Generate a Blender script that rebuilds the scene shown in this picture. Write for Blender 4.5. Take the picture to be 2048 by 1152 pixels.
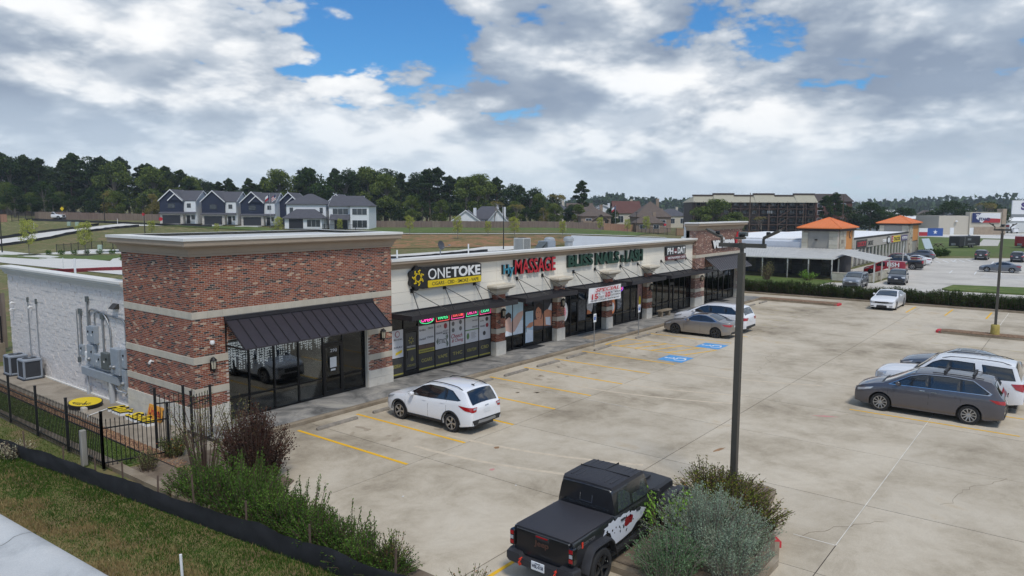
import bpy, bmesh, math, random
from mathutils import Vector, Matrix, noise
R = math.radians
rnd = random.Random(7)
scene = bpy.context.scene
for o in list(bpy.data.objects): bpy.data.objects.remove(o)
COL = scene.collection

# ---------------------------------------------------------------- camera
YAW, PITCH, ROLL, FPX, CAMZ = R(38.05), R(6.19), R(0.16), 1456.0, 8.07
def _cam():
    cy, sy, cp, sp = math.cos(YAW), math.sin(YAW), math.cos(PITCH), math.sin(PITCH)
    f = Vector((cy*cp, sy*cp, -sp)); r = Vector((sy, -cy, 0)); u = r.cross(f)
    r2 = math.cos(ROLL)*r + math.sin(ROLL)*u; u2 = -math.sin(ROLL)*r + math.cos(ROLL)*u
    cd = bpy.data.cameras.new('camera'); c = bpy.data.objects.new('camera', cd); COL.objects.link(c)
    cd.sensor_width = 36; cd.lens = FPX*36/2048; cd.clip_end = 9000; cd.clip_start = .1
    m = Matrix((r2, u2, -f)).transposed().to_4x4(); m.translation = (0, 0, CAMZ); c.matrix_world = m
    scene.camera = c
_cam()
scene.render.resolution_x, scene.render.resolution_y = 1024, 576
scene.view_settings.view_transform = 'Standard'; scene.view_settings.look = 'None'
scene.view_settings.gamma = 1; scene.view_settings.exposure = 0.55
SUN_AZ, SUN_EL = R(236), R(58)          # direction towards the sun, counter-clockwise from +X
def _world():
    w = bpy.data.worlds.new('World'); scene.world = w; w.use_nodes = True
    w.cycles.sampling_method = 'MANUAL'; w.cycles.sample_map_resolution = 256
    nt = w.node_tree; N = nt.nodes; L = nt.links; N.clear()
    def nd(t, **k):
        n = N.new(t)
        for a, b in k.items(): setattr(n, a, b)
        return n
    def val(x, y, op, c=None):
        n = nd('ShaderNodeMath', operation=op)
        for i, v in enumerate((x, y, c)):
            if v is None: continue
            if isinstance(v, (int, float)): n.inputs[i].default_value = v
            else: L.new(v, n.inputs[i])
        return n.outputs[0]
    def mix(f, a, b):
        n = nd('ShaderNodeMix', data_type='RGBA'); n.clamp_factor = True
        for i, v in ((0, f), (6, a), (7, b)):
            if isinstance(v, (int, float)): n.inputs[i].default_value = v
            elif isinstance(v, tuple): n.inputs[i].default_value = (*v, 1)
            else: L.new(v, n.inputs[i])
        return n.outputs[2]
    def ss(v, a, b):
        n = nd('ShaderNodeMapRange', interpolation_type='SMOOTHSTEP'); L.new(v, n.inputs[0])
        n.inputs[1].default_value = a; n.inputs[2].default_value = b; return n.outputs[0]
    sky = nd('ShaderNodeTexSky', sky_type='NISHITA', sun_disc=False)
    sky.sun_elevation = SUN_EL; sky.sun_rotation = R(90) - SUN_AZ; sky.altitude = 20; sky.air_density = 1.1; sky.dust_density = .8; sky.ozone_density = 2.2
    tc = nd('ShaderNodeTexCoord'); sep = nd('ShaderNodeSeparateXYZ'); rt = nd('ShaderNodeVectorRotate', rotation_type='Z_AXIS'); rt.inputs['Angle'].default_value = CLOUD_ROT; L.new(tc.outputs['Generated'], rt.inputs['Vector']); L.new(rt.outputs[0], sep.inputs[0])
    z = val(sep.outputs[2], 0.0, 'MAXIMUM')
    # cumulus deck: a layer at constant height seen in perspective; billows from cell noise on top of soft noise
    def coord(off, dz=0., dr=0., zc=.34, zs=2.2):
        zz = val(z, dz, 'ADD'); k = val(1.0, val(zz, zc, 'ADD'), 'DIVIDE')
        ax = val(sep.outputs[0], dr*_sinv, 'ADD'); ay = val(sep.outputs[1], -dr*_cosv, 'ADD')
        cx = val(val(ax, k, 'MULTIPLY'), off[0], 'ADD'); cy = val(val(ay, k, 'MULTIPLY'), off[1], 'ADD'); cz = val(val(zz, zs, 'MULTIPLY'), off[2], 'ADD')
        cb = nd('ShaderNodeCombineXYZ'); L.new(cx, cb.inputs[0]); L.new(cy, cb.inputs[1]); L.new(cz, cb.inputs[2]); return cb.outputs[0]
    def nz(vec, scale, detail, rough=.55, dist=0.):
        n = nd('ShaderNodeTexNoise'); n.inputs['Scale'].default_value = scale; n.inputs['Detail'].default_value = detail; n.inputs['Roughness'].default_value = rough; n.inputs['Distortion'].default_value = dist
        L.new(vec, n.inputs['Vector']); return n.outputs['Fac']
    def puff(vec, scale, detail):
        n = nd('ShaderNodeTexVoronoi', feature='F1'); n.inputs['Scale'].default_value = scale; n.inputs['Detail'].default_value = detail; n.inputs['Roughness'].default_value = .55; n.normalize = True
        L.new(vec, n.inputs['Vector']); return val(1.0, n.outputs['Distance'], 'SUBTRACT')
    O = CLOUD_OFF
    def density(dz, dr, fine):
        v = coord(O, dz, dr); big = nz(v, CS[0], 3, .5, .2); mid = nz(v, CS[1], 8 if fine else 4, .60, .15); pf = puff(v, CS[2], 3.0 if fine else 1.0)
        return val(val(val(big, .60, 'MULTIPLY'), val(mid, .40, 'MULTIPLY'), 'ADD'), val(pf, .30, 'MULTIPLY'), 'ADD')
    dens = density(0, 0, True); up = density(.045, .02, True); up2 = density(.12, .05, False)
    cover = val(dens, val(ss(z, .05, .5), CV[1], 'MULTIPLY'), 'SUBTRACT')
    mask = ss(cover, CV[0], CV[0]+.034)
    rim = ss(val(dens, up, 'SUBTRACT'), -.05, .10)
    mass = ss(val(dens, up2, 'SUBTRACT'), -.13, .12)
    lit = val(val(rim, .45, 'MULTIPLY'), val(mass, .55, 'MULTIPLY'), 'ADD')
    core = ss(cover, CV[0]+.02, CV[0]+.17)
    lit = val(lit, val(val(core, .38, 'MULTIPLY'), val(1.0, mass, 'SUBTRACT'), 'MULTIPLY'), 'SUBTRACT')
    rp = nd('ShaderNodeValToRGB'); L.new(lit, rp.inputs[0]); e = rp.color_ramp.elements
    for p_, c_ in ((.42, (4.1, 4.75, 5.65)), (.70, (6.2, 6.7, 7.35))): e.new(p_).color = (*[q/10 for q in c_], 1)
    e[0].position = .08; e[0].color = (.25, .315, .42, 1); e[len(e)-1].position = 1.0; e[len(e)-1].color = (.95, .96, .97, 1)
    sc = nd('ShaderNodeMix', data_type='RGBA', blend_type='MULTIPLY'); sc.inputs[0].default_value = 1; sc.clamp_result = False; L.new(rp.outputs[0], sc.inputs[6]); sc.inputs[7].default_value = (CB, CB, CB, 1)
    body = sc.outputs[2]
    tint = nd('ShaderNodeMix', data_type='RGBA', blend_type='MULTIPLY'); tint.inputs[0].default_value = 1
    L.new(sky.outputs[0], tint.inputs[6]); tint.inputs[7].default_value = (.27, .58, .86, 1)
    c = mix(mask, tint.outputs[2], body)
    veil = nz(coord((O[0]+3, O[1]-2, 1.7)), .8, 4)
    c = mix(val(ss(veil, .40, .78), .42, 'MULTIPLY'), c, (4.6, 5.5, 6.6))
    haze = val(val(1.0, ss(z, -.02, .16), 'SUBTRACT'), .96, 'MULTIPLY')
    c = mix(haze, c, (4.5, 5.25, 6.0))
    bg = nd('ShaderNodeBackground'); bg.inputs[1].default_value = .10; L.new(c, bg.inputs[0])
    out = nd('ShaderNodeOutputWorld'); L.new(bg.outputs[0], out.inputs[0])
CLOUD_OFF, CS, CV, CB = (12.55, 1.15, 3.45), (.72, 2.4, 5.5), (.643, .04), 7.3
CLOUD_ROT = R(-16)
_sinv, _cosv = math.sin(YAW), math.cos(YAW)
_world()
def _sun():
    d = bpy.data.lights.new('sun', 'SUN'); d.energy = 1.5; d.angle = R(11); d.color = (1, .955, .89)
    o = bpy.data.objects.new('sun', d); COL.objects.link(o)
    v = Vector((math.cos(SUN_AZ)*math.cos(SUN_EL), math.sin(SUN_AZ)*math.cos(SUN_EL), math.sin(SUN_EL)))
    o.rotation_euler = v.to_track_quat('Z', 'Y').to_euler(); o.location = (0, 0, 60)
_sun()

# ---------------------------------------------------------------- materials
MATS = {}
def srgb(r, g, b):
    f = lambda c: c/12.92 if c <= .04045 else ((c+.055)/1.055)**2.4
    return (f(r/255), f(g/255), f(b/255))
def mat(name, col, rough=.6, metal=0., var=.0, vs=2., col2=None, bump=0., bs=30., coat=0., spec=.5, isl=0., objr=0., streak=0., emit=0.):
    """Procedural principled material: base colour broken up by world-space noise, per-piece variation and fine bump."""
    if name in MATS: return MATS[name]
    m = bpy.data.materials.new(name); m.use_nodes = True; nt = m.node_tree; N, L = nt.nodes, nt.links
    b = N['Principled BSDF']; b.inputs['Roughness'].default_value = rough; b.inputs['Metallic'].default_value = metal
    b.inputs['Coat Weight'].default_value = coat; b.inputs['Coat Roughness'].default_value = .06; b.inputs['Specular IOR Level'].default_value = spec
    b.inputs['Base Color'].default_value = (*col, 1); m.diffuse_color = (*col, 1)
    src = None
    geo = N.new('ShaderNodeNewGeometry')
    if var or col2:
        n = N.new('ShaderNodeTexNoise'); n.inputs['Scale'].default_value = vs; n.inputs['Detail'].default_value = 6; n.inputs['Roughness'].default_value = .62
        if streak:
            mp = N.new('ShaderNodeMapping'); mp.inputs['Scale'].default_value = (1, 1, streak); L.new(geo.outputs['Position'], mp.inputs[0]); L.new(mp.outputs[0], n.inputs['Vector'])
        else: L.new(geo.outputs['Position'], n.inputs['Vector'])
        r = N.new('ShaderNodeValToRGB'); r.color_ramp.elements[0].position = .32; r.color_ramp.elements[1].position = .70
        lo = tuple(c*(1-var) for c in col); hi = col2 if col2 else tuple(min(1, c*(1+var)) for c in col)
        r.color_ramp.elements[0].color = (*lo, 1); r.color_ramp.elements[1].color = (*hi, 1); L.new(n.outputs['Fac'], r.inputs[0]); src = r.outputs[0]
    if isl or objr:
        hs = N.new('ShaderNodeHueSaturation')
        if src: L.new(src, hs.inputs['Color'])
        else: hs.inputs['Color'].default_value = (*col, 1)
        rn = geo.outputs['Random Per Island']
        if objr:
            oi = N.new('ShaderNodeObjectInfo'); rn = oi.outputs['Random']
        k = isl or objr
        mr = N.new('ShaderNodeMapRange'); L.new(rn, mr.inputs[0]); mr.inputs[3].default_value = 1-k; mr.inputs[4].default_value = 1+k; L.new(mr.outputs[0], hs.inputs['Value'])
        mh = N.new('ShaderNodeMath'); mh.operation = 'MULTIPLY_ADD'; L.new(rn, mh.inputs[0]); mh.inputs[1].default_value = .03; mh.inputs[2].default_value = .485; L.new(mh.outputs[0], hs.inputs['Hue'])
        src = hs.outputs[0]
    if src: L.new(src, b.inputs['Base Color'])
    if bump:
        n2 = N.new('ShaderNodeTexNoise'); n2.inputs['Scale'].default_value = bs; n2.inputs['Detail'].default_value = 5; L.new(geo.outputs['Position'], n2.inputs['Vector'])
        bp = N.new('ShaderNodeBump'); bp.inputs['Strength'].default_value = bump; bp.inputs['Distance'].default_value = .02; L.new(n2.outputs['Fac'], bp.inputs['Height']); L.new(bp.outputs[0], b.inputs['Normal'])
    if emit:
        b.inputs['Emission Color'].default_value = (*col, 1); b.inputs['Emission Strength'].default_value = emit
    MATS[name] = m; return m
def ramp_mat(name, stops, rough=.8, bump=.3, bs=60, mode='piece', vs=.4, detail=8, nrough=.62, dist=0., vs2=None, objv=0.):
    """Colour ramp driven by a per-piece random number or by world noise (one or two scales)."""
    m = bpy.data.materials.new(name); m.use_nodes = True; nt = m.node_tree; N, L = nt.nodes, nt.links
    b = N['Principled BSDF']; b.inputs['Roughness'].default_value = rough; b.inputs['Specular IOR Level'].default_value = .3
    geo = N.new('ShaderNodeNewGeometry')
    r = N.new('ShaderNodeValToRGB'); e = r.color_ramp.elements
    while len(e) < len(stops): e.new(.5)
    for k, (p, c) in enumerate(stops): e[k].position = p; e[k].color = (*c, 1)
    if mode == 'piece':
        r.color_ramp.interpolation = 'CONSTANT'
        oi = N.new('ShaderNodeObjectInfo'); a = N.new('ShaderNodeMath'); a.operation = 'ADD'; L.new(geo.outputs['Random Per Island'], a.inputs[0]); L.new(oi.outputs['Random'], a.inputs[1])
        f = N.new('ShaderNodeMath'); f.operation = 'FRACT'; L.new(a.outputs[0], f.inputs[0]); drive = f.outputs[0]
    else:
        n = N.new('ShaderNodeTexNoise'); n.inputs['Scale'].default_value = vs; n.inputs['Detail'].default_value = detail; n.inputs['Roughness'].default_value = nrough; n.inputs['Distortion'].default_value = dist
        L.new(geo.outputs['Position'], n.inputs['Vector']); drive = n.outputs['Fac']
        if vs2:
            n3 = N.new('ShaderNodeTexNoise'); n3.inputs['Scale'].default_value = vs2; n3.inputs['Detail'].default_value = 6; L.new(geo.outputs['Position'], n3.inputs['Vector'])
            mx = N.new('ShaderNodeMath'); mx.operation = 'MULTIPLY_ADD'; L.new(n3.outputs['Fac'], mx.inputs[0]); mx.inputs[1].default_value = .5
            h = N.new('ShaderNodeMath'); h.operation = 'MULTIPLY'; L.new(drive, h.inputs[0]); h.inputs[1].default_value = .5; L.new(h.outputs[0], mx.inputs[2]); drive = mx.outputs[0]
    L.new(drive, r.inputs[0])
    n2 = N.new('ShaderNodeTexNoise'); n2.inputs['Scale'].default_value = bs; n2.inputs['Detail'].default_value = 5; L.new(geo.outputs['Position'], n2.inputs['Vector'])
    mu = N.new('ShaderNodeMix'); mu.data_type = 'RGBA'; mu.blend_type = 'MULTIPLY'; mu.inputs[0].default_value = .28
    L.new(r.outputs[0], mu.inputs[6]); L.new(n2.outputs['Fac'], mu.inputs[7]); csrc = mu.outputs[2]
    if objv:
        oi = N.new('ShaderNodeObjectInfo'); mr = N.new('ShaderNodeMapRange'); L.new(oi.outputs['Random'], mr.inputs[0]); mr.inputs[3].default_value = 1-objv; mr.inputs[4].default_value = 1+objv
        hv = N.new('ShaderNodeHueSaturation'); L.new(mr.outputs[0], hv.inputs['Value']); L.new(csrc, hv.inputs['Color']); csrc = hv.outputs[0]
    L.new(csrc, b.inputs['Base Color'])
    bp = N.new('ShaderNodeBump'); bp.inputs['Strength'].default_value = bump; bp.inputs['Distance'].default_value = .02; L.new(n2.outputs['Fac'], bp.inputs['Height']); L.new(bp.outputs[0], b.inputs['Normal'])
    MATS[name] = m; return m
def glass_mat(name, tint=(.25, .28, .3), rough=.02, ior=1.5):
    m = bpy.data.materials.new(name); m.use_nodes = True; nt = m.node_tree; N, L = nt.nodes, nt.links; N.clear()
    t = N.new('ShaderNodeBsdfTransparent'); t.inputs[0].default_value = (*tint, 1)
    g = N.new('ShaderNodeBsdfGlossy'); g.inputs['Roughness'].default_value = rough; g.inputs[0].default_value = (.86, .9, .92, 1)
    f = N.new('ShaderNodeFresnel'); f.inputs[0].default_value = ior
    s = N.new('ShaderNodeMixShader'); L.new(f.outputs[0], s.inputs[0]); L.new(t.outputs[0], s.inputs[1]); L.new(g.outputs[0], s.inputs[2])
    o = N.new('ShaderNodeOutputMaterial'); L.new(s.outputs[0], o.inputs[0]); MATS[name] = m; return m
LEAFK = 2.15
def leaf_mat(name, c1, c2, c3=None, vs=1.2, trans=.25):
    """Leaf: per-leaf hue jitter + clump-scale noise, some light let through."""
    m = bpy.data.materials.new(name); m.use_nodes = True; nt = m.node_tree; N, L = nt.nodes, nt.links; N.clear()
    c1, c2, c3 = [tuple(min(.6, v*LEAFK) for v in c) if c else None for c in (c1, c2, c3)]
    geo = N.new('ShaderNodeNewGeometry')
    n = N.new('ShaderNodeTexNoise'); n.inputs['Scale'].default_value = vs; n.inputs['Detail'].default_value = 3; L.new(geo.outputs['Position'], n.inputs['Vector'])
    a = N.new('ShaderNodeMath'); a.operation = 'MULTIPLY_ADD'; L.new(geo.outputs['Random Per Island'], a.inputs[0]); a.inputs[1].default_value = .55
    s = N.new('ShaderNodeMath'); s.operation = 'MULTIPLY_ADD'; L.new(n.outputs['Fac'], s.inputs[0]); s.inputs[1].default_value = .9; s.inputs[2].default_value = -.22; L.new(s.outputs[0], a.inputs[2])
    r = N.new('ShaderNodeValToRGB'); e = r.color_ramp.elements; e[0].position = .15; e[1].position = .85; e[0].color = (*c1, 1); e[1].color = (*c2, 1)
    if c3:
        k = e.new(.95); k.color = (*c3, 1); e[1].position = .72
    L.new(a.outputs[0], r.inputs[0])
    d = N.new('ShaderNodeBsdfDiffuse'); L.new(r.outputs[0], d.inputs[0]); t = N.new('ShaderNodeBsdfTranslucent'); L.new(r.outputs[0], t.inputs[0])
    mx = N.new('ShaderNodeMixShader'); mx.inputs[0].default_value = trans; L.new(d.outputs[0], mx.inputs[1]); L.new(t.outputs[0], mx.inputs[2])
    o = N.new('ShaderNodeOutputMaterial'); L.new(mx.outputs[0], o.inputs[0]); MATS[name] = m; return m

# ---------------------------------------------------------------- object helpers
def setp(o, label=None, category=None, group=None, kind=None):
    for k, v in (('label', label), ('category', category), ('group', group), ('kind', kind)):
        if v: o[k] = v
    return o
def wm(o):
    m = o.matrix_basis.copy()
    return wm(o.parent) @ o.matrix_parent_inverse @ m if o.parent else m
def link(name, mesh, parent=None, world=True):
    o = bpy.data.objects.new(name, mesh); COL.objects.link(o)
    if parent:
        o.parent = parent
        if world: o.matrix_parent_inverse = wm(parent).inverted()
    return o
def thing(name, loc, label, cat, group=None, rz=0.):
    o = bpy.data.objects.new(name, None); o.empty_display_size = .2; COL.objects.link(o); o.location = loc; o.rotation_euler = (0, 0, rz)
    return setp(o, label, cat, group)
def clone(o, parent=None):
    c = o.copy(); COL.objects.link(c)
    if parent: c.parent = parent
    for ch in o.children: clone(ch, c)
    return c
class MB:
    """Collects boxes, bars, prisms, tubes and sheets; build() links them as one mesh object."""
    def __init__(s): s.v = []; s.f = []; s.m = []; s.mi = 0
    def add(s, vs, fs):
        b = len(s.v); s.v += [tuple(v) for v in vs]; s.f += [tuple(i+b for i in f) for f in fs]; s.m += [s.mi]*len(fs); return s
    def box(s, x0, x1, y0, y1, z0, z1):
        return s.add([(x0,y0,z0),(x1,y0,z0),(x1,y1,z0),(x0,y1,z0),(x0,y0,z1),(x1,y0,z1),(x1,y1,z1),(x0,y1,z1)],
                     [(0,3,2,1),(4,5,6,7),(0,1,5,4),(1,2,6,5),(2,3,7,6),(3,0,4,7)])
    def cbox(s, cx, cy, cz, sx, sy, sz, ch=.02):
        """Box with chamfered vertical and top edges."""
        a = [(-sx/2+ch,-sy/2),(sx/2-ch,-sy/2),(sx/2,-sy/2+ch),(sx/2,sy/2-ch),(sx/2-ch,sy/2),(-sx/2+ch,sy/2),(-sx/2,sy/2-ch),(-sx/2,-sy/2+ch)]
        z0, z1, z2 = cz-sz/2, cz+sz/2-ch, cz+sz/2; k0, k1 = (sx-2*ch)/sx, (sy-2*ch)/sy
        V = [(cx+x,cy+y,z0) for x, y in a]+[(cx+x,cy+y,z1) for x, y in a]+[(cx+x*k0,cy+y*k1,z2) for x, y in a]
        F = [tuple(range(7,-1,-1)), tuple(range(16,24))]
        for i in range(8):
            j = (i+1) % 8; F += [(i,j,8+j,8+i),(8+i,8+j,16+j,16+i)]
        return s.add(V, F)
    def bar(s, a, b, w, h=None, up=(0,0,1)):
        a, b = Vector(a), Vector(b); d = (b-a)
        if d.length < 1e-6: return s
        d.normalize(); h = h or w; u = Vector(up)
        if abs(d.dot(u)) > .98: u = Vector((1,0,0))
        r = d.cross(u).normalized()*w/2; u = r.cross(d).normalized()*h/2
        V = [a-r-u, a+r-u, a+r+u, a-r+u, b-r-u, b+r-u, b+r+u, b-r+u]
        return s.add(V, [(0,3,2,1),(4,5,6,7),(0,1,5,4),(1,2,6,5),(2,3,7,6),(3,0,4,7)][:6])
    def tube(s, pts, r, n=8, caps=True):
        pts = [Vector(p) for p in pts]; rs = r if isinstance(r, (list, tuple)) else [r]*len(pts); V = []; F = []
        ref = Vector((0,0,1))
        for i, p in enumerate(pts):
            d = (pts[min(i+1,len(pts)-1)]-pts[max(i-1,0)]).normalized()
            u = ref if abs(d.dot(ref)) < .95 else Vector((1,0,0)); x = d.cross(u).normalized(); y = d.cross(x).normalized()
            V += [p+(x*math.cos(2*math.pi*k/n)+y*math.sin(2*math.pi*k/n))*rs[i] for k in range(n)]
        for i in range(len(pts)-1):
            for k in range(n): F.append((i*n+k, i*n+(k+1)%n, (i+1)*n+(k+1)%n, (i+1)*n+k))
        if caps: F += [tuple(range(n)), tuple(range(len(V)-1, len(V)-n-1, -1))]
        return s.add(V, F)
    def lathe(s, c, prof, n=16, axis='z', caps=True):
        """prof: list of (radius, height) from one end to the other; rotates about z (or y)."""
        V = []; F = []; c = Vector(c)
        for r, h in prof:
            for k in range(n):
                a = 2*math.pi*k/n; q = (r*math.cos(a), r*math.sin(a), h)
                V.append(c+Vector(q if axis == 'z' else (q[0], q[2], q[1]) if axis == 'y' else (q[2], q[0], q[1])))
        for i in range(len(prof)-1):
            for k in range(n): F.append((i*n+k, i*n+(k+1)%n, (i+1)*n+(k+1)%n, (i+1)*n+k))
        if caps: F += [tuple(range(n-1,-1,-1)), tuple(range(len(V)-n, len(V)))]
        return s.add(V, F)
    def prism(s, poly, z0, z1, fr=None):
        """Extrude a polygon; fr maps (u, v, w) to world (default x, y, z)."""
        fr = fr or (lambda u, v, w: (u, v, w)); n = len(poly)
        V = [fr(u, v, z0) for u, v in poly]+[fr(u, v, z1) for u, v in poly]
        F = [tuple(range(n-1,-1,-1)), tuple(range(n, 2*n))]+[(i,(i+1)%n,n+(i+1)%n,n+i) for i in range(n)]
        return s.add(V, F)
    def sheet(s, poly, z):
        return s.add([(x, y, z) for x, y in poly], [tuple(range(len(poly)))])
    def build(s, name, mats, parent=None, world=True, smooth=None, normals=True, **kw):
        me = bpy.data.meshes.new(name); me.from_pydata(s.v, [], s.f)
        for m in (mats if isinstance(mats, (list, tuple)) else [mats]): me.materials.append(m)
        if any(s.m): me.polygons.foreach_set('material_index', s.m)
        if normals:
            bm = bmesh.new(); bm.from_mesh(me); bmesh.ops.recalc_face_normals(bm, faces=bm.faces); bm.to_mesh(me); bm.free()
        if smooth is not None:
            me.polygons.foreach_set('use_smooth', [True]*len(me.polygons)); me.set_sharp_from_angle(angle=R(smooth))
        me.update(); o = link(name, me, parent, world); return setp(o, **kw)
_boxc = {}
def boxm(sx, sy, sz, m, ch=0.):
    k = (round(sx,3), round(sy,3), round(sz,3), m.name, ch)
    if k not in _boxc:
        b = MB()
        if ch: b.cbox(0, 0, 0, sx, sy, sz, ch)
        else: b.box(-sx/2, sx/2, -sy/2, sy/2, -sz/2, sz/2)
        me = bpy.data.meshes.new('piece'); me.from_pydata(b.v, [], b.f); me.materials.append(m); me.update(); _boxc[k] = me
    return _boxc[k]
def boxo(name, x0, x1, y0, y1, z0, z1, m, parent=None, ch=0., **kw):
    """A box object given by its extents; equal boxes share one mesh."""
    me = boxm(abs(x1-x0), abs(y1-y0), abs(z1-z0), m, ch); o = bpy.data.objects.new(name, me); COL.objects.link(o)
    o.location = ((x0+x1)/2, (y0+y1)/2, (z0+z1)/2)
    if parent:
        o.parent = parent; o.matrix_parent_inverse = wm(parent).inverted()
    return setp(o, **kw)
_fonts = {}
def textmesh(s, size, depth=.0, off=0., shear=0., align='LEFT', sx=1.0):
    cu = bpy.data.curves.new('lettering', 'FONT'); cu.body = s; cu.size = size; cu.extrude = depth/2; cu.offset = off; cu.shear = shear; cu.align_x = align; cu.resolution_u = 3
    o = bpy.data.objects.new('lettering', cu); COL.objects.link(o)
    me = bpy.data.meshes.new_from_object(o); bpy.data.objects.remove(o); bpy.data.curves.remove(cu)
    if sx != 1: me.transform(Matrix.Diagonal((sx, 1, 1, 1)))
    return me
def text(name, s, box, fr, m, parent=None, depth=.004, off=0., shear=0., world=True, **kw):
    """Lettering fitted to box=(u0,v0,u1,v1) on a surface frame fr=(origin, udir, vdir)."""
    me = textmesh(s, 1.0, depth, off, shear); xs = [v.co.x for v in me.vertices]; ys = [v.co.y for v in me.vertices]
    x0, x1, y0, y1 = min(xs), max(xs), min(ys), max(ys); u0, v0, u1, v1 = box
    kx, ky = (u1-u0)/(x1-x0), (v1-v0)/(y1-y0); o_, ud, vd = Vector(fr[0]), Vector(fr[1]), Vector(fr[2]); nd = ud.cross(vd)
    for v in me.vertices:
        u = u0+(v.co.x-x0)*kx; w = v0+(v.co.y-y0)*ky; v.co = o_+ud*u+vd*w+nd*v.co.z
    me.materials.append(m); me.update(); return setp(link(name, me, parent, world), **kw)
def flat(name, poly, fr, m, parent=None, off=0., world=True, thick=0.003, **kw):
    """Thin flat shape (print, film, plate) on a surface frame fr=(origin,u,v); off lifts it along the normal."""
    o_, ud, vd = Vector(fr[0]), Vector(fr[1]), Vector(fr[2]); nd = ud.cross(vd)
    return MB().prism(poly, off, off+thick, lambda u, v, w: o_+ud*u+vd*v+nd*w).build(name, m, parent, world, **kw)
def rect(u0, v0, u1, v1): return [(u0,v0),(u1,v0),(u1,v1),(u0,v1)]
def ell(cx, cy, rx, ry, n=20): return [(cx+rx*math.cos(2*math.pi*k/n), cy+ry*math.sin(2*math.pi*k/n)) for k in range(n)]
# neighbourhood frame: the housing plots lie on a grid turned 38 degrees from the shops (r = to the right, d = depth)
_c, _s = math.cos(YAW), math.sin(YAW)
def nb(r, d): return (_s*r+_c*d, -_c*r+_s*d)
def sstep(a, b, x):
    t = max(0., min(1., (x-a)/(b-a))); return t*t*(3-2*t)
def terrain(x, y):
    r, d = _s*x-_c*y, _c*x+_s*y
    z = 1.9*sstep(140, 166, d)+1.0*sstep(166, 200, d)
    z *= 1-sstep(5, 70, r); z += max(0, -50-r)*.028*sstep(130, 200, d)
    return z
# ================================================================ ground, lot, pavements
m_ground = ramp_mat('rough_grass_ground', [(.36, srgb(142,118,90)), (.44, srgb(122,112,74)), (.52, srgb(98,106,56)), (.61, srgb(150,134,98))], .95, .5, 9, 'noise', .07, 9, .66, .4, vs2=.9)
m_lawn = ramp_mat('lawn_ground', [(.34, srgb(122,108,74)), (.44, srgb(100,108,58)), (.52, srgb(84,106,46)), (.62, srgb(116,124,68))], .95, .5, 40, 'noise', .9, 9, .66, .3, vs2=.06)
m_lot = ramp_mat('weathered_concrete_slab', [(.34, srgb(140,128,110)), (.42, srgb(176,163,142)), (.50, srgb(198,185,164)), (.57, srgb(210,198,178)), (.66, srgb(196,176,146))], .88, .15, 30, 'noise', .55, 14, .74, .3, vs2=.16, objv=.045)
m_lot2 = ramp_mat('grey_concrete_slab', [(.28, srgb(180,174,165)), (.5, srgb(206,200,190)), (.75, srgb(218,212,202))], .88, .1, 30, 'noise', .2, 8, .6, .6)
m_walk = ramp_mat('sidewalk_concrete', [(.32, srgb(88,86,83)), (.43, srgb(128,126,122)), (.53, srgb(156,152,146)), (.66, srgb(182,176,165))], .7, .12, 22, 'noise', .6, 10, .66, 1.2)
m_pad = ramp_mat('side_pad_concrete', [(.28, srgb(126,116,102)), (.5, srgb(158,147,131)), (.72, srgb(176,165,150))], .85, .12, 22, 'noise', .7, 8, .62, .6)
m_kerb = ramp_mat('kerb_concrete', [(.25, srgb(112,98,82)), (.5, srgb(148,134,114)), (.75, srgb(172,160,143))], .85, .25, 25, 'noise', .9, 9, .64, .4)
m_street = ramp_mat('street_concrete', [(.28, srgb(172,174,175)), (.5, srgb(198,200,200)), (.75, srgb(214,214,212))], .8, .1, 30, 'noise', .6, 8, .6, .5)
m_joint = mat('joint_filler', srgb(70,63,55), .9)
m_seal = mat('white_joint_sealant', srgb(222,216,204), .7, var=.22, vs=2.5)
m_yel = ramp_mat('yellow_line_paint', [(.24, srgb(222,200,140)), (.32, srgb(240,190,58)), (.55, srgb(250,192,34)), (.8, srgb(250,202,60))], .7, .1, 40, 'noise', 2.6, 8, .65, .3)
m_yelf = ramp_mat('faded_line_paint', [(.40, srgb(178,168,150)), (.62, srgb(205,186,128))], .8, .1, 40, 'noise', 1.8, 8, .65, .3)
m_blue = mat('blue_marking_paint', srgb(84,152,208), .7, var=.15, vs=4)
m_wpaint = mat('white_marking_paint', srgb(226,228,228), .7, var=.06, vs=6)
m_red = mat('red_kerb_paint', srgb(196,54,62), .7, var=.2, vs=7)
m_stop = mat('wheel_stop_concrete', srgb(140,132,121), .9, var=.3, vs=3.5, bump=.5, bs=30)
m_soil = ramp_mat('bare_soil', [(.3, srgb(104,90,76)), (.55, srgb(132,118,102)), (.75, srgb(150,138,122))], .95, .6, 18, 'noise', 1.2, 8)
m_stone_l = mat('river_gravel', srgb(150,116,90), .9, isl=.5)
m_grass = leaf_mat('grass_blade', srgb(38,54,20), srgb(52,74,28), srgb(72,90,40), .55, .3)
m_lawnb = leaf_mat('lawn_blade', srgb(66,70,32), srgb(48,70,26), srgb(70,90,38), .6, .3)

def build_ground():
    rs = [-4200,-2000,-1000,-500,-320]+list(range(-240,241,12))+[320,500,1000,2000,4200]
    ds = [-400,-150,-40,0,40,80,110]+list(range(124,232,6))+[250,280,320,400,600,1000,2000,3500,6500]
    V = []; F = []
    for d in ds:
        for r in rs:
            x, y = nb(r, d); V.append((x, y, terrain(x, y)-.05))
    n = len(rs)
    for i in range(len(ds)-1):
        for j in range(n-1): F.append((i*n+j, i*n+j+1, (i+1)*n+j+1, (i+1)*n+j))
    MB().add(V, F).build('ground', m_ground, smooth=60, kind='structure')
build_ground()

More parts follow.
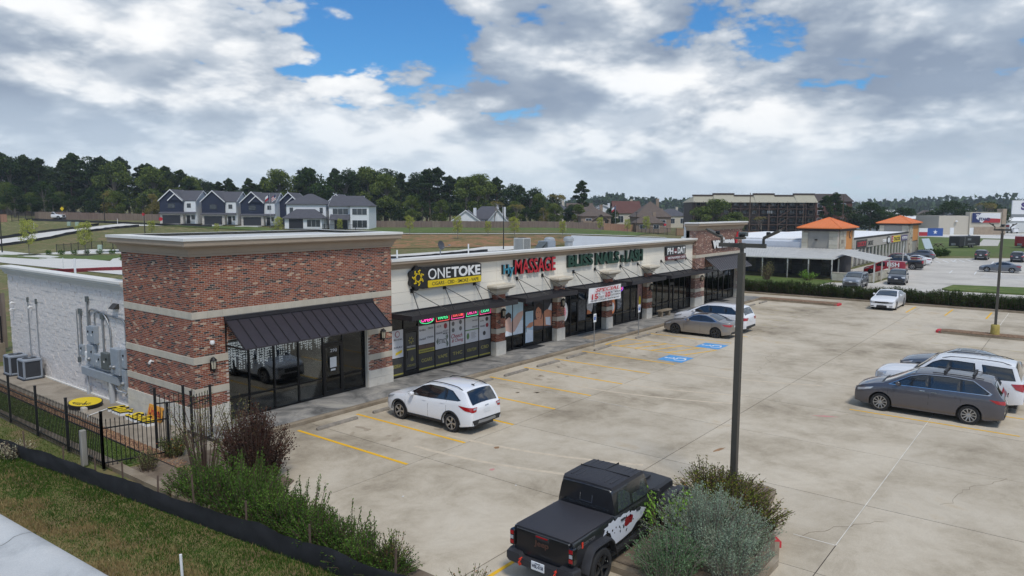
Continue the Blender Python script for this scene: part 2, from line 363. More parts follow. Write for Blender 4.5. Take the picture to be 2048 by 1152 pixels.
def build_lot():
    lot = MB().box(11.0, 69.5, -22, 22.55, -.30, -.012).build('parking_lot', m_joint, kind='structure')
    xs = [11.0, 16.4, 21.15]+[25.9+4.76*k for k in range(10)]; xs = [x for x in xs if x < 69]+[69.5]
    ys = [-22, -14.1, -8, -1.9, 4.2, 10.27, 16.36, 22.55]
    for i in range(len(xs)-1):
        for j in range(len(ys)-1):
            g = .012
            boxo('concrete_slab', xs[i]+g, xs[i+1]-g, ys[j]+g, ys[j+1]-g, -.10, rnd.uniform(-.0015, .0015), m_lot, lot)
    # white sealant run in some joints
    s = MB().box(18.1, 32.5, 4.19, 4.21, .002, .006).box(18.08, 18.11, 4.2, 5.2, .002, .006).box(25.892, 25.908, 14.2, 21.6, .002, .006).box(55.2, 69, 4.18, 4.21, .002, .006)
    s.build('joint_sealant', m_seal, lot)
    def line(x0, x1, y0, y1, m=m_yel):
        boxo('parking_line', x0, x1, y0, y1, .0035, .0065, m, lot)
    for k in range(8): line(15.58+2.74*k-.06, 15.58+2.74*k+.06, 16.4, 22.1)
    for x in (37.45, 39.9): line(x-.05, x+.05, 16.9, 22.1)
    line(37.4, 39.95, 22.1, 22.2)
    for k in range(5):
        y = 21.3-k*1.05
        MB().prism([(37.5, y), (37.5, y-.12), (39.85, y-.95), (39.85, y-.83)], .0035, .0065).build('hatch_line', m_yel, lot)
    for x in (42.6, 45.35): line(x-.05, x+.05, 16.4, 22.1)
    for x in (48.1, 50.8, 53.6, 56.3, 59.0, 61.8): line(x-.05, x+.05, 16.4, 21.8, m_yelf)
    for k in range(5): line(64.3, 68.6, 10.65-2.68*k-.06, 10.65-2.68*k+.06)
    line(31.22, 31.32, 1.3, 7.0)
    for x in (34.0, 36.75, 39.5, 42.2, 45.0, 47.7, 50.4): line(x-.05, x+.05, 1.3, 6.9, m_yelf if x > 38 else m_yel)
    line(11.0, 12.9, 9.76, 9.86); line(21.2, 21.3, -1, -6.5)
    # accessible bay markings
    for cx, cy in ((36.15, 17.0), (40.95, 16.95)):
        b = boxo('blue_marking_panel', cx-.78, cx+.78, cy-.72, cy+.72, .0035, .0065, m_blue, lot)
        fr = ((cx, cy, .0068), (1, 0, 0), (0, 1, 0)); s = MB()
        n = 18; arc = [(.0+.34*math.cos(a), -.22+.34*math.sin(a)) for a in [R(150)+R(250)*k/n for k in range(n+1)]]
        for a, c in zip(arc, arc[1:]): s.bar((cx+a[0], cy+a[1], .0085), (cx+c[0], cy+c[1], .0085), .085, .003)
        for a, c, w in (((-.02,.40),(-.02,-.02),.13), ((-.02,.17),(.24,.17),.08), ((-.02,-.04),(.26,-.04),.11), ((.24,-.04),(.40,-.42),.11), ((.38,-.42),(.50,-.38),.09)):
            s.bar((cx+a[0], cy+a[1], .0085), (cx+c[0], cy+c[1], .0085), w, .0035)
        s.prism([(cx+x, cy+y) for x, y in ell(-.02, .53, .10, .10, 12)], .007, .0105)
        s.build('wheelchair_symbol', m_wpaint, b)
    # oil and dirt stains, rust spots and litter-sized marks with their own shape
    r2 = random.Random(3)
    m_st = mat('oil_stain', srgb(164,150,130), .85, var=.2, vs=3); m_rs = mat('rust_stain', srgb(150,116,84), .9, var=.25, vs=3); m_pk = mat('pink_spray_mark', srgb(196,140,134), .9)
    def blot(x, y, a, b, rot, m):
        n = 14; pts = []
        for k in range(n):
            t = 2*math.pi*k/n; q = 1+r2.uniform(-.3, .3); u, v = a*q*math.cos(t), b*q*math.sin(t)
            pts.append((x+u*math.cos(rot)-v*math.sin(rot), y+u*math.sin(rot)+v*math.cos(rot)))
        MB().prism(pts, .0016, .0028).build('stain', m, lot)
    for _ in range(10): blot(r2.uniform(14, 50), r2.uniform(17.5, 20.5), r2.uniform(.1, .25), r2.uniform(.06, .14), r2.uniform(0, 3), m_st)
    blot(23.1, 9.2, .35, .07, -.2, m_rs); blot(18.6, 15.2, .12, .08, .3, m_rs); blot(16.9, 14.0, .1, .07, .3, m_pk); blot(29.6, 7.5, .1, .45, .5, m_pk); blot(15.6, 18.4, .1, .06, 0, m_rs)
    for x, y in ((13.7, 14.6), (16.3, 12.6), (12.9, 17.3), (20.5, 20.6)):
        MB().prism([(x+r2.uniform(-.06,.06), y+r2.uniform(-.05,.05)) for _ in range(3)], .004, .02).build('paper_scrap', mat('white_paper', srgb(235,235,232), .8), label=None)
        o = COL.objects[-1]; setp(o, 'small white paper scrap lying on the parking concrete', 'litter', 'paper scraps on the parking lot')
    # shrinkage cracks and tyre-scuffed oil drips in the bays
    m_ck = mat('crack_line', srgb(120,108,92), .95)
    for x, y, a, L in ((35.5, 12.2, .2, 6.0), (22.5, 2.6, -.35, 4.0), (20.6, 18.5, .1, 2.0), (18.0, 5.0, -.55, 3.0), (27.0, 13.4, 1.55, 2.6)):
        p = (x, y); c = MB(); n = int(L/.22)
        for k in range(n):
            g_ = a+r2.uniform(-.6, .6); q = (p[0]+.22*math.cos(g_), p[1]+.22*math.sin(g_)); c.bar((*p, .0022), (*q, .0022), .005+.008*r2.random(), .002); p = q
        c.build('crack', m_ck, lot)
    for k in range(14):
        cx = 15.58+2.74*k+1.37
        for _ in range(5): blot(cx+r2.uniform(-.5, .5), r2.uniform(18.0, 20.9), r2.uniform(.06, .3), r2.uniform(.05, .18), r2.uniform(0, 3), m_st)
    m_ty = mat('tyre_scuff', srgb(198,183,160), .9, var=.12, vs=4)
    for x, y0, y1 in ((17.0, 10.5, 17.5), (18.6, 10.5, 17.5), (27.6, 11, 18), (29.2, 11, 18), (33.2, 9, 16)):
        c = MB(); n = 16
        for i in range(n):
            f0, f1 = i/n, (i+1)/n; c.bar((x+1.6*(1-f0)**2, y0+(y1-y0)*f0, .0014), (x+1.6*(1-f1)**2, y0+(y1-y0)*f1, .0014), .17, .001)
        c.build('tyre_mark', m_ty, lot)
    return lot
lot = build_lot()

def build_walks():
    # shop-front walk with brownish kerb face
    w = MB().box(12.9, 66.2, 22.74, 24.95, -.25, .135).build('sidewalk', m_joint, kind='structure')
    xs = [12.9]+[16.4+1.52*k for k in range(33)]; xs = [x for x in xs if x < 66]+[66.2]
    for i in range(len(xs)-1):
        boxo('sidewalk_slab', xs[i]+.005, xs[i+1]-.005, 22.76, 24.90, .10, .15, m_walk, w)
    k = MB().prism([(22.55, -.1), (22.74, -.1), (22.74, .149), (22.60, .149), (22.56, .12)], 12.9, 66.2, lambda u, v, t: (t, u, v)).build('kerb', m_kerb, w)
    boxo('ramp_slab', 37.6, 39.9, 22.9, 24.1, .146, .1535, mat('tan_ramp_concrete', srgb(150,136,118), .9, var=.2, vs=2), w)
    # concrete pad running along the side wall
    p = MB().box(11.32, 13.25, 21.6, 43, -.2, -.01).build('side_pad', m_joint, kind='structure')
    ys = [21.6+2.43*k for k in range(9)]+[43]
    for a, b in zip(ys, ys[1:]): boxo('pad_slab', 11.33, 13.24, a+.006, b-.006, -.09, .02, m_pad, p)
    # gravel strip of single stones beside the pad (individual stones joined; too many to count)
    g = MB(); r2 = random.Random(5)
    for _ in range(5200):
        x = 11.08+r2.uniform(-.24, .23); y = r2.uniform(20.6, 40.5); s = r2.uniform(.016, .045); a = r2.uniform(0, 3.1)
        pts = [(x+s*q*math.cos(a+t), y+s*math.sin(a+t)) for t, q in ((0,1.2),(1.4,1),(2.9,1.2),(4.4,1))]
        z = r2.uniform(.0, .03); h = z+s*.8
        g.add([(u, v, z-.03) for u, v in pts]+[((u-x)*.55+x, (v-y)*.55+y, h) for u, v in pts], [(4,5,6,7)]+[(i,(i+1)%4,4+(i+1)%4,4+i) for i in range(4)])
    g.build('gravel_strip', m_stone_l, normals=False, kind='stuff', label='tan and brown river gravel strip beside the concrete pad', category='gravel')
    MB().box(10.82, 10.85, 21, 40.5, -.05, .05).build('lawn_edging', mat('black_edging', (.02,.02,.02), .7), label='thin black lawn edging strip beside the gravel', category='edging')
    MB().box(10.8, 11.33, 20.4, 41, -.06, -.012).build('gravel_bed', mat('gravel_bed_soil', srgb(112,88,70), .95, var=.3, vs=12), kind='structure')
    # planting bed in the corner of the lot
    MB().prism([(10.35, 7.0), (10.98, 7.0), (10.98, 16.2), (11.4, 17.3), (12.5, 18.0), (12.6, 22.5), (9.9, 22.9), (9.9, 13.6)], -.2, .035).build('planting_bed', m_soil, kind='structure')
    MB().prism([(9.72, 13.6), (9.9, 13.6), (9.9, 24), (9.55, 44), (9.38, 44), (9.55, 24)], -.25, .09).build('boundary_kerb', m_kerb, kind='structure')
    # street in the near corner with its rolled kerb
    st = MB(); prof = [(6.55, -.25), (6.55, .03), (6.48, .085), (6.30, .115), (6.12, .10), (5.98, .02), (5.86, -.02), (5.2, -.03)]
    for a, b in zip(range(-10, 60, 5), range(-5, 65, 5)):
        V = [(x-(y-16)*.055, y, z) for y in (a+.01, b-.01) for x, z in prof]; n = len(prof)
        st.add(V, [(i, i+1, n+i+1, n+i) for i in range(n-1)])
    st.build('street_kerb', m_street, smooth=40, kind='structure')
    MB().sheet([(5.25+1.6, -10), (-6, -10), (-8, 60), (5.25-2.4, 60)], -.034).build('street', m_street, kind='structure')
    # island under the near lamp, island under the far lamp, verge at the far end
    def island(name, poly, soil, red=None, h=.15):
        i_ = MB().prism(poly, -.2, h).build(name, m_kerb, kind='structure')
        cx = sum(p[0] for p in poly)/len(poly); cy = sum(p[1] for p in poly)/len(poly); ins = []
        for x, y in poly:
            d = math.hypot(x-cx, y-cy); k = max(0., (d-.22)/d); ins.append((cx+(x-cx)*k, cy+(y-cy)*k))
        MB().prism(ins, h, h+.03).build('island_soil', soil, i_)
        if red: MB().prism(red, -.1, h+.004).build('red_kerb_end', m_red, i_)
        return i_
    m_leaf = ramp_mat('leaf_litter', [(.3, srgb(104,80,62)), (.5, srgb(140,112,88)), (.72, srgb(166,140,114))], .95, .6, 30, 'noise', 5, 8)
    c = [(19.6+.95*math.cos(a), 7.0+1.2*math.sin(a)) for a in [R(t) for t in range(-60, 91, 15)]]
    isl = [(13.6, 8.2), (13.6, 5.0), (16.2, 4.95), (17.2, 5.25), (17.75, 5.85)]+c[2:]
    island('planting_island', isl, m_soil, [(17.15,5.19),(17.80,5.80),(17.70,5.93),(17.05,5.35)])
    island('lamp_island', [(54.75,7.0),(54.95,7.25),(55.75,7.25),(55.95,7.0),(55.95,-14),(54.75,-14)], m_leaf, [(54.74,6.95),(54.93,7.27),(55.77,7.27),(55.96,6.95)])
    island('verge_island', [(64.75,16.1),(64.95,15.85),(65.9,15.85),(66.2,16.1),(66.2,22.8),(64.75,22.8)], m_leaf, [(64.74,16.15),(64.94,15.84),(65.92,15.84),(66.21,16.15)])
    MB().box(69.5, 69.75, -22, 30, -.2, .15).build('hedge_kerb', m_kerb, kind='structure')
    MB().box(69.75, 72.2, -22, 34, -.2, .1).build('hedge_bed', m_soil, kind='structure')
    MB().box(66.2, 69.5, 22.55, 30, -.2, .0).build('end_apron', m_lot, kind='structure')
    # neighbouring lot: pale concrete drive, grass islands
    MB().prism([(74.6, -40), (74.6, 19.5), (76.2, 34), (78.8, 34), (88.0, 17.9), (97, 17.6), (101, 24.6), (160, 24.6), (141, 18.9), (149.5, 8.6), (172, -40)], -.2, .003).build('neighbour_lot', m_lot2, kind='structure')
    MB().prism([(84.2, 10.2), (85.2, 11.0), (90.3, 10.6), (92, 4), (92, -20), (86.5, -20)], -.1, .14).build('grass_island', m_lawn, kind='structure')
    nl = MB()
    for k in range(9): nl.prism([(113.5+4.2*k*0, 13.6-2.75*k), (113.5, 13.5-2.75*k), (108.3, 13.2-2.75*k), (108.3, 13.3-2.75*k)], .006, .01)
    for k in range(6): nl.prism([(104+1.1*k, 9.5), (104.15+1.1*k, 9.5), (103+1.1*k, 4), (102.85+1.1*k, 4)], .006, .01)
    for x, y in ((139, 16.2), (137, 10.9), (135.6, 8.4)): nl.prism([(x, y), (x, y-.14), (x-6, y-.34), (x-6, y-.2)], .006, .01)
    for k in range(5): nl.prism([(134+1.6*k, 18.6-.9*k), (134.15+1.6*k, 18.5-.9*k), (129+1.6*k, 17-.9*k), (128.85+1.6*k, 17.1-.9*k)], .006, .01)
    nl.build('bay_line', m_wpaint, bpy.data.objects['neighbour_lot'])
    MB().prism([(150, 19.5), (161, 27), (256, 45), (262, 18), (250, -40), (172, -40)], -.06, -.02).build('far_lawn', m_lawn, kind='structure')
    MB().prism([(255, 47), (281, 50), (320, 15), (300, -40), (236, -40), (252, 18)], -.05, .0).build('far_drive', mat('pale_far_concrete', srgb(206,203,196), .85, var=.06, vs=.1), kind='structure')
    MB().prism([(197, 19), (243, 22), (243, 18), (200, 15.2)], -.03, -.012).build('far_path', mat('far_path_concrete', srgb(190,184,174), .9, var=.06, vs=.3), kind='structure')
    # lawn inside the railings
    MB().box(9.55, 10.82, 23.2, 44, -.06, .0).build('side_lawn', m_lawn, kind='structure')
build_walks()

def build_grass():
    MB().prism([(6.5+.5, 7), (10.2, 7), (8.0, 29), (8.0, 45), (5.2, 45)], -.3, -.044).build('verge_soil', ramp_mat('verge_thatch', [(.36, srgb(118,100,70)), (.5, srgb(126,116,74)), (.62, srgb(98,104,54))], .95, .6, 40, 'noise', .8, 9, .66), kind='structure')
    r2 = random.Random(11); V = []; F = []
    def blade(x, y, z, h, lean):
        a = r2.uniform(0, 6.283); w = r2.uniform(.006, .014); dx, dy = math.cos(a)*w, math.sin(a)*w; b = r2.uniform(0, 6.283); k = len(V)
        V.extend([(x-dx, y-dy, z), (x+dx, y+dy, z), (x+math.cos(b)*lean, y+math.sin(b)*lean, z+h)]); F.append((k, k+1, k+2))
    n = 0; MI = []
    while n < 78000:
        y = 7.0+23*r2.random()**1.15; xl = 6.62-(y-16)*.055; xr = siltx(y)+.05; x = r2.uniform(xl, xr); t = (x-xl)/(xr-xl)
        q = noise.noise((x*1.1, y*.5, 3.1)); q2 = noise.noise((x*3.1, y*2.3, 7.7)); dry = 1.15-2.1*t+1.1*q+.7*q2+(.55 if t > .93 else 0)
        if q2 < -.25 and r2.random() < .35: continue
        blade(x, y, -.05, r2.uniform(.03, .085)*(1.25+q), r2.uniform(.01, .07)); MI.append(1 if r2.random() < max(.08, min(.94, dry)) else 0); n += 1
    g = MB().add(V, F); g.m = MI
    g.build('verge_grass', [m_grass, leaf_mat('straw_blade', srgb(88,76,48), srgb(116,100,70), srgb(132,116,84), .8, .25)], normals=False, kind='stuff', label='patchy green and straw coloured grass on the street verge', category='grass')
    V.clear(); F.clear()
    for _ in range(34000):
        x = r2.uniform(9.6, 10.8); y = r2.uniform(23.3, 43)
        if r2.random() < .3: x = r2.uniform(7.95, 9.4); y = r2.uniform(24, 42)
        blade(x, y, -.005, r2.uniform(.025, .06), r2.uniform(.01, .04))
    MB().add(V, F).build('side_lawn_grass', m_lawnb, normals=False, kind='stuff', label='short mown lawn strip behind the black railings', category='grass')
def siltx(y): return 9.75-(y-12.2)*.112 if y < 28 else 9.75-(28-12.2)*.112
build_grass()
# ================================================================ the strip mall
m_brick = ramp_mat('clay_brick', [(0, srgb(150,84,60)), (.17, srgb(162,98,71)), (.33, srgb(140,78,58)), (.49, srgb(170,108,80)), (.61, srgb(148,92,70)), (.72, srgb(128,82,66)), (.82, srgb(88,70,62)), (.895, srgb(62,56,56)), (.95, srgb(200,168,140))], .9, .5, 45)
m_brick2 = ramp_mat('clay_brick_weathered', [(0, srgb(138,92,76)), (.3, srgb(148,104,88)), (.55, srgb(126,84,72)), (.8, srgb(108,78,70)), (.92, srgb(206,178,160))], .9, .5, 45)
m_mortar = mat('mortar', srgb(190,178,166), .95, var=.1, vs=4, bump=.4, bs=60)
m_band = mat('limestone_band', srgb(192,183,166), .85, var=.10, vs=2.2, bump=.35, bs=26, streak=.3)
m_base = mat('limestone_base', srgb(206,200,188), .85, var=.12, vs=2.4, bump=.6, bs=14)
m_corn = mat('tan_cornice_stucco', srgb(160,144,126), .8, var=.05, vs=1.5)
m_cap = mat('white_coping', srgb(222,220,214), .55, var=.06, vs=1.6, streak=4)
m_stucco = mat('cream_stucco', srgb(236,228,212), .9, var=.035, vs=.8, bump=.2, bs=70)
m_cmu = mat('painted_split_block', srgb(217,211,206), .8, var=.12, vs=9, bump=1.6, bs=11, objr=.03)
m_roof = mat('roof_membrane', srgb(188,188,186), .8, var=.08, vs=.5)
m_frame = mat('black_window_frame', (.012,.012,.013), .35, .3)
m_canopy = mat('dark_canopy_metal', srgb(52,50,54), .45, .4, var=.08, vs=4)
m_awn = mat('dark_standing_seam', srgb(66,62,68), .42, .45, var=.07, vs=5)
m_glass = glass_mat('storefront_glass', (.62,.64,.65), ior=1.6)
m_glass2 = glass_mat('storefront_glass_tinted', (.34,.36,.37), ior=1.55)
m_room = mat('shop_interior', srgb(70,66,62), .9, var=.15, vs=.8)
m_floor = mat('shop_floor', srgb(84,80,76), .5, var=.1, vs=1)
m_iron = mat('black_iron', (.014,.014,.015), .5, .2)
m_lampg = mat('lantern_glass', srgb(190,182,160), .3)

mall = thing('strip_mall', (39, 25, 0), 'long single storey brick and cream stucco strip mall with dark canopies', 'building')
def FRONT(Y): return (lambda u, z, w: (u, Y-w, z))       # w measured outwards
def SIDE(X): return (lambda u, z, w: (X-w, u, z))
BR = []
def bricks(fr, u0, u1, z0, z1, holes=(), keep=True, tag_=0):
    """Collect running-bond bricks of a rectangle on the given face."""
    c = .0677; n0 = int(round(z0/c)); z = n0*c
    k = n0
    while z+c*.9 <= z1+.02:
        off = (k % 2)*.1015; u = math.floor((u0-off)/.203)*.203+off
        while u < u1:
            a, b = max(u, u0), min(u+.189, u1)
            if b-a > .03 and z > z0-.02:
                cz, cu = z+.028, (a+b)/2
                if not any(h[0]-.02 < cu < h[1]+.02 and h[2]-.02 < cz < h[3]+.02 for h in holes):
                    BR.append((fr, a, b, z, tag_))
            u += .203
        z += c; k += 1
def lay_bricks():
    """300 nearest bricks are objects of their own, the rest one joined mesh per wall."""
    cam = Vector((0, 0, CAMZ)); r2 = random.Random(2)
    info = sorted(((Vector(fr((a+b)/2, z+.028, 0))-cam).length, i) for i, (fr, a, b, z, t) in enumerate(BR) if t == 0)
    near = set(i for _, i in info[:300]); rest = {t: MB() for t in (0, 2, 10, 11, 12, 13)}
    for i, (fr, a, b, z, t) in enumerate(BR):
        w = .004+r2.uniform(-.0015, .002)
        if i in near:
            p0, p1 = Vector(fr(a, z, -.02)), Vector(fr(b, z+.054, w))
            boxo('brick', min(p0.x,p1.x), max(p0.x,p1.x), min(p0.y,p1.y), max(p0.y,p1.y), z, z+.054, m_brick, tower_wall)
        else:
            q = [fr(a, z, w), fr(b, z, w), fr(b, z+.054, w), fr(a, z+.054, w)]+[fr(a, z, -.01), fr(b, z, -.01), fr(b, z+.054, -.01), fr(a, z+.054, -.01)]
            rest[t].add(q, [(0,1,2,3),(0,4,5,1),(1,5,6,2),(2,6,7,3),(3,7,4,0)])
    rest[0].build('brickwork', m_brick, tower_wall, kind='stuff')
    for i, p in enumerate(PW): rest[10+i].build('brickwork', m_brick, p, kind='stuff')
    rest[2].build('brickwork', m_brick2, end_tower_wall, kind='stuff')

# ---- corner tower
X0, X1, YF, YB, BT = 13.08, 22.52, 24.60, 29.80, 6.36
tw = MB()
tw.box(X0, 14.40, YF, YF+.28, .15, BT).box(21.10, X1, YF, YF+.28, .15, BT).box(14.40, 21.10, YF, YF+.28, 3.22, BT)
tw.box(X0, X0+.28, YF+.28, YB, 0, BT).box(X1-.28, X1, YF+.28, YB, 3.6, BT).box(X0+.28, X1-.28, YB-.28, YB, 3.6, BT)
tower_wall = tw.build('tower_wall', m_mortar, mall)
fF, fS = FRONT(YF), SIDE(X0)
BANDS = ((1.36, 1.61), (2.50, 2.75), (4.14, 4.385))
hole = (14.40, 21.10, .0, 3.22)
for z0, z1 in ((.90, 1.36), (1.61, 2.50), (2.75, 4.14), (4.385, BT)):
    bricks(fF, X0+.004, X1, z0, z1, [hole]); bricks(fS, YF, YB, z0, z1)
def course(name, fr, u0, u1, z0, z1, m, parent, L=.60, proud=.02):
    n = max(1, round((u1-u0)/L)); w = (u1-u0)/n
    for k in range(n):
        p0, p1 = Vector(fr(u0+k*w+.003, z0+.004, -.01)), Vector(fr(u0+(k+1)*w-.003, z1-.004, proud))
        boxo(name, min(p0.x,p1.x), max(p0.x,p1.x), min(p0.y,p1.y), max(p0.y,p1.y), z0+.004, z1-.004, m, parent)
for z0, z1 in BANDS:
    if z1 < 3: course('stone_band', fF, X0-.022, 14.40, z0, z1, m_band, tower_wall); course('stone_band', fF, 21.10, X1, z0, z1, m_band, tower_wall)
    else: course('stone_band', fF, X0-.022, X1, z0, z1, m_band, tower_wall)
    course('stone_band', fS, YF, YB, z0, z1, m_band, tower_wall)
for a, b in ((X0-.05, 14.40), (21.08, X1+.02)):
    course('base_stone', fF, a, b, .15, .53, m_base, tower_wall, .45, .05); course('base_stone', fF, a, b, .53, .90, m_base, tower_wall, .62, .05)
course('base_stone', fS, YF, YB, .0, .46, m_base, tower_wall, .62, .05); course('base_stone', fS, YF, YB, .46, .90, m_base, tower_wall, .62, .05)
# pier returns beside the tower storefront
boxo('pier_return', 21.06, 21.10, YF+.0, YF+.26, .15, 3.22, m_base, tower_wall)
def cornice(name, pts, corners, mats, cap, parent):
    """Sweep a moulding profile (out, z) along a polyline of (x, y) with outward offset directions."""
    def sweep(prof, m, nm, par):
        b = MB(); n = len(prof)
        for x, y, ox, oy in corners: b.v += [(x+ox*o, y+oy*o, z) for o, z in prof]
        for i in range(len(corners)-1):
            for j in range(n-1): b.f.append((i*n+j, i*n+j+1, (i+1)*n+j+1, (i+1)*n+j)); b.m.append(0)
        b.f += [tuple(range(n-1,-1,-1)), tuple(range(len(b.v)-n, len(b.v)))]; b.m += [0, 0]
        return b.build(nm, m, par, smooth=35)
    c = sweep(pts, mats, name, parent); sweep(cap, m_cap, 'coping', c); return c
def prof(z0, z1, out):
    h = z1-z0
    return [(-.2, z0), (.06, z0), (.06, z0+h*.14), (.09, z0+h*.16)]+[(.09+(out-.13)*(1-math.cos(t*math.pi/2)), z0+h*(.16+.46*math.sin(t*math.pi/2))) for t in (.25,.5,.75,1)]+[(out-.03, z0+h*.64), (out, z0+h*.70), (out, z1), (-.2, z1)]
TC = [(X1-.25, YB, 1, 0), (X1, YB, 1, 1), (X1, YF, 1, -1), (X0, YF, -1, -1), (X0, YB, -1, 1), (X1-.25, YB, 1, 1)]
cornice('tower_cornice', prof(6.36, 6.93, .36), [(X1, YB, 1, 1), (X1, YF, 1, -1), (X0, YF, -1, -1), (X0, YB, -1, 1), (X1, YB, 1, 1)], m_corn, [(-.25, 6.932), (.40, 6.932), (.40, 7.03), (-.25, 7.04)], mall)
MB().box(X0+.2, X1-.2, YF+.2, YB-.2, 6.80, 6.93).build('tower_roof', m_roof, mall)

# ---- main shop front
YW, ZT = 24.90, 5.28
mw = MB().box(X1, 55.6, YW+.02, YW+.25, 3.0, 5.4)
main_wall = mw.build('main_wall', mat('stucco_groove', srgb(176,170,158), .95), mall)
cols = [X1, 26.3, 30.45, 36.25, 42.0, 47.7, 51.6, 55.6]; rows = [3.05, 3.62, 4.18, 4.74, 5.285]
for i in range(len(cols)-1):
    for j in range(4): boxo('stucco_panel', cols[i]+.006, cols[i+1]-.006, YW, YW+.04, rows[j]+.005, rows[j+1]-.005, m_stucco, main_wall)
cornice('main_cornice', prof(5.28, 5.66, .34), [(X1, YW, 0, -1), (55.7, YW, 0, -1)], m_corn, [(-.25, 5.662), (.37, 5.662), (.37, 5.77), (-.25, 5.78)], mall)
MB().prism([(25.2, 4.3), (43, 3.6), (43, 3.85), (25.2, 4.72)], 13.45, 65.5, lambda u, v, w: (w, u, v)).build('roof_deck', m_roof, mall)
MB().box(13.5, 65.6, 42.95, 43.2, 0, 3.9).build('rear_wall', m_cmu, mall)
MB().box(55.6, 55.85, 25.2, 36.7, 4.0, 5.69).build('end_parapet', mat('white_parapet', srgb(222,223,224), .8, var=.05, vs=.8), mall)
MB().box(65.35, 65.6, 25.6, 42.7, 0, 5.2).build('end_wall', m_stucco, mall)
# side wall of split-face block
side_wall = MB().box(13.24, 13.5, YB, 43, 0, 4.76).build('side_wall', mat('block_joint', srgb(186,181,178), .95), mall)
def blocks():
    r2 = random.Random(4); rest = MB(); c = 0; cand = []
    for j in range(24):
        z = .0+j*.2; y = YB-(.2 if j % 2 else 0)
        while y < 42.9:
            a, b = max(y, YB)+.003, min(y+.4, 42.9)-.003
            if b-a > .03: cand.append((a, b, z+.003, min(z+.197, 4.757)))
            y += .4
    cand.sort(key=lambda q: q[0]+abs(q[2]-2)*.3)
    for i, (a, b, z0, z1) in enumerate(cand):
        w = 13.24-r2.uniform(.024, .052)
        if i < 300: boxo('wall_block', w if b-a > .35 else 13.205, 13.25, a, b, z0, z1, m_cmu, side_wall)
        else: rest.add([(w,a,z0),(w,b,z0),(w+r2.uniform(-.006,.006),b,z1),(w+r2.uniform(-.006,.006),a,z1),(13.25,a,z0),(13.25,b,z0),(13.25,b,z1),(13.25,a,z1)], [(0,1,2,3),(0,4,5,1),(1,5,6,2),(2,6,7,3),(3,7,4,0)])
    rest.build('blockwork', m_cmu, side_wall, kind='stuff')
blocks()
cornice('side_cornice', [(-.2, 4.74), (.05, 4.74), (.05, 4.83), (.12, 4.85), (.12, 4.93), (.20, 4.96), (.20, 5.06), (-.2, 5.06)], [(13.2, YB+.02, -1, 0), (13.2, 43.2, -1, 0)], mat('grey_white_trim', srgb(196,194,188), .7, var=.05, vs=1), [(-.3, 5.062), (.25, 5.062), (.25, 5.15), (-.3, 5.16)], mall)
boxo('wall_footing_line', 13.13, 13.2, YB, 42.9, .02, .07, m_cap, side_wall)

# ---- piers with flared capitals
PIERS = [(30.05, 30.85), (35.85, 36.65), (41.60, 42.40), (47.30, 48.10)]
PW = []
for i, (a, b) in enumerate(PIERS):
    pier_wall = boxo('pier', a+.01, b-.01, YF+.01, YW+.1, .15, 3.5, m_mortar, mall); PW.append(pier_wall)
    f1, f2 = FRONT(YF), SIDE(a)
    for z0, z1 in ((.90, 1.36), (1.61, 2.50), (2.75, 3.5)):
        bricks(f1, a+.002, b, z0, z1, tag_=10+i); bricks(f2, YF, YW+.06, z0, z1, tag_=10+i)
    for z0, z1 in BANDS[:2]:
        boxo('stone_band', a-.015, b+.015, YF-.02, YW+.06, z0, z1, m_band, pier_wall)
    boxo('base_stone', a-.03, b+.03, YF-.035, YW+.06, .15, .52, m_base, pier_wall); boxo('base_stone', a-.027, b+.027, YF-.032, YW+.06, .524, .90, m_base, pier_wall)
    cp = MB(); cx = (a+b)/2; lv = []
    for z, e in ((3.48, .03), (3.56, .05), (3.58, .12), (3.74, .16), (3.78, .26), (3.86, .36), (3.88, .40), (3.97, .40), (4.03, .34)):
        w = .4+e; lv.append([(cx-w, YF-e, z), (cx+w, YF-e, z), (cx+w, YW+.02, z), (cx-w, YW+.02, z)])
    for l in lv: cp.v += l
    for i in range(len(lv)-1): cp.f += [(i*4+k, i*4+(k+1)%4, i*4+4+(k+1)%4, i*4+4+k) for k in range(4)]
    cp.f += [(3,2,1,0), tuple(range(len(cp.v)-4, len(cp.v)))]; cp.m = [0]*len(cp.f)
    cp.build('pier_capital', m_band, mall)

# ---- end tower
EX0, EX1 = 55.60, 65.60
et = MB().box(EX0, 57.38, YF, YF+.6, .15, BT).box(64.60, EX1, YF, YF+.6, .15, BT).box(57.38, 64.60, YF, YF+.6, 3.3, BT).box(EX0, EX0+.25, YF+.6, YF+.9, 4.9, BT)
end_tower_wall = et.build('end_tower_wall', m_mortar, mall)
h2 = (57.38, 64.60, 0, 3.3)
for z0, z1 in ((.90, 1.36), (1.61, 2.50), (2.75, 4.14), (4.385, BT)):
    bricks(FRONT(YF), EX0, EX1, z0, z1, [h2], tag_=2); bricks(SIDE(EX0), YF, YF+.6, z0, z1, tag_=2)
for z0, z1 in BANDS:
    for a, b in (((EX0, 57.38), (64.60, EX1)) if z1 < 3 else ((EX0, EX1),)): boxo('stone_band', a-.012, b+.012, YF-.018, YF+.5, z0, z1, m_band, end_tower_wall)
for a, b in ((EX0, 57.38), (64.60, EX1)): boxo('base_stone', a-.03, b+.03, YF-.035, YF+.5, .15, .90, m_base, end_tower_wall)
MB().box(EX0+.0, EX0+.25, YF+.62, YF+1.1, 4.6, 6.95).box(EX0, EX1, YF+.6, YF+.9, 4.6, 6.4).build('parapet_back', m_cap, mall)
cornice('end_tower_cornice', prof(6.36, 6.93, .36), [(EX1, YF+.9, 1, 0), (EX1, YF, 1, -1), (EX0, YF, -1, -1), (EX0, YF+.9, -1, 0)], m_corn, [(-.25, 6.932), (.40, 6.932), (.40, 7.03), (-.25, 7.04)], mall)
lay_bricks()

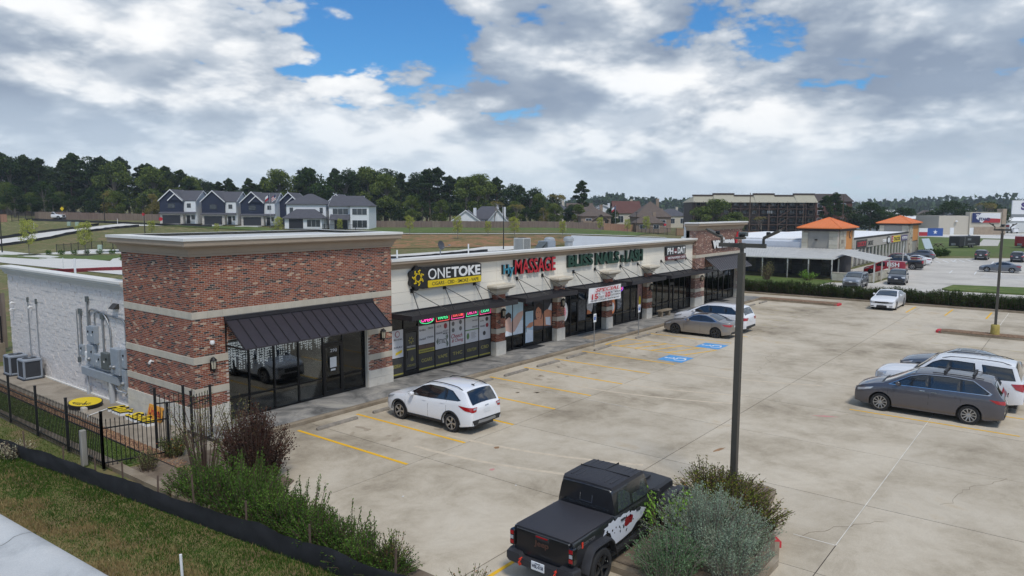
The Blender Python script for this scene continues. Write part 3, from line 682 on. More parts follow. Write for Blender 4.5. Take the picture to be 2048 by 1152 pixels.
# ---- storefronts: every pane and mullion a piece
def storefront(xs, y, z0, zt, trans, door=None, glass=None, zlow=.95, skip=()):
    glass = glass or m_glass; fw = .055
    f = boxo('window_frame', xs[0], xs[-1], y-.05, y+.05, zt-.08, zt, m_frame, mall)
    boxo('sill', xs[0], xs[-1], y-.05, y+.05, z0, z0+.07, m_frame, f)
    for x in xs: boxo('mullion', x-fw/2, x+fw/2, y-.055, y+.055, z0+.002, zt-.002, m_frame, f)
    for i in range(len(xs)-1):
        a, b = xs[i]+fw/2, xs[i+1]-fw/2
        if door is not None and i == door:
            d = MB().box(a, a+.09, y-.06, y+.03, z0+.03, 2.35).box(b-.09, b, y-.06, y+.03, z0+.03, 2.35).box(a+.09, b-.09, y-.06, y+.03, 2.24, 2.35).box(a+.09, b-.09, y-.06, y+.03, z0+.03, z0+.2).build('shop_door', m_frame, f)
            boxo('door_pane', a+.09, b-.09, y-.012, y-.004, z0+.2, 2.24, glass, d)
            MB().tube([(a+.13, y-.06, 1.0), (a+.13, y-.12, 1.02), (a+.13, y-.12, 1.35), (a+.13, y-.06, 1.37)], .014, 6).build('door_handle', m_frame, d)
            boxo('head_bar', a, b, y-.05, y+.05, 2.36, 2.44, m_frame, f)
            boxo('pane', a, b, y-.010, y-.002, 2.44, zt-.08, glass, f)
        else:
            if zlow: boxo('rail', a, b, y-.045, y+.045, zlow-.03, zlow+.03, m_frame, f); boxo('pane', a, b, y-.010, y-.002, z0+.07, zlow-.03, glass, f); boxo('pane', a, b, y-.010, y-.002, zlow+.03, zt-.08, glass, f)
            else: boxo('pane', a, b, y-.010, y-.002, z0+.07, zt-.08, glass, f)
    return f
SFX = {'tower': [14.42, 15.36, 16.46, 17.59, 18.81, 19.82, 21.06],
       'smoke': [22.60, 23.59, 24.54, 25.69, 26.78, 27.92, 29.02, 30.03],
       'massage': [30.88, 31.94, 32.97, 33.96, 34.94, 35.83],
       'nails': [36.68, 37.79, 38.71, 39.66, 40.58, 41.57],
       'nails2': [42.43, 43.5, 44.47, 45.54, 46.5, 47.27],
       'cafe': [48.13, 49.54, 50.54, 51.64, 52.43, 53.42, 54.34, 55.5],
       'phone': [57.40, 58.6, 59.8, 61.0, 62.2, 63.4, 64.58]}
storefront(SFX['tower'], 24.82, .15, 3.22, 2.4, 4, m_glass)
storefront(SFX['smoke'], 25.0, .15, 3.10, 2.4, 1, m_glass2, 0)
storefront(SFX['massage'], 25.0, .15, 3.10, 2.4, 2, m_glass2)
storefront(SFX['nails'], 25.0, .15, 3.10, 2.4, 1, m_glass2)
storefront(SFX['nails2'], 25.0, .15, 3.10, 2.4, 3, m_glass2)
storefront(SFX['cafe'], 25.0, .15, 3.10, 2.4, 3, m_glass2)
storefront(SFX['phone'], 24.9, .15, 3.28, 2.4, 3, m_glass2)
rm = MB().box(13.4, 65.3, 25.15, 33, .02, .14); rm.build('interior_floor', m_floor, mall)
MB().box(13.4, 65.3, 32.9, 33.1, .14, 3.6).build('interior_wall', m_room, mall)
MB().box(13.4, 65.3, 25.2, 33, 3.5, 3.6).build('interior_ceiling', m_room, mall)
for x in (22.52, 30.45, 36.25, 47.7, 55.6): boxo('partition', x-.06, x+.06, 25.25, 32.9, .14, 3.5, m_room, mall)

# ---- standing-seam awnings on the towers
def awning(x0, x1, yw, zt, zb, out, seams, m=m_awn):
    a = MB().add([(x0, yw, zt), (x1, yw, zt), (x1, yw-out, zb), (x0, yw-out, zb), (x0, yw, zt-.04), (x1, yw, zt-.04), (x1, yw-out, zb-.05), (x0, yw-out, zb-.05)], [(0,1,2,3),(4,7,6,5),(3,2,6,7),(0,3,7,4),(1,5,6,2)]).build('awning', m, mall)
    n = Vector((0, -(zt-zb), -(-out))).normalized()
    for k in range(seams+1):
        x = x0+.012+(x1-x0-.024)*k/seams
        MB().bar((x, yw-.06, zt-.06*(zt-zb)/out+.012), (x, yw-out, zb+.012), .022, .05).build('seam', m_canopy, a)
    boxo('head_flashing', x0-.02, x1+.02, yw-.10, yw+.01, zt-.04, zt+.10, m_canopy, a)
    for x in (x0+.03, x1-.03): MB().bar((x, yw, zb-.02), (x, yw-out, zb-.03), .05).bar((x, yw+.0, zb-.25), (x, yw-.03, zt), .05).build('awning_bracket', m_frame, a)
awning(14.30, 21.35, YF, 4.02, 3.06, 1.28, 15)
awning(57.4, 64.8, YF, 4.05, 3.10, 1.30, 22, mat('grey_standing_seam', srgb(112,110,114), .45, .4, var=.06, vs=4))

# ---- flat canopies on tie rods
for (x0, x1), anchors in (((22.56, 30.30), (24.08, 26.32, 28.59)), ((31.0, 36.10), (32.23, 34.68)), ((37.1, 41.88), (37.99, 40.53)), ((42.72, 47.72), (43.85, 46.34)), ((48.55, 56.15), (49.98, 52.41, 54.31))):
    c = MB().box(x0, x1, 23.30, 23.36, 3.07, 3.30).box(x0, x0+.06, 23.36, 24.90, 3.07, 3.30).box(x1-.06, x1, 23.36, 24.90, 3.07, 3.30).box(x0+.06, x1-.06, 24.84, 24.90, 3.07, 3.30).build('canopy', m_canopy, mall)
    deck = MB(); n = int((1.5)/.125)
    for k in range(n):
        y = 23.37+k*.123
        deck.box(x0+.06, x1-.06, y, y+.06, 3.19, 3.235).box(x0+.06, x1-.06, y+.06, y+.123, 3.19, 3.205)
    deck.build('canopy_deck', m_canopy, c)
    for ax in anchors:
        boxo('anchor_plate', ax-.09, ax+.09, YW-.05, YW, 4.10, 4.30, m_frame, mall)
        for s in (-.9, .9):
            MB().tube([(ax, YW-.05, 4.2), (max(x0+.1, min(x1-.1, ax+s)), 23.42, 3.30)], .02, 6).build('tie_rod', m_frame, mall)
# ---- wall lanterns
for lx, ly in ((13.72, YF), (21.85, YF), (30.5, YF), (36.25, YF), (42.0, YF), (47.7, YF), (56.6, YF)):
    l = MB().box(lx-.05, lx+.05, ly-.04, ly, 2.20, 2.62).bar((lx, ly-.03, 2.66), (lx, ly-.2, 2.72), .03).bar((lx, ly-.03, 2.25), (lx, ly-.16, 2.30), .03)
    l.lathe((lx, ly-.18, 0), [(.02, 2.74), (.05, 2.70), (.13, 2.62), (.12, 2.60), (.03, 2.60)], 8).lathe((lx, ly-.18, 0), [(.085, 2.30), (.05, 2.24), (.02, 2.16)], 8)
    for k in range(6):
        a = k*math.pi/3; l.bar((lx+.085*math.cos(a), ly-.18+.085*math.sin(a), 2.29), (lx+.115*math.cos(a), ly-.18+.115*math.sin(a), 2.61), .014)
    lo = l.build('wall_lantern', m_iron, mall); MB().lathe((lx, ly-.18, 0), [(.07, 2.30), (.095, 2.60)], 6).build('lantern_glass', m_lampg, lo)
# ================================================================ shop signs, window prints, banner
m_sblk = mat('sign_black', (.012,.012,.013), .45); m_swht = mat('sign_white', srgb(230,230,228), .5); m_syel = mat('sign_yellow', srgb(226,196,30), .5)
m_sred = mat('sign_red', srgb(186,28,44), .5); m_scyan = mat('sign_cyan', srgb(60,138,160), .5); m_sgrn = mat('sign_green', srgb(20,64,48), .5, var=.15, vs=3); m_sgrn2 = mat('sign_green_return', srgb(9,30,24), .5); m_smar = mat('sign_maroon', srgb(104,42,50), .5)
m_post = mat('grey_window_print', srgb(206,206,209), .5, var=.04, vs=1); m_dkp = mat('charcoal_window_print', srgb(62,61,60), .5); m_gold = mat('gold_print', srgb(170,160,84), .5); m_ink = mat('print_ink', srgb(62,60,62), .6); m_olive = mat('gold_stripe_print', srgb(160,152,70), .5)
def FR(Y): return ((0, Y, 0), (1, 0, 0), (0, 0, 1))
def star_icon(b, cx, cz, r, fr=lambda u, v, w: (u, 24.60-w, v), d=.02, n=7):
    for k in range(n):
        a = 2*math.pi*k/n; ca, sa = math.cos(a), math.sin(a); L = lambda x, y: (cx+x*ca-y*sa, cz+x*sa+y*ca); t = r*.13
        b.prism([L(r*.30, -r*.42), L(r*.42, -r*.42), L(r*.42+r*.36, r*.42), L(r*.66, r*.42)], 0, d, fr)
        b.prism([L(r*.55, r*.38), L(r*1.02, r*.24), L(r*1.02, r*.40), L(r*.60, r*.54)], 0, d, fr)
def split_letters(o):
    """Turn one lettering mesh into one object per letter."""
    bm = bmesh.new(); bm.from_mesh(o.data); bm.verts.ensure_lookup_table(); seen = set(); groups = []
    for v in bm.verts:
        if v.index in seen: continue
        st = [v]; g = set()
        while st:
            q = st.pop()
            if q.index in g: continue
            g.add(q.index); st += [e.other_vert(q) for e in q.link_edges if e.other_vert(q).index not in g]
        seen |= g; groups.append(g)
    if len(groups) < 2: bm.free(); return
    for g in groups:
        ix = sorted(g); mp = {k: i for i, k in enumerate(ix)}; me = bpy.data.meshes.new(o.name)
        me.from_pydata([tuple(bm.verts[k].co) for k in ix], [], [tuple(mp[v.index] for v in f.verts) for f in bm.faces if f.verts[0].index in g]); me.materials.append(o.data.materials[0]); me.update()
        link(o.name.split('.')[0], me, o.parent)
    bm.free(); bpy.data.objects.remove(o)
def signs():
    # smoke shop sign
    t = thing('shop_sign', (26.3, 24.7, 4.3), 'black backed sign with yellow star and white ONETOKE lettering', 'sign')
    pts = [(24.32+.50*(1+.10*math.cos(7*a))*math.cos(a), 4.80+.56*(1+.10*math.cos(7*a))*math.sin(a)) for a in [R(60+q) for q in range(0, 244, 8)]]
    pts = [(24.62, 4.26), (28.86, 4.28), (28.92, 4.34), (28.92, 5.20), (28.84, 5.27), (24.95, 5.27), (24.7, 5.30)]+pts
    MB().prism(pts, 0, .20, lambda u, v, w: (u, 24.88-w, v)).build('backing', m_sblk, t)
    b = MB(); star_icon(b, 24.30, 4.82, .36, lambda u, v, w: (u, 24.68-w, v), .03); b.build('star_emblem', m_syel, t)
    text('lettering', 'ONE', (24.98, 4.68, 26.55, 5.20), FR(24.675), m_swht, t, .03, .0); text('lettering', 'TOKE', (26.62, 4.68, 28.82, 5.20), FR(24.675), m_swht, t, .03, .035)
    MB().prism([(24.95,4.33),(24.99,4.29),(28.84,4.31),(28.88,4.35),(28.88,4.59),(28.84,4.63),(24.99,4.63),(24.95,4.59)], 0, .03, lambda u, v, w: (u, 24.68-w, v)).build('yellow_bar', m_syel, t)
    text('lettering', 'CIGARS - CBD - SMOKE - VAPE', (25.22, 4.38, 28.66, 4.55), FR(24.648), m_sblk, t, .006, .006)
    # channel letters
    def channel(name, label, parts):
        xs = parts[0][1]; t = thing(name, (xs[0], 24.8, xs[1]), label, 'sign')
        for s, box, face, ret, off, sh in parts:
            split_letters(text('letter_return', s, box, FR(24.82), ret, t, .15, off, sh)); split_letters(text('letter_face', s, box, FR(24.742), face, t, .008, off-.004, sh))
        return t
    channel('shop_sign', 'cyan and red channel letters reading Hy MASSAGE', [('MASSAGE', (31.88, 4.43, 35.85, 5.27), m_sred, m_sblk, .02, 0), ('Hy', (30.86, 4.36, 31.80, 5.04), m_scyan, m_sblk, .03, 0)])
    channel('shop_sign', 'dark green channel letters reading BLISS NAILS and LASH', [('BLISS', (37.22, 4.50, 40.10, 5.25), m_sgrn, m_sgrn2, .045, 0), ('NAILS', (40.45, 4.46, 43.45, 5.26), m_sgrn, m_sgrn2, .045, 0), ('&', (43.72, 4.46, 44.22, 4.98), m_sgrn, m_sgrn2, .03, 0), ('LASH', (44.40, 4.42, 46.84, 5.26), m_sgrn, m_sgrn2, .045, 0)])
    t = thing('shop_sign', (52.2, 24.8, 4.3), 'black and maroon sign reading PHO DAT VIETNAMESE CAFE', 'sign')
    MB().box(50.52, 53.95, 24.74, 24.88, 4.60, 5.24).build('backing', m_sblk, t); MB().box(50.62, 53.97, 24.72, 24.88, 4.22, 4.54).build('maroon_bar', m_smar, t)
    text('lettering', 'PH', (50.72, 4.66, 51.72, 5.16), FR(24.735), m_swht, t, .01, .03); text('lettering', 'DAT', (52.50, 4.66, 53.84, 5.16), FR(24.735), m_swht, t, .01, .03)
    MB().prism(ell(52.10, 4.86, .28, .22, 16), 0, .01, lambda u, v, w: (u, 24.738-w, v)).build('bowl_emblem', m_smar, t)
    MB().prism([(51.9,4.86),(52.3,4.86),(52.22,4.72),(51.98,4.72)], 0, .012, lambda u, v, w: (u, 24.728-w, v)).build('bowl', m_swht, t)
    text('lettering', 'VIETNAMESE CAFE', (50.76, 4.29, 53.86, 4.47), FR(24.715), m_swht, t, .008, .012)
    t = channel('shop_sign', 'white channel letters reading verizon with a red check mark', [('verizon', (58.55, 4.80, 63.4, 5.70), m_swht, m_sblk, .075, 0)])
    t.location.y = 24.5
    for o in list(t.children):
        o.matrix_parent_inverse = Matrix.Identity(4); o.location = (-58.55, -24.8, -4.80)
    MB().prism([(63.55,5.42),(63.72,5.42),(63.80,5.22),(64.22,6.10),(64.42,6.10),(63.90,4.98),(63.72,4.98)], 0, .14, lambda u, v, w: (u, 24.55-w, v)).build('check_mark', m_sred, t)
    # banner on the canopy edge
    t = thing('banner', (39.0, 23.2, 2.4), 'white vinyl banner reading SPECIAL hung from a canopy edge', 'banner'); b = MB(); n, m = 24, 6
    wave = lambda u, v: 23.20-.03*math.sin(u*7)*v-.05*v*v
    for i in range(n+1):
        for j in range(m+1):
            u, v = i/n, 1-j/m; b.v.append((37.16+3.86*u-.12*v, wave(u, v), 3.33-.90*v-.035*math.sin(u*math.pi)*(1-v)-.05*u*v))
    for i in range(n):
        for j in range(m): b.f.append((i*(m+1)+j, (i+1)*(m+1)+j, (i+1)*(m+1)+j+1, i*(m+1)+j+1)); b.m.append(0)
    b.build('banner_cloth', mat('white_vinyl_cloth', srgb(226,226,226), .6), t, smooth=60)
    for s, bx, mm, o, sh in (('SPECIAL', (37.75, 3.05, 40.65, 3.27), m_sred, .02, .25), ('15', (37.35, 2.62, 38.05, 2.96), m_sred, .03, 0), ('%', (38.1, 2.82, 38.35, 2.96), m_ink, .0, 0), ('OFF', (38.1, 2.62, 38.75, 2.78), m_ink, .0, 0), ('10', (38.95, 2.64, 39.5, 2.97), m_sred, .03, 0), ('%', (39.55, 2.84, 39.8, 2.97), m_ink, 0, 0), ('OFF', (39.55, 2.64, 40.05, 2.79), m_ink, 0, 0), ('MON-FRI', (40.1, 2.84, 40.75, 2.95), m_ink, .01, 0), ('SENIOR', (40.12, 2.68, 40.75, 2.78), m_ink, .01, 0), ('FOR NEW CUSTOMERS   SENIOR MILITARY', (37.2, 2.49, 40.7, 2.575), m_ink, .008, 0)):
        text('lettering', s, bx, FR(23.09), mm, t, .004, o, sh)
    MB().bar((37.2, 23.28, 3.36), (37.2, 23.2, 3.30), .015).bar((41.0, 23.28, 3.36), (41.0, 23.2, 3.28), .015).build('tie_cord', m_frame, t)
signs()
def windows():
    Y = 24.975; F = FR(Y); xs = SFX['smoke']
    t = thing('window_graphics', (26, Y, .2), 'grey and gold printed films on the smoke shop windows', 'window film')
    mat('dull_red_print', srgb(150,50,62), .5)
    names = ['HOOKAH', None, 'CIGARS', 'VAPE', 'THC', 'KRATOM', 'CBD']
    for i, nm in enumerate(names):
        a, b = xs[i]+.035, xs[i+1]-.035; w = b-a; U = lambda f: a+w*f
        if nm is None:
            flat('door_film', rect(a+.1, .4, b-.1, 2.2), F, m_dkp, t, .012)
            q = MB(); star_icon(q, (a+b)/2, 1.82, .17, lambda u, v, wv: (u, Y-.02-wv, v), .004); q.build('star_emblem', m_gold, t)
            text('lettering', 'ONETOKE', (a+.16, 1.48, b-.16, 1.56), F, m_post, t, .004, .01).location = (0, -.02, 0)
            flat('gold_bar', rect(a+.16, 1.36, b-.16, 1.43), F, m_gold, t, .02)
            for k in range(7):
                an = R(-60+20*k+90); L = .30 if k == 3 else .26-.03*abs(k-3); cx, cz = (a+b)/2+.06, .80
                flat('leaf_print', [(cx, cz), (cx+L*.5*math.cos(an+.12), cz+L*.5*math.sin(an+.12)), (cx+L*math.cos(an), cz+L*math.sin(an)), (cx+L*.5*math.cos(an-.12), cz+L*.5*math.sin(an-.12))], F, m_gold, t, .02)
            text('lettering', 'CBDAID', (a+.18, .56, b-.18, .66), F, m_gold, t, .004).location = (0, -.02, 0)
            continue
        flat('panel_film', rect(a, .22, b, 1.06), F, m_dkp, t, .012); flat('gold_bar', rect(a+.02, .27, b-.02, .34), F, m_olive, t, .02)
        text('lettering', nm, (U(.16), .62, U(.84), .79), F, m_gold, t, .004, .008).location = (0, -.02, 0)
        lo = 1.50 if i == 2 else 1.10
        flat('poster', rect(a, lo, b, 2.42 if i < 6 else 2.36), F, m_post, t, .012)
        if i == 2:
            flat('poster', rect(a, 1.28, b, 1.48), F, mat('brown_cigar_print', srgb(92,74,66), .6, var=.5, vs=26, streak=.15), t, .013); flat('gold_bar', rect(a, 1.08, b, 1.27), F, m_olive, t, .012)
            text('lettering', 'WALK IN HUMIDOR', (U(.06), 1.13, U(.94), 1.21), F, m_ink, t, .004).location = (0, -.02, 0)
            pr = [('RHIBA', .06, 2.16, .45), ('Davidoff', .05, 1.72, .45), ('OLIVA', .55, 1.76, .95), ('DREW', .6, 2.2, .95)]
        elif i == 3: pr = [('G3', .12, 2.20, .4), ('TENAWAI', .04, 1.86, .5), ('LOST', .56, 1.92, .94), ('MARY', .56, 1.80, .94)]
        elif i == 0: pr = [('GRAV', .35, 1.55, .95), ('ROYAL', .35, 1.92, .95)]
        elif i == 5: pr = [('forest', .55, 2.2, .95), ('KRAZE', .55, 1.85, .95)]
        elif i == 6: pr = [('urb', .1, 2.1, .4), ('ooze', .1, 1.8, .5)]
        else: pr = []
        for s, u0, z0, u1 in pr: text('lettering', s, (U(u0), z0, U(u1), z0+.09), F, m_ink, t, .004, .006).location = (0, -.02, 0)
        if i == 3:
            flat('round_print', ell(U(.72), 2.22, .12, .14), F, mat('dull_red_print', srgb(150,50,62), .5), t, .02)
            text('lettering', 'STIIIZY', (U(.25), 1.36, U(.85), 1.58), F, m_ink, t, .004).location = (0, -.02, 0)
            for cx, cz, s in ((U(.06), 1.5, 1), (U(.94), 1.3, -1), (U(.92), 1.66, -1)):
                for k in range(5):
                    an = R(-50+25*k) + (0 if s > 0 else math.pi); flat('leaf_print', [(cx, cz), (cx+.13*math.cos(an+.2), cz+.13*math.sin(an+.2)), (cx+.26*math.cos(an), cz+.26*math.sin(an)), (cx+.13*math.cos(an-.2), cz+.13*math.sin(an-.2))], F, mat('green_grey_print', srgb(98,110,98), .6), t, .02)
        if i == 4:
            for u, z in ((.2, 2.25), (.72, 2.28), (.2, 1.92), (.72, 1.95)): flat('round_print', ell(U(u), z, .11, .12, 8), F, mat('grey_crest_print', srgb(104,104,104), .6), t, .02)
            text('lettering', 'Cheech', (U(.06), 1.50, U(.85), 1.72), F, MATS['dull_red_print'], t, .004, .012, .3).location = (0, -.02, 0); text('lettering', '& Chong', (U(.10), 1.24, U(.92), 1.46), F, MATS['dull_red_print'], t, .004, .012, .3).location = (0, -.02, 0)
        if i == 5:
            flat('leaf_print', ell(U(.2), 1.45, .10, .17), F, mat('leaf_green_print', srgb(92,128,70), .6), t, .02); flat('green_bar', rect(a, 1.74, b, 1.79), F, MATS['leaf_green_print'], t, .02)
            for k in range(7): flat('print_line', rect(U(.45), 1.30+.05*k, U(.45+.4*(.7+.3*((k*37) % 10)/10)), 1.31+.05*k), F, m_ink, t, .02)
        if i == 6:
            for u, z, mm in ((.68, 2.2, m_ink), (.70, 1.86, MATS['dull_red_print']), (.45, 1.45, m_ink)): flat('round_print', ell(U(u), z, .12, .12, 10), F, mm, t, .02)
        if i == 0:
            flat('round_print', ell(U(.6), 2.22, .15, .15), F, MATS['dull_red_print'], t, .02); flat('round_print', ell(U(.6), 2.22, .115, .115), F, m_post, t, .026); flat('print_block', [(U(.45), 1.22), (U(.9), 1.32), (U(.92), 1.45), (U(.47), 1.35)], F, m_syel, t, .02)
    # lit neon signs behind the glass line
    def neon(label, cx, cz, w, h, s, c1, c2, shape='oval'):
        n1, n2 = mat('neon_%02d' % len(MATS), c1, .4, emit=1.1), mat('neon_%02d' % (len(MATS)+1), c2, .4, emit=.8)
        q = thing('neon_sign', (cx, Y-.03, cz), label, 'neon sign')
        text('neon_letters', s, (cx-w*.40, cz-h*.24, cx+w*.40, cz+h*.26), FR(Y-.05), n1, q, .01, .012)
        pts = ell(cx, cz, w*.5, h*.5, 24) if shape == 'oval' else [(cx-w*.5, cz-h*.5), (cx+w*.5, cz-h*.5), (cx+w*.5, cz+h*.5), (cx-w*.5, cz+h*.5)]
        MB().tube([(u, Y-.05, v) for u, v in pts+pts[:1]], .016, 6, False).build('neon_tube', n2, q)
    mid = lambda i: (xs[i]+xs[i+1])/2
    neon('pink lit OPEN neon in a green oval on the smoke shop window', mid(2), 2.68, .95, .34, 'OPEN', (1,.06,.42), (.08,.8,.3))
    neon('orange lit neon sign beside the pink OPEN neon', mid(3), 2.68, .92, .34, 'VAPES', (.9,.45,.1), (.8,.1,.1), 'box')
    neon('pink boxed neon sign above the Cheech and Chong poster', mid(4), 2.68, .92, .34, 'KRATOM', (.95,.85,.85), (.9,.1,.4), 'box')
    neon('green boxed neon sign above the KRATOM panel', mid(5), 2.68, .90, .34, 'DELTA', (.75,.95,.85), (.1,.7,.35), 'box')
    neon('violet and red neon sign above the CBD panel', mid(6), 2.66, .86, .32, 'CIGAR', (.85,.6,.9), (.8,.1,.3), 'box')
    neon('red OPEN neon in a violet oval on the nail salon window', 44.0, 2.62, .72, .36, 'OPEN', (1,.08,.12), (.3,.12,.9))
    # massage photograph film
    xs = SFX['massage']; t = thing('window_poster', (33.3, Y, 1), 'pale blue spa photograph film across the massage shop windows', 'window film')
    a0, b0 = xs[0]+.04, xs[-1]-.04; mskin = mat('skin_tone_print', srgb(206,142,110), .6, var=.12, vs=3); mskin2 = mat('pale_skin_print', srgb(214,176,160), .6, var=.1, vs=3); mhair = mat('dark_hair_print', srgb(44,34,32), .6); mtow = mat('towel_print', srgb(226,232,238), .6, var=.06, vs=5); mbl = mat('pale_blue_print', srgb(178,206,222), .6, var=.1, vs=2.5, streak=.1); mdkb = mat('dim_room_print', srgb(58,58,64), .6, var=.3, vs=4)
    flat('photo_ground', rect(a0, .99, xs[2]-.03, 3.0), F, mbl, t, .004); flat('photo_ground', rect(xs[2]+.12, .38, xs[3]-.12, 2.2), F, mbl, t, .06); flat('photo_ground', rect(xs[3]+.03, .99, b0, 3.0), F, mdkb, t, .004)
    flat('towel', [(a0, 1.0), (xs[2]-.05, 1.0), (xs[2]-.05, 1.75), (a0+1.4, 1.7), (a0+.5, 1.3), (a0, 1.42)], F, mtow, t, .008)
    flat('arm', [(a0, 1.36), (a0+.5, 1.30), (a0+1.0, 1.12), (a0+1.25, 1.2), (a0+1.9, 1.9), (xs[2]-.05, 2.05), (xs[2]-.05, 2.3), (a0+1.5, 2.2), (a0+.9, 1.75), (a0+.3, 1.6)], F, mskin2, t, .012)
    flat('face', ell(a0+.62, 1.86, .26, .34), F, mskin2, t, .016); flat('hair', [(a0+.36, 1.92), (a0+.42, 2.24), (a0+.66, 2.34), (a0+.9, 2.2), (a0+.92, 1.95), (a0+.7, 2.06)], F, mhair, t, .02)
    c = xs[3]+.03
    flat('arm', [(xs[2]+.15, 1.28), (xs[2]+.6, 1.22), (xs[3]-.14, 1.3), (xs[3]-.14, 1.55), (xs[2]+.5, 1.5)], F, mskin, t, .066); flat('towel', [(xs[2]+.14, .4), (xs[3]-.13, .4), (xs[3]-.13, 1.05), (xs[2]+.14, 1.2)], F, mtow, t, .064)
    flat('shoulder', [(c, 1.28), (c+.6, 1.2), (b0, 1.08), (b0, 2.0), (c+1.35, 2.12), (c+.95, 2.0), (c+.7, 1.6), (c, 1.62)], F, mskin, t, .010); flat('towel', [(c+1.2, 1.2), (c+1.7, 1.1), (c+1.65, 1.62), (c+1.15, 1.66)], F, mtow, t, .014); flat('towel', [(c+1.4, 2.1), (b0, 1.98), (b0, 2.42), (c+1.7, 2.45)], F, mtow, t, .013)
    flat('face', ell(c+.46, 1.98, .30, .44), F, mskin, t, .018); flat('hair', [(c+.12, 2.2), (c+.2, 2.5), (c+.5, 2.62), (c+.85, 2.45), (c+.86, 2.0), (c+.76, 1.8), (c+.7, 2.15), (c+.4, 2.36)], F, mhair, t, .022)
    for u, z, w_, h_, mm in ((.30, 2.03, .05, .02, mhair), (.56, 2.03, .05, .02, mhair), (.40, 1.72, .075, .025, mat('lip_print', srgb(140,70,66), .6))): flat('feature', ell(c+u, z, w_, h_, 10), F, mm, t, .022)
    # nail salon prints
    t = thing('window_poster', (39, Y, 1), 'round nail and hand prints on the nail salon windows', 'window film'); m_pk = mat('pink_print', srgb(214,140,156), .6, var=.2, vs=4); m_lg = mat('pale_grey_print', srgb(196,198,202), .6, var=.25, vs=9); m_or = mat('orange_print', srgb(214,132,84), .6, var=.25, vs=6)
    xs = SFX['nails']
    flat('round_print', ell(xs[0]+.5, 1.75, .36, .60), F, m_lg, t, .012); flat('round_print', ell(xs[0]+.45, 1.70, .2, .34), F, m_pk, t, .016)
    flat('round_print', ell(xs[3]+.46, 1.9, .38, .58), F, m_lg, t, .012); flat('print_block', [(xs[3]+.1, 1.3), (xs[3]+.7, 1.3), (xs[3]+.5, 1.5), (xs[3]+.15, 1.6)], F, m_or, t, .016)
    flat('photo_print', rect(xs[2]+.05, 1.0, xs[3]-.05, 2.3), F, mat('grey_mural_print', srgb(92,94,98), .6, var=.5, vs=7), t, .012)
    xs = SFX['nails2']
    flat('round_print', ell(xs[0]+.55, 1.55, .42, .62), F, m_or, t, .012); flat('round_print', ell(xs[0]+.6, 1.45, .24, .3), F, m_lg, t, .016)
    flat('price_list', rect(xs[1]+.12, 1.2, xs[2]-.12, 2.2), F, m_dkp, t, .012)
    for k in range(9): flat('print_line', rect(xs[1]+.2, 1.28+.095*k, xs[1]+.55+.3*((k*53) % 10)/10, 1.31+.095*k), F, m_post, t, .018)
    flat('photo_print', rect(xs[4]+.05, 1.0, xs[5]-.05, 2.9), F, mat('striped_hand_print', srgb(150,120,116), .6, var=.45, vs=5), t, .012); flat('print_block', ell(xs[4]+.4, 1.5, .16, .35), F, m_syel, t, .016)
    # hanging icicle lights inside the vacant corner shop
    t = thing('icicle_lights', (17.7, 24.9, 2.9), 'curtain of white icicle light strings hung inside the corner shop window', 'string lights'); r2 = random.Random(6); b = MB(); x = 14.55
    while x < 20.95:
        L = r2.uniform(.35, .95)*(1.2 if x < 17 else .9); z = 3.05; y = 24.86+r2.uniform(0, .10)
        while z > 3.05-L:
            s = r2.uniform(.016, .03); b.box(x-s, x+s, y-.008, y+.008, z-r2.uniform(.04, .07), z); z -= r2.uniform(.08, .11); x += r2.uniform(-.006, .006)
        x += r2.uniform(.03, .07)
    b.build('light_strands', mat('icicle_white_glow', srgb(235,238,238), .5, emit=.35), t, kind='stuff')  # faint glow added to brighten the strands behind the glass
    MB().box(14.5, 21.0, 24.90, 24.92, 3.05, 3.08).build('light_wire', m_swht, t)
    F2 = FR(24.80)
    t = thing('door_notice', (19.3, 24.75, 1.5), 'white paper notice taped to the corner shop door', 'notice'); flat('paper', rect(19.12, 1.36, 19.46, 1.80), FR(24.745), m_swht, t, .004); flat('paper', rect(19.16, 1.22, 19.40, 1.30), FR(24.745), m_swht, t, .004)
    text('door_number', '290', (19.15, 2.02, 19.5, 2.16), FR(24.745), m_post, t, .004, .01)
windows()
# ================================================================ vehicles
m_tyre = mat('tyre_rubber', (.018,.018,.019), .85, bump=.4, bs=80)
m_rim = mat('alloy_rim', srgb(176,176,178), .3, .85)
m_rimd = mat('dark_alloy_rim', srgb(70,71,74), .35, .7)
m_cglass = mat('tinted_car_glass', (.012,.014,.016), .04, 0, coat=1., spec=.8)
m_cglass2 = mat('light_car_glass', (.045,.055,.06), .04, 0, coat=1., spec=.8)
m_trim = mat('black_plastic_trim', (.022,.022,.023), .6, bump=.1, bs=90)
m_gloss = mat('gloss_black', (.008,.008,.009), .15, coat=.6)
m_chrome = mat('chrome', srgb(210,210,212), .12, 1.)
m_tail = mat('red_lamp_lens', (.38,.012,.016), .15, coat=1.)
m_head = mat('clear_lamp_lens', srgb(196,198,202), .08, .3, coat=1.)
m_amber = mat('amber_lens', (.5,.16,.02), .2, coat=1.)
m_silver = mat('silver_skid', srgb(150,152,154), .4, .6)
m_plate = mat('licence_plate', srgb(222,224,226), .5)
m_plt = mat('plate_lettering', (.02,.02,.05), .6)
m_seam = mat('panel_gap', (.006,.006,.006), .8)
def paint(name, col, metal=.0, rough=.32, var=0.): return mat(name, col, rough, metal, coat=1., spec=.5, var=var, vs=3)
p_white = paint('white_car_paint', srgb(232,233,236)); p_grey = paint('grey_metallic_paint', srgb(92,90,96), .55); p_silver = paint('warm_silver_paint', srgb(156,150,144), .65)
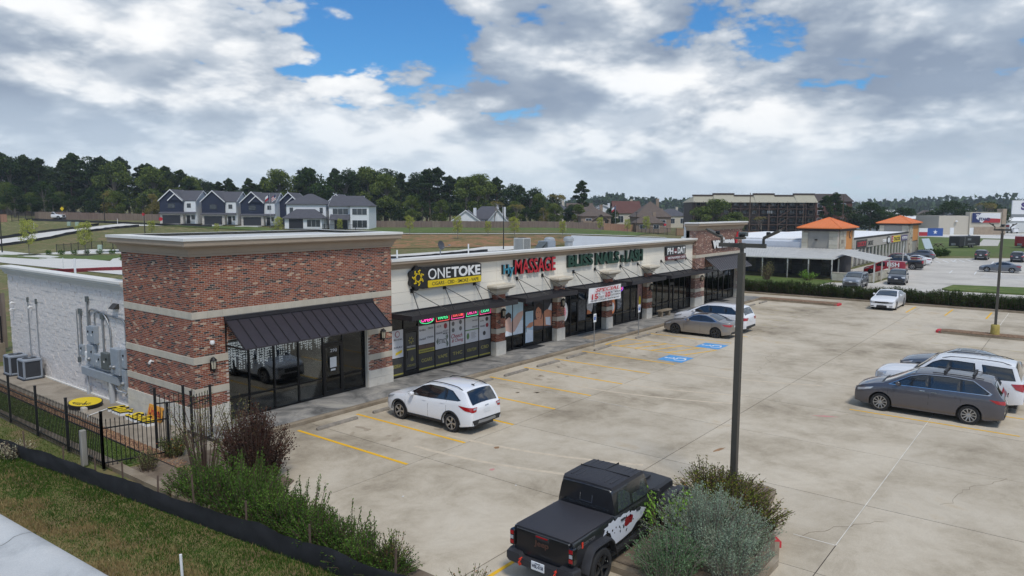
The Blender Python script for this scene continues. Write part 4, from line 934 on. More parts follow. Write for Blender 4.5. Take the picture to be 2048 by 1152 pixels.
p_slate = paint('slate_metallic_paint', srgb(104,108,116), .5); p_black = paint('black_car_paint', (.012,.012,.014)); p_red = paint('red_car_paint', srgb(150,24,32)); p_dred = paint('dark_red_paint', srgb(120,22,28), .3)
p_navy = paint('navy_paint', srgb(34,42,58), .3); p_mid = paint('mid_silver_paint', srgb(140,144,148), .6)
def interp(pl, s):
    if s <= pl[0][0]: return pl[0][1]
    for (a, za), (b, zb) in zip(pl, pl[1:]):
        if s <= b: return za+(zb-za)*(s-a)/(b-a)
    return pl[-1][1]
def smooth_pl(pl, n=2):
    """Corner-cut a profile so creases turn into curves."""
    for _ in range(n):
        q = [pl[0]]
        for (a, za), (b, zb) in zip(pl, pl[1:]): q += [(a+.25*(b-a), za+.25*(zb-za)), (a+.75*(b-a), za+.75*(zb-za))]
        q.append(pl[-1]); pl = q
    return pl
_wheels = {}
def wheel_meshes(wr, w, spokes, mrim):
    k = (wr, w, spokes, mrim.name)
    if k in _wheels: return _wheels[k]
    rr = wr*.70
    t = MB().lathe((0,0,0), [(rr*.98, -w/2+.01), (wr*.93, -w/2), (wr*.985, -w/2+.025), (wr, -w*.2), (wr, w*.2), (wr*.985, w/2-.025), (wr*.93, w/2), (rr*.98, w/2-.01)], 28, 'y', False)
    h = MB().lathe((0,0,0), [(rr, w/2-.005), (rr, w/2-.03), (rr*.93, w/2-.035), (rr*.90, w/2-.085), (.01, w/2-.09)], 24, 'y', False)
    sp = MB()
    sp.lathe((0,0,0), [(rr*1.0, w/2-.012), (rr*1.0, w/2+.002), (rr*.92, w/2+.002), (rr*.90, w/2-.03)], 28, 'y', False)
    for i in range(spokes):
        a = 2*math.pi*i/spokes+.3
        ca, sa = math.cos(a), math.sin(a)
        for o in ((-.055, .055) if spokes <= 6 else (0,)):
            e = a+o*2.0; sp.bar((ca*rr*.13, w/2-.035, sa*rr*.13), (math.cos(e)*rr*.95, w/2-.012, math.sin(e)*rr*.95), .036 if spokes <= 6 else .04, .03, up=(0,1,0))
    sp.lathe((0,0,0), [(rr*.2, w/2-.05), (rr*.2, w/2-.014), (rr*.10, w/2-.006)], 12, 'y')
    def mk(b, m, n, sm=30):
        me = bpy.data.meshes.new(n); me.from_pydata(b.v, [], b.f); me.materials.append(m)
        bm = bmesh.new(); bm.from_mesh(me); bmesh.ops.recalc_face_normals(bm, faces=bm.faces); bm.to_mesh(me); bm.free()
        me.polygons.foreach_set('use_smooth', [True]*len(me.polygons)); me.set_sharp_from_angle(angle=R(sm)); return me
    _wheels[k] = (mk(t, m_tyre, 'tyre', 35), mk(h, m_gloss, 'hub'), mk(sp, mrim, 'rim', 30)); return _wheels[k]
def put_wheel(root, x, y, wr, w, spokes, mrim):
    t, h, s = wheel_meshes(wr, w, spokes, mrim)
    o = link('wheel', t, root, False); o.location = (x, y, wr); o.rotation_euler = (0, rnd.uniform(0, 1), math.pi if y < 0 else 0)
    link('wheel_hub', h, o, False); link('rim', s, o, False)

class Car:
    def __init__(c, name, label, sp, pos, heading, paintm, group=None, category='car', detail=True):
        c.sp = sp; c.L, c.W = sp['L'], sp['W']; c.top = smooth_pl(sp['top'], 2); c.belt = smooth_pl(sp['belt'], 1); c.paint = paintm
        c.root = thing(name, (pos[0], pos[1], sp.get('z', 0)+(pos[2] if len(pos) > 2 else 0)), label, category, group, heading)
        c.body(); c.glass(); c.wheels(); c.lamps(detail)
        if detail: c.details()
    def plan(c, s):
        f, r = c.sp.get('nose', (.80, .55)), c.sp.get('tail', (.88, .40))
        k = 1.
        if s < f[1]: k = f[0]+(1-f[0])*math.sin(max(0., s/f[1])*math.pi/2)**.72
        if s > c.L-r[1]: k = min(k, r[0]+(1-r[0])*math.sin(max(0., (c.L-s)/r[1])*math.pi/2)**.72)
        return k
    def zb(c, s):
        sp = c.sp; b = sp['sill']; ra = sp['wr']+sp.get('arch', .065)
        if s < .35: b += .05*(1-s/.35)
        if s > c.L-.5: b += sp.get('tailup', .10)*(1-(c.L-s)/.5)
        for a in (sp['fa'], sp['ra']):
            d = abs(s-a)
            if d < ra: b = max(b, sp['wr']+math.sqrt(ra*ra-d*d))
        return b
    def side(c, s, z):
        W = c.W/2*c.plan(s); B = interp(c.belt, s); lo = c.sp['sill']
        if z <= B:
            t = max(0., min(1., (z-lo)/(B-lo)))
            return W*interp([(0,.95),(.12,.978),(.3,.992),(.5,1.),(.72,.99),(.9,.972),(1,.945)], t)
        return W*.945-(z-B)*c.sp.get('tum', .32)-.10*(z-B)**2
    def topE(c, s):
        T = interp(c.top, s); B = interp(c.belt, s); E = max(B, T-.055); return T, B, E
    def roofz(c, s, f):
        T, B, E = c.topE(s); return E+(T-E)*(1-abs(f)**2.4)
    def P(c, s, y, z): return (c.L/2-s, y, z)
    def body(c):
        ss = set([0,.02,.05,.09,.14,.2,.27,.35,c.L,c.L-.02,c.L-.05,c.L-.09,c.L-.15,c.L-.22,c.L-.3])
        n = 44
        for k in range(n+1): ss.add(round(c.L*k/n, 3))
        ra = c.sp['wr']+c.sp.get('arch', .065)
        for a in (c.sp['fa'], c.sp['ra']):
            for k in range(-6, 7): ss.add(round(a+ra*math.sin(k*math.pi/12), 3))
            ss.add(a-ra-.004); ss.add(a+ra+.004)
        ss = sorted(s for s in ss if 0 <= s <= c.L); b = MB(); ring = None; M = 0
        for s in ss:
            T, B, E = c.topE(s); zb = min(c.zb(s), B-.06); pts = []
            pts.append((c.side(s, zb)*.93, zb))
            for t in (0, .14, .3, .48, .66, .82, .94, 1.): z = zb+(B-zb)*t; pts.append((c.side(s, z), z))
            for t in (.25, .5, .75, 1.): z = B+(E-B)*t; pts.append((c.side(s, z)-(.004 if t == 1 else 0), z))
            yE = c.side(s, E)
            for f in (.95, .86, .68, .45, .22): pts.append((yE*f, c.roofz(s, f)))
            pts.append((0, c.roofz(s, 0)))
            full = pts+[(-y, z) for y, z in reversed(pts[:-1])]; M = len(full); b.v += [c.P(s, y, z) for y, z in full]
        for i in range(len(ss)-1):
            for j in range(M-1): b.f.append((i*M+j, i*M+j+1, (i+1)*M+j+1, (i+1)*M+j))
        e = (len(ss)-1)*M
        b.f += [tuple(range(M-1,-1,-1)), tuple(range(e, e+M))]; b.m = [0]*len(b.f)
        c.bodyo = b.build('body', c.paint, c.root, False, smooth=28)
        sp = c.sp; MB().box(-c.L/2+.22, c.L/2-.22, -c.W/2+.30, c.W/2-.30, .19, .62).build('underbody', m_trim, c.root, False)
    def cols(c, poly, n=9):
        u0, u1 = min(p[0] for p in poly), max(p[0] for p in poly); us = sorted(set([u0+1e-4, u1-1e-4]+[p[0] for p in poly if u0 < p[0] < u1]+[u0+(u1-u0)*k/n for k in range(1, n)])); out = []
        for u in us:
            zs = []
            for (a, za), (b, zb) in zip(poly, poly[1:]+poly[:1]):
                if (a-u)*(b-u) <= 0 and abs(a-b) > 1e-9: zs.append(za+(zb-za)*(u-a)/(b-a))
            if zs: out.append((u, min(zs), max(zs)))
        return out
    def sidepatch(c, name, poly, m, off=.006, sides=(1,-1), parent=None, nz=3):
        cl = c.cols(poly)
        for sd in sides:
            b = MB()
            for u, z0, z1 in cl:
                for k in range(nz+1): z = z0+(z1-z0)*k/nz; b.v.append(c.P(u, sd*(c.side(u, z)+off), z))
            w = nz+1
            for i in range(len(cl)-1):
                for k in range(nz): b.f.append((i*w+k, i*w+k+1, (i+1)*w+k+1, (i+1)*w+k)); b.m.append(0)
            o = b.build(name, m, parent or c.root, False, smooth=50)
        return o
    def s_end(c, y, z, rear):
        """Station where the body is just |y| wide at height z, seen from the front or the rear."""
        lo, hi = (0., c.L*.25)
        f = (lambda t: c.L-t) if rear else (lambda t: t)
        ok = lambda t: c.side(f(t), min(z, interp(c.belt, f(t)))) >= abs(y) and interp(c.top, f(t)) >= z-.01
        if ok(0): return f(0)
        for _ in range(24):
            mid = (lo+hi)/2
            if ok(mid): hi = mid
            else: lo = mid
        return f(hi)
    def endpatch(c, name, poly, m, rear=False, off=.007, mirror=True, parent=None, nz=3, n=8):
        for sd in ((1, -1) if mirror else (1,)):
            b = MB(); cl = c.cols(poly, n)
            for u, z0, z1 in cl:
                for k in range(nz+1):
                    z = z0+(z1-z0)*k/nz; s = c.s_end(u, z, rear)+(off if rear else -off); b.v.append(c.P(s, sd*u*1.004, z))
            w = nz+1
            for i in range(len(cl)-1):
                for k in range(nz): b.f.append((i*w+k, i*w+k+1, (i+1)*w+k+1, (i+1)*w+k)); b.m.append(0)
            o = b.build(name, m, parent or c.root, False, smooth=50)
        return o
    def toppatch(c, name, s0, s1, f0, f1, m, off=.008, parent=None, n=10, taper=0.):
        b = MB(); k = 8
        for i in range(n+1):
            s = s0+(s1-s0)*i/n; T, B, E = c.topE(s); yE = c.side(s, E)
            ds = .02; nx = (interp(c.top, s+ds)-interp(c.top, s-ds))/(2*ds); q = off/math.sqrt(1+nx*nx)
            for j in range(k+1):
                f = f0+(f1-f0)*j/k; f *= 1-taper*abs(i/n-.5); b.v.append(c.P(s-nx*q, yE*f, c.roofz(s, f)+q))
        for i in range(n):
            for j in range(k): b.f.append((i*(k+1)+j, i*(k+1)+j+1, (i+1)*(k+1)+j+1, (i+1)*(k+1)+j)); b.m.append(0)
        return b.build(name, m, parent or c.root, False, smooth=60)
    def glass(c):
        sp = c.sp
        if 'trimline' in sp: c.sidepatch('window_trim', sp['trimline'][0], sp['trimline'][1], .005)
        for poly in sp.get('dlo', []): c.sidepatch('window_surround', poly, m_gloss, .009)
        for poly in sp['win']: c.sidepatch('side_window', poly, sp.get('glass', m_cglass), .013)
        a, b_ = sp['ws']; c.toppatch('windscreen', a, b_, -.90, .90, sp.get('wglass', m_cglass2), .008)
        if 'bl' in sp:
            a, b_ = sp['bl']; c.toppatch('rear_window', a, b_, -.86, .86, m_cglass, .009)
        if 'sunroof' in sp: c.toppatch('sunroof', *sp['sunroof'], -.62, .62, m_gloss, .005)
    def wheels(c):
        sp = c.sp; w = sp.get('tw', .225)
        for s in (sp['fa'], sp['ra']):
            for sd in (1, -1): put_wheel(c.root, c.L/2-s, sd*(c.W/2-w/2-.02), sp['wr'], w, sp.get('spokes', 5), sp.get('rim', m_rim))
    def lamps(c, detail):
        sp = c.sp
        for poly in sp.get('tail_side', []): c.sidepatch('tail_lamp', poly, m_tail, .012)
        for poly in sp.get('tail_end', []): c.endpatch('tail_lamp', poly, m_tail, True, .012)
        for poly in sp.get('tail_clear', []): c.endpatch('reverse_lamp', poly, m_head, True, .016)
        for poly in sp.get('head_side', []): c.sidepatch('headlamp', poly, m_head, .012)
        for poly in sp.get('head_end', []): c.endpatch('headlamp', poly, m_head, False, .012)
        for poly in sp.get('grille', []): c.endpatch('grille', poly, m_gloss, False, .009)
        for poly in sp.get('chin', []): c.endpatch('front_intake', poly, m_trim, False, .008)
        for poly in sp.get('rear_clad', []): c.endpatch('rear_bumper_cladding', poly, m_trim, True, .008)
        for poly in sp.get('skid', []): c.endpatch('skid_plate', poly, m_silver, True, .014)
        if 'plate' in sp: c.endpatch('licence_plate', sp['plate'], m_plate, True, .014, n=2)
        if 'fplate' in sp: c.endpatch('front_plate', sp['fplate'], m_plate, False, .014, n=2)
    def details(c):
        sp = c.sp
        for s, z0, z1 in sp.get('seams', []): c.sidepatch('door_gap', [(s, z0), (s+.010, z0), (s+.010, z1), (s, z1)], m_seam, .003)
        for s, z in sp.get('handles', []): c.sidepatch('door_handle', [(s, z), (s+.19, z+.004), (s+.19, z+.034), (s, z+.03)], sp.get('handle', c.paint), .022)
        if 'hood' in sp: c.toppatch('bonnet_gap', sp['hood'], sp['hood']+.012, -.88, .88, m_seam, .003)
        cs = sp['ws'][0]; c.toppatch('cowl', cs-.10, cs+.005, -.86, .86, m_trim, .006)
        ms, mz = sp.get('mirror', (sp['ws'][0]+.55, interp(c.belt, sp['ws'][0]+.5)+.08))
        for sd in (1, -1):
            y = sd*(c.side(ms, mz)); b = MB(); x = c.L/2-ms
            b.lathe((0,0,0), [(.02,-.10), (.075,-.085), (.098,-.02), (.098,.05), (.08,.085), (.02,.09)], 10, 'y'); b.v = [(x+v[0]*.85, y+sd*.13+v[1]*sd*1.0, mz+.02+v[2]*.85) for v in b.v]
            b.bar((x, y-sd*.02, mz-.04), (x, y+sd*.10, mz-.03), .07, .035)
            b.build('door_mirror', sp.get('mirrorm', c.paint), c.root, False, smooth=40)
        if 'rails' in sp:
            s0, s1 = sp['rails']
            for sd in (1, -1):
                pts = []
                for k in range(9):
                    s = s0+(s1-s0)*k/8; T, B, E = c.topE(s); pts.append(c.P(s, sd*(c.side(s, E)*.90), c.roofz(s, .9)+(.055 if 0 < k < 8 else .0)))
                MB().tube(pts, .017, 6).build('roof_rail', sp.get('railm', m_trim), c.root, False, smooth=50)
        if sp.get('clad'):
            for s0, s1 in c.arches():
                for sd in (1, -1):
                    b = MB(); n = 16
                    for k in range(n+1):
                        a = math.pi*k/n; ra = sp['wr']+sp.get('arch', .065)
                        for q in (-.004, .062):
                            s = s0-(ra+q)*math.cos(a); z = sp['wr']+(ra+q)*math.sin(a); b.v.append(c.P(s, sd*(c.side(max(.01, min(c.L-.01, s)), z)+.014), max(z, sp['sill'])))
                    for k in range(n): b.f.append((2*k, 2*k+1, 2*k+3, 2*k+2)); b.m.append(0)
                    b.build('wheel_arch_trim', m_trim, c.root, False, smooth=60)
            ra = sp['wr']+.065; c.sidepatch('sill_trim', [(sp['fa']+ra, sp['sill']), (sp['ra']-ra, sp['sill']), (sp['ra']-ra+.02, sp['sill']+.11), (sp['fa']+ra-.02, sp['sill']+.10)], m_trim, .012)
        if 'aerial' in sp:
            s = sp['aerial']; z = c.roofz(s, 0); MB().cbox(c.L/2-s, 0, z+.02, .14, .05, .05, .015).bar((c.L/2-s, 0, z+.03), (c.L/2-s-.22, 0, z+.16), .008).build('aerial', m_trim, c.root, False)
        if 'badge' in sp: c.endpatch('maker_badge', sp['badge'], m_chrome, True, .016, mirror=False)
    def arches(c): return [(c.sp['fa'], 0), (c.sp['ra'], 0)]

SUV = dict(L=4.52, W=1.84, wr=.345, fa=.87, ra=3.56, sill=.27, tum=.34, nose=(.76,.75), tail=(.84,.55), clad=True, spokes=5,
    top=[(0,.70),(.04,.84),(.20,.945),(.55,1.02),(1.10,1.10),(1.28,1.14),(2.02,1.575),(2.30,1.645),(2.8,1.675),(3.5,1.655),(4.02,1.60),(4.12,1.56),(4.43,1.10),(4.49,1.05),(4.52,.92)],
    belt=[(0,.66),(.12,.80),(.4,.92),(1.2,1.035),(2.5,1.075),(3.5,1.15),(4.1,1.20),(4.42,1.08),(4.52,.88)],
    dlo=[[(1.30,1.075),(1.98,1.46),(2.35,1.555),(3.1,1.565),(3.55,1.51),(4.02,1.235),(3.9,1.20),(2.5,1.105)]],
    win=[[(1.48,1.11),(2.02,1.445),(2.38,1.53),(2.38,1.115)],[(2.46,1.12),(2.46,1.535),(3.16,1.535),(3.22,1.165)],[(3.30,1.175),(3.25,1.53),(3.52,1.48),(3.90,1.245),(3.82,1.21)]],
    ws=(1.30,2.12), bl=(4.10,4.42), rails=(2.05,3.95), aerial=3.85, hood=1.12, mirror=(1.62,1.12),
    seams=[(1.20,.40,1.03),(2.40,.38,1.07),(3.32,.55,1.12)], handles=[(2.12,.98),(3.05,1.03)],
    tail_side=[[(3.92,1.06),(4.50,1.02),(4.50,.86),(4.24,.90)]], tail_end=[[(.52,1.02),(.80,1.03),(.80,.85),(.60,.86)]], tail_clear=[[(.56,1.0),(.74,1.0),(.74,.94),(.58,.94)]],
    head_side=[[(.08,.80),(.62,.95),(.50,.86),(.10,.72)]], head_end=[[(.40,.78),(.70,.82),(.70,.70),(.45,.70)]], grille=[[(0,.56),(.38,.56),(.36,.74),(0,.74)]], chin=[[(0,.32),(.62,.34),(.55,.48),(0,.48)]],
    rear_clad=[[(0,.36),(.78,.38),(.78,.56),(0,.56)]], skid=[[(0,.40),(.50,.42),(.45,.52),(0,.50)]], plate=[(0,.76),(.16,.76),(.16,.90),(0,.90)], badge=[(-.10,.99),(.10,.99),(.10,1.03),(-.10,1.03)])
_u = lambda q, dz=.07, ds=-.08: [(x+ds, z+dz) for x, z in q]
VAN = dict(L=5.17, W=1.97, wr=.365, fa=1.0, ra=4.06, sill=.25, tum=.27, nose=(.76,.75), tail=(.88,.50), spokes=10, tw=.24,
    top=[(0,.72),(.04,.88),(.20,1.0),(.55,1.11),(.98,1.20),(1.10,1.23),(2.02,1.69),(2.4,1.775),(3.1,1.80),(4.0,1.79),(4.64,1.745),(4.80,1.67),(5.03,1.22),(5.12,1.14),(5.17,.97)],
    belt=[(0,.68),(.12,.84),(.5,.99),(1.2,1.125),(2.5,1.165),(4.0,1.17),(4.8,1.20),(5.03,1.13),(5.17,.93)],
    trimline=(_u([(1.34,1.075),(2.08,1.50),(2.50,1.62),(3.4,1.65),(4.22,1.60),(4.84,1.20),(4.76,1.125),(2.5,1.10)]), m_chrome),
    dlo=[_u([(1.42,1.105),(2.10,1.485),(2.52,1.60),(3.4,1.63),(4.20,1.58),(4.77,1.21),(4.69,1.15),(2.5,1.122)])],
    win=[_u([(1.60,1.135),(2.14,1.465),(2.55,1.572),(2.72,1.578),(2.74,1.14)]),_u([(2.82,1.14),(2.80,1.583),(3.78,1.603),(3.80,1.145)]),_u([(3.88,1.15),(3.86,1.598),(4.20,1.55),(4.69,1.22),(4.63,1.168)])],
    ws=(1.10,2.16), bl=(4.80,5.03), hood=1.0, mirror=(1.62,1.22),
    seams=[(1.26,.36,1.12),(2.69,.34,1.15),(3.76,.34,1.16)], handles=[(2.37,1.04),(2.78,1.03)], handle=m_chrome,
    tail_side=[[(4.66,1.07),(5.15,1.03),(5.15,.90),(4.92,.93)]], tail_end=[[(.35,1.02),(.88,1.04),(.88,.90),(.5,.92)]],
    head_side=[[(.10,.82),(.74,.97),(.64,.87),(.12,.72)]], head_end=[[(.35,.80),(.76,.87),(.76,.74),(.4,.72)]], grille=[[(0,.34),(.68,.38),(.52,.68),(0,.68)]], chin=[], plate=[(0,.76),(.16,.76),(.16,.90),(0,.90)], rear_clad=[[(0,.34),(.84,.36),(.80,.50),(0,.50)]])
def spec(base, **k): d = dict(base); d.update(k); return d
VAN2 = spec(VAN, dlo=VAN['dlo'], tail_side=[[(4.62,1.06),(5.15,1.04),(5.15,.86),(4.98,.84)]], tail_end=[[(.48,1.04),(.86,1.04),(.86,.86),(.6,.86)]], handle=p_white); VAN2.pop('trimline')
def _tall(d, k):
    q = lambda L_: [(x, z*k) for x, z in L_]
    d = dict(d)
    for n in ('top', 'belt'): d[n] = q(d[n])
    for n in ('dlo', 'win', 'tail_side', 'tail_end', 'head_side', 'head_end', 'grille'): d[n] = [q(p) for p in d[n]]
    d['seams'] = [(a, b*k, c*k) for a, b, c in d['seams']]; d['handles'] = q(d['handles']); d['mirror'] = (d['mirror'][0], d['mirror'][1]*k); return d
BIGSUV = dict(L=5.40, W=2.03, wr=.40, fa=.98, ra=4.15, sill=.34, tum=.22, nose=(.82,.60), tail=(.90,.40), spokes=6, tw=.27,
    top=[(0,.88),(.04,1.06),(.25,1.14),(.7,1.19),(1.40,1.24),(1.52,1.27),(2.15,1.80),(2.45,1.89),(3.2,1.93),(4.3,1.92),(4.98,1.87),(5.08,1.82),(5.27,1.28),(5.36,1.22),(5.40,1.05)],
    belt=[(0,.84),(.12,1.0),(.5,1.08),(1.5,1.17),(3,1.20),(4.6,1.22),(5.2,1.22),(5.40,1.0)],
    dlo=[[(1.62,1.20),(2.18,1.66),(2.5,1.79),(3.0,1.80),(3.68,1.78),(3.78,1.225)],[(4.02,1.24),(3.92,1.76),(4.95,1.72),(5.10,1.28)]],
    win=[[(1.80,1.24),(2.22,1.64),(2.52,1.75),(2.78,1.76),(2.80,1.24)],[(2.90,1.24),(2.88,1.765),(3.62,1.75),(3.72,1.25)],[(4.06,1.26),(3.96,1.74),(4.92,1.70),(5.06,1.30)]],
    ws=(1.55,2.25), bl=(5.06,5.26), rails=(2.5,4.9), hood=1.42, mirror=(1.98,1.26), seams=[(1.60,.5,1.16),(2.84,.48,1.19),(3.80,.52,1.2)], handles=[(2.56,1.08),(3.5,1.1)],
    tail_side=[[(4.95,1.16),(5.38,1.18),(5.38,.88),(5.12,.96)]], tail_end=[[(.62,1.16),(.90,1.16),(.90,.88),(.72,.90)]], head_side=[[(.08,1.0),(.48,1.06),(.40,.84),(.10,.80)]], head_end=[[(.50,1.0),(.82,1.02),(.82,.80),(.55,.80)]],
    grille=[[(0,.62),(.48,.62),(.48,1.0),(0,1.0)]], chin=[[(0,.40),(.75,.42),(.7,.54),(0,.54)]], rear_clad=[[(0,.46),(.88,.48),(.88,.62),(0,.62)]], plate=[(0,.86),(.16,.86),(.16,1.0),(0,1.0)])
BIGSUV = _tall(BIGSUV, 1.045)
SEDAN = dict(L=4.56, W=1.80, wr=.33, fa=.90, ra=3.63, sill=.20, tum=.42, nose=(.74,.80), tail=(.80,.65), spokes=5, rim=m_rimd,
    top=[(0,.60),(.04,.72),(.25,.83),(.8,.95),(1.28,1.03),(1.40,1.06),(2.05,1.38),(2.35,1.43),(2.75,1.44),(3.2,1.385),(3.85,1.12),(4.0,1.09),(4.42,1.06),(4.50,1.03),(4.56,.86)],
    belt=[(0,.56),(.12,.68),(.5,.82),(1.4,.955),(2.6,.985),(3.6,1.02),(4.2,1.03),(4.48,.98),(4.56,.80)],
    trimline=([(1.50,.965),(2.05,1.28),(2.4,1.365),(2.9,1.365),(3.35,1.23),(3.72,1.035),(3.4,1.005)], m_chrome),
    dlo=[[(1.56,.985),(2.08,1.268),(2.42,1.35),(2.88,1.35),(3.30,1.225),(3.62,1.045),(3.36,1.018)]],
    win=[[(1.72,1.005),(2.12,1.25),(2.45,1.325),(2.56,1.328),(2.58,1.01)],[(2.66,1.012),(2.64,1.33),(2.86,1.325),(3.26,1.21),(3.54,1.05),(3.36,1.035)]],
    ws=(1.42,2.20), bl=(3.10,3.80), sunroof=(2.32,2.85), hood=1.30, mirror=(1.80,1.02), seams=[(1.48,.36,.95),(2.60,.30,.985),(3.38,.6,1.01)], handles=[(2.34,.86),(3.22,.89)],
    tail_side=[[(4.02,.92),(4.54,.90),(4.54,.76),(4.2,.80)]], tail_end=[[(.38,.90),(.72,.92),(.72,.77),(.46,.78)]], head_side=[[(.12,.64),(.62,.80),(.52,.68),(.14,.60)]], head_end=[[(.35,.66),(.66,.70),(.66,.60),(.4,.58)]],
    grille=[[(0,.42),(.38,.42),(.42,.62),(0,.62)]], chin=[[(0,.24),(.66,.26),(.62,.36),(0,.36)]], rear_clad=[[(0,.28),(.64,.30),(.6,.42),(0,.42)]], plate=[(0,.70),(.17,.70),(.17,.83),(0,.83)])
CHARGER = spec(SEDAN, L=5.0, W=1.9, wr=.36, fa=.95, ra=4.0, nose=(.86,.45), tail=(.88,.4), rim=m_rim,
    top=[(0,.72),(.04,.82),(.25,.90),(.9,.99),(1.5,1.05),(1.62,1.08),(2.3,1.42),(2.7,1.48),(3.1,1.48),(3.6,1.42),(4.25,1.17),(4.4,1.14),(4.88,1.12),(4.95,1.08),(5.0,.9)],
    belt=[(0,.68),(.12,.80),(.5,.90),(1.5,1.0),(2.8,1.04),(4,1.09),(4.6,1.09),(4.9,1.04),(5.0,.84)],
    dlo=[[(1.75,1.02),(2.3,1.32),(2.7,1.40),(3.2,1.40),(3.7,1.28),(4.0,1.11)]], win=[[(1.95,1.045),(2.35,1.30),(2.7,1.375),(2.82,1.378),(2.84,1.06)],[(2.92,1.06),(2.90,1.38),(3.18,1.375),(3.64,1.26),(3.86,1.11)]],
    ws=(1.62,2.45), bl=(3.5,4.2), mirror=(2.05,1.08), seams=[(1.7,.4,1.0),(2.86,.34,1.04)], handles=[], grille=[[(0,.56),(.80,.60),(.80,.72),(0,.70)]], chin=[[(0,.24),(.40,.24),(.36,.42),(0,.42)],[(.55,.30),(.80,.32),(.80,.38),(.56,.36)]],
    head_end=[[(.50,.72),(.86,.76),(.86,.64),(.52,.62)]], head_side=[], fplate=[(0,.46),(.16,.46),(.16,.56),(0,.56)], tail_side=[[(4.7,.98),(4.98,.98),(4.98,.84),(4.75,.86)]], tail_end=[[(0,.98),(.84,.98),(.84,.84),(0,.86)]])
CHARGER.pop('trimline'); CHARGER.pop('sunroof')
BOXY = spec(SUV, L=4.2, W=1.80, wr=.34, fa=.82, ra=3.40, tum=.18, nose=(.84,.5), tail=(.90,.35), top=[(0,.78),(.04,.92),(.2,1.0),(.6,1.07),(1.0,1.12),(1.1,1.15),(1.72,1.54),(1.95,1.60),(2.4,1.63),(3.4,1.61),(3.9,1.57),(3.98,1.52),(4.12,1.12),(4.17,1.05),(4.2,.9)],
    belt=[(0,.74),(.12,.86),(.4,.97),(1.2,1.06),(2.4,1.10),(3.6,1.16),(4.05,1.1),(4.2,.86)], dlo=[[(1.2,1.09),(1.72,1.44),(1.95,1.50),(3.2,1.50),(3.75,1.40),(3.8,1.2),(2.4,1.12)]],
    win=[[(1.36,1.12),(1.74,1.41),(1.98,1.47),(2.2,1.475),(2.22,1.13)],[(2.3,1.13),(2.28,1.475),(3.0,1.475),(3.05,1.17)],[(3.12,1.18),(3.1,1.47),(3.68,1.385),(3.72,1.22)]], ws=(1.12,1.85), bl=(3.98,4.11), hood=1.0, mirror=(1.5,1.14), seams=[], handles=[], rails=(1.95,3.8),
    head_end=[[(.46,.92),(.82,.94),(.82,.76),(.56,.76)]], head_side=[], grille=[[(0,.50),(.6,.52),(.55,.64),(0,.64)]], chin=[[(0,.34),(.72,.36),(.7,.50),(0,.48)]], fplate=[(0,.66),(.16,.66),(.16,.76),(0,.76)],
    tail_end=[[(.62,1.2),(.84,1.2),(.84,.85),(.7,.85)]], tail_side=[], wglass=m_cglass2)
for k in ('aerial', 'badge', 'skid', 'tail_clear'): BOXY.pop(k)
CROSS = spec(SUV, rails=(2.1, 3.9), L=4.62); CROSS.pop('aerial')
PICK = dict(L=5.85, W=2.02, wr=.42, fa=1.0, ra=4.55, sill=.42, tum=.26, nose=(.86,.5), tail=(.96,.2), spokes=6, tw=.28, tailup=.08, arch=.07,
    top=[(0,.98),(.04,1.14),(.25,1.20),(.8,1.25),(1.45,1.30),(1.55,1.33),(2.2,1.84),(2.5,1.93),(3.2,1.95),(3.7,1.92),(3.80,1.86),(3.94,1.36),(4.0,1.34),(5.78,1.36),(5.85,1.34)],
    belt=[(0,.94),(.12,1.08),(.5,1.16),(1.6,1.25),(3.8,1.29),(4.05,1.33),(5.8,1.35),(5.85,1.33)],
    dlo=[[(1.66,1.28),(2.22,1.71),(2.5,1.82),(3.62,1.82),(3.72,1.31)]], win=[[(1.84,1.31),(2.26,1.69),(2.52,1.79),(2.72,1.79),(2.74,1.32)],[(2.82,1.32),(2.80,1.79),(3.54,1.79),(3.62,1.33)]],
    ws=(1.58,2.32), bl=(3.80,3.92), mirror=(2.0,1.36), seams=[(1.62,.6,1.24),(2.78,.58,1.27),(3.74,.6,1.28)], handles=[(2.5,1.16),(3.45,1.18)],
    tail_side=[[(5.62,1.28),(5.84,1.28),(5.84,.92),(5.66,.92)]], tail_end=[[(.78,1.28),(.95,1.28),(.95,.90),(.80,.90)]], rear_clad=[[(0,.52),(.96,.54),(.96,.72),(0,.72)]], head_end=[[(.6,1.1),(.9,1.1),(.9,.9),(.62,.9)]], grille=[[(0,.6),(.55,.6),(.55,1.08),(0,1.08)]])
CARGO = spec(VAN, L=4.75, W=1.85, ra=3.85, fa=.92, tum=.14, tail=(.93,.2), top=[(0,.70),(.04,.86),(.2,.98),(.6,1.10),(.95,1.20),(1.02,1.23),(1.75,1.72),(2.0,1.80),(2.6,1.83),(4.5,1.82),(4.66,1.78),(4.73,1.2),(4.75,1.0)],
    belt=[(0,.66),(.12,.82),(.5,.98),(1.2,1.12),(4.6,1.16),(4.75,.95)], dlo=[[(1.25,1.14),(1.75,1.54),(2.1,1.64),(2.42,1.64),(2.44,1.16)]], win=[[(1.42,1.17),(1.8,1.50),(2.1,1.60),(2.34,1.60),(2.36,1.18)]], ws=(1.04,1.88), bl=(4.665,4.70), mirror=(1.5,1.16),
    seams=[(1.2,.4,1.1),(2.5,.36,1.7),(3.5,.36,1.7)], handles=[(2.2,.98)], tail_side=[], tail_end=[[(.74,1.5),(.86,1.5),(.86,.95),(.74,.95)]], rim=m_rimd)
CARGO.pop('trimline')
UP, LEFT, RIGHT, DOWN = R(90), R(180), 0., R(-90)
def at(L, front, axis):   # centre of a car from the position of its nose
    return front-axis*L/2
esc = Car('sport_utility_car', 'white compact sport utility car with black roof rails beside the brick corner tower', SUV, (19.80, 18.90), UP, p_white)
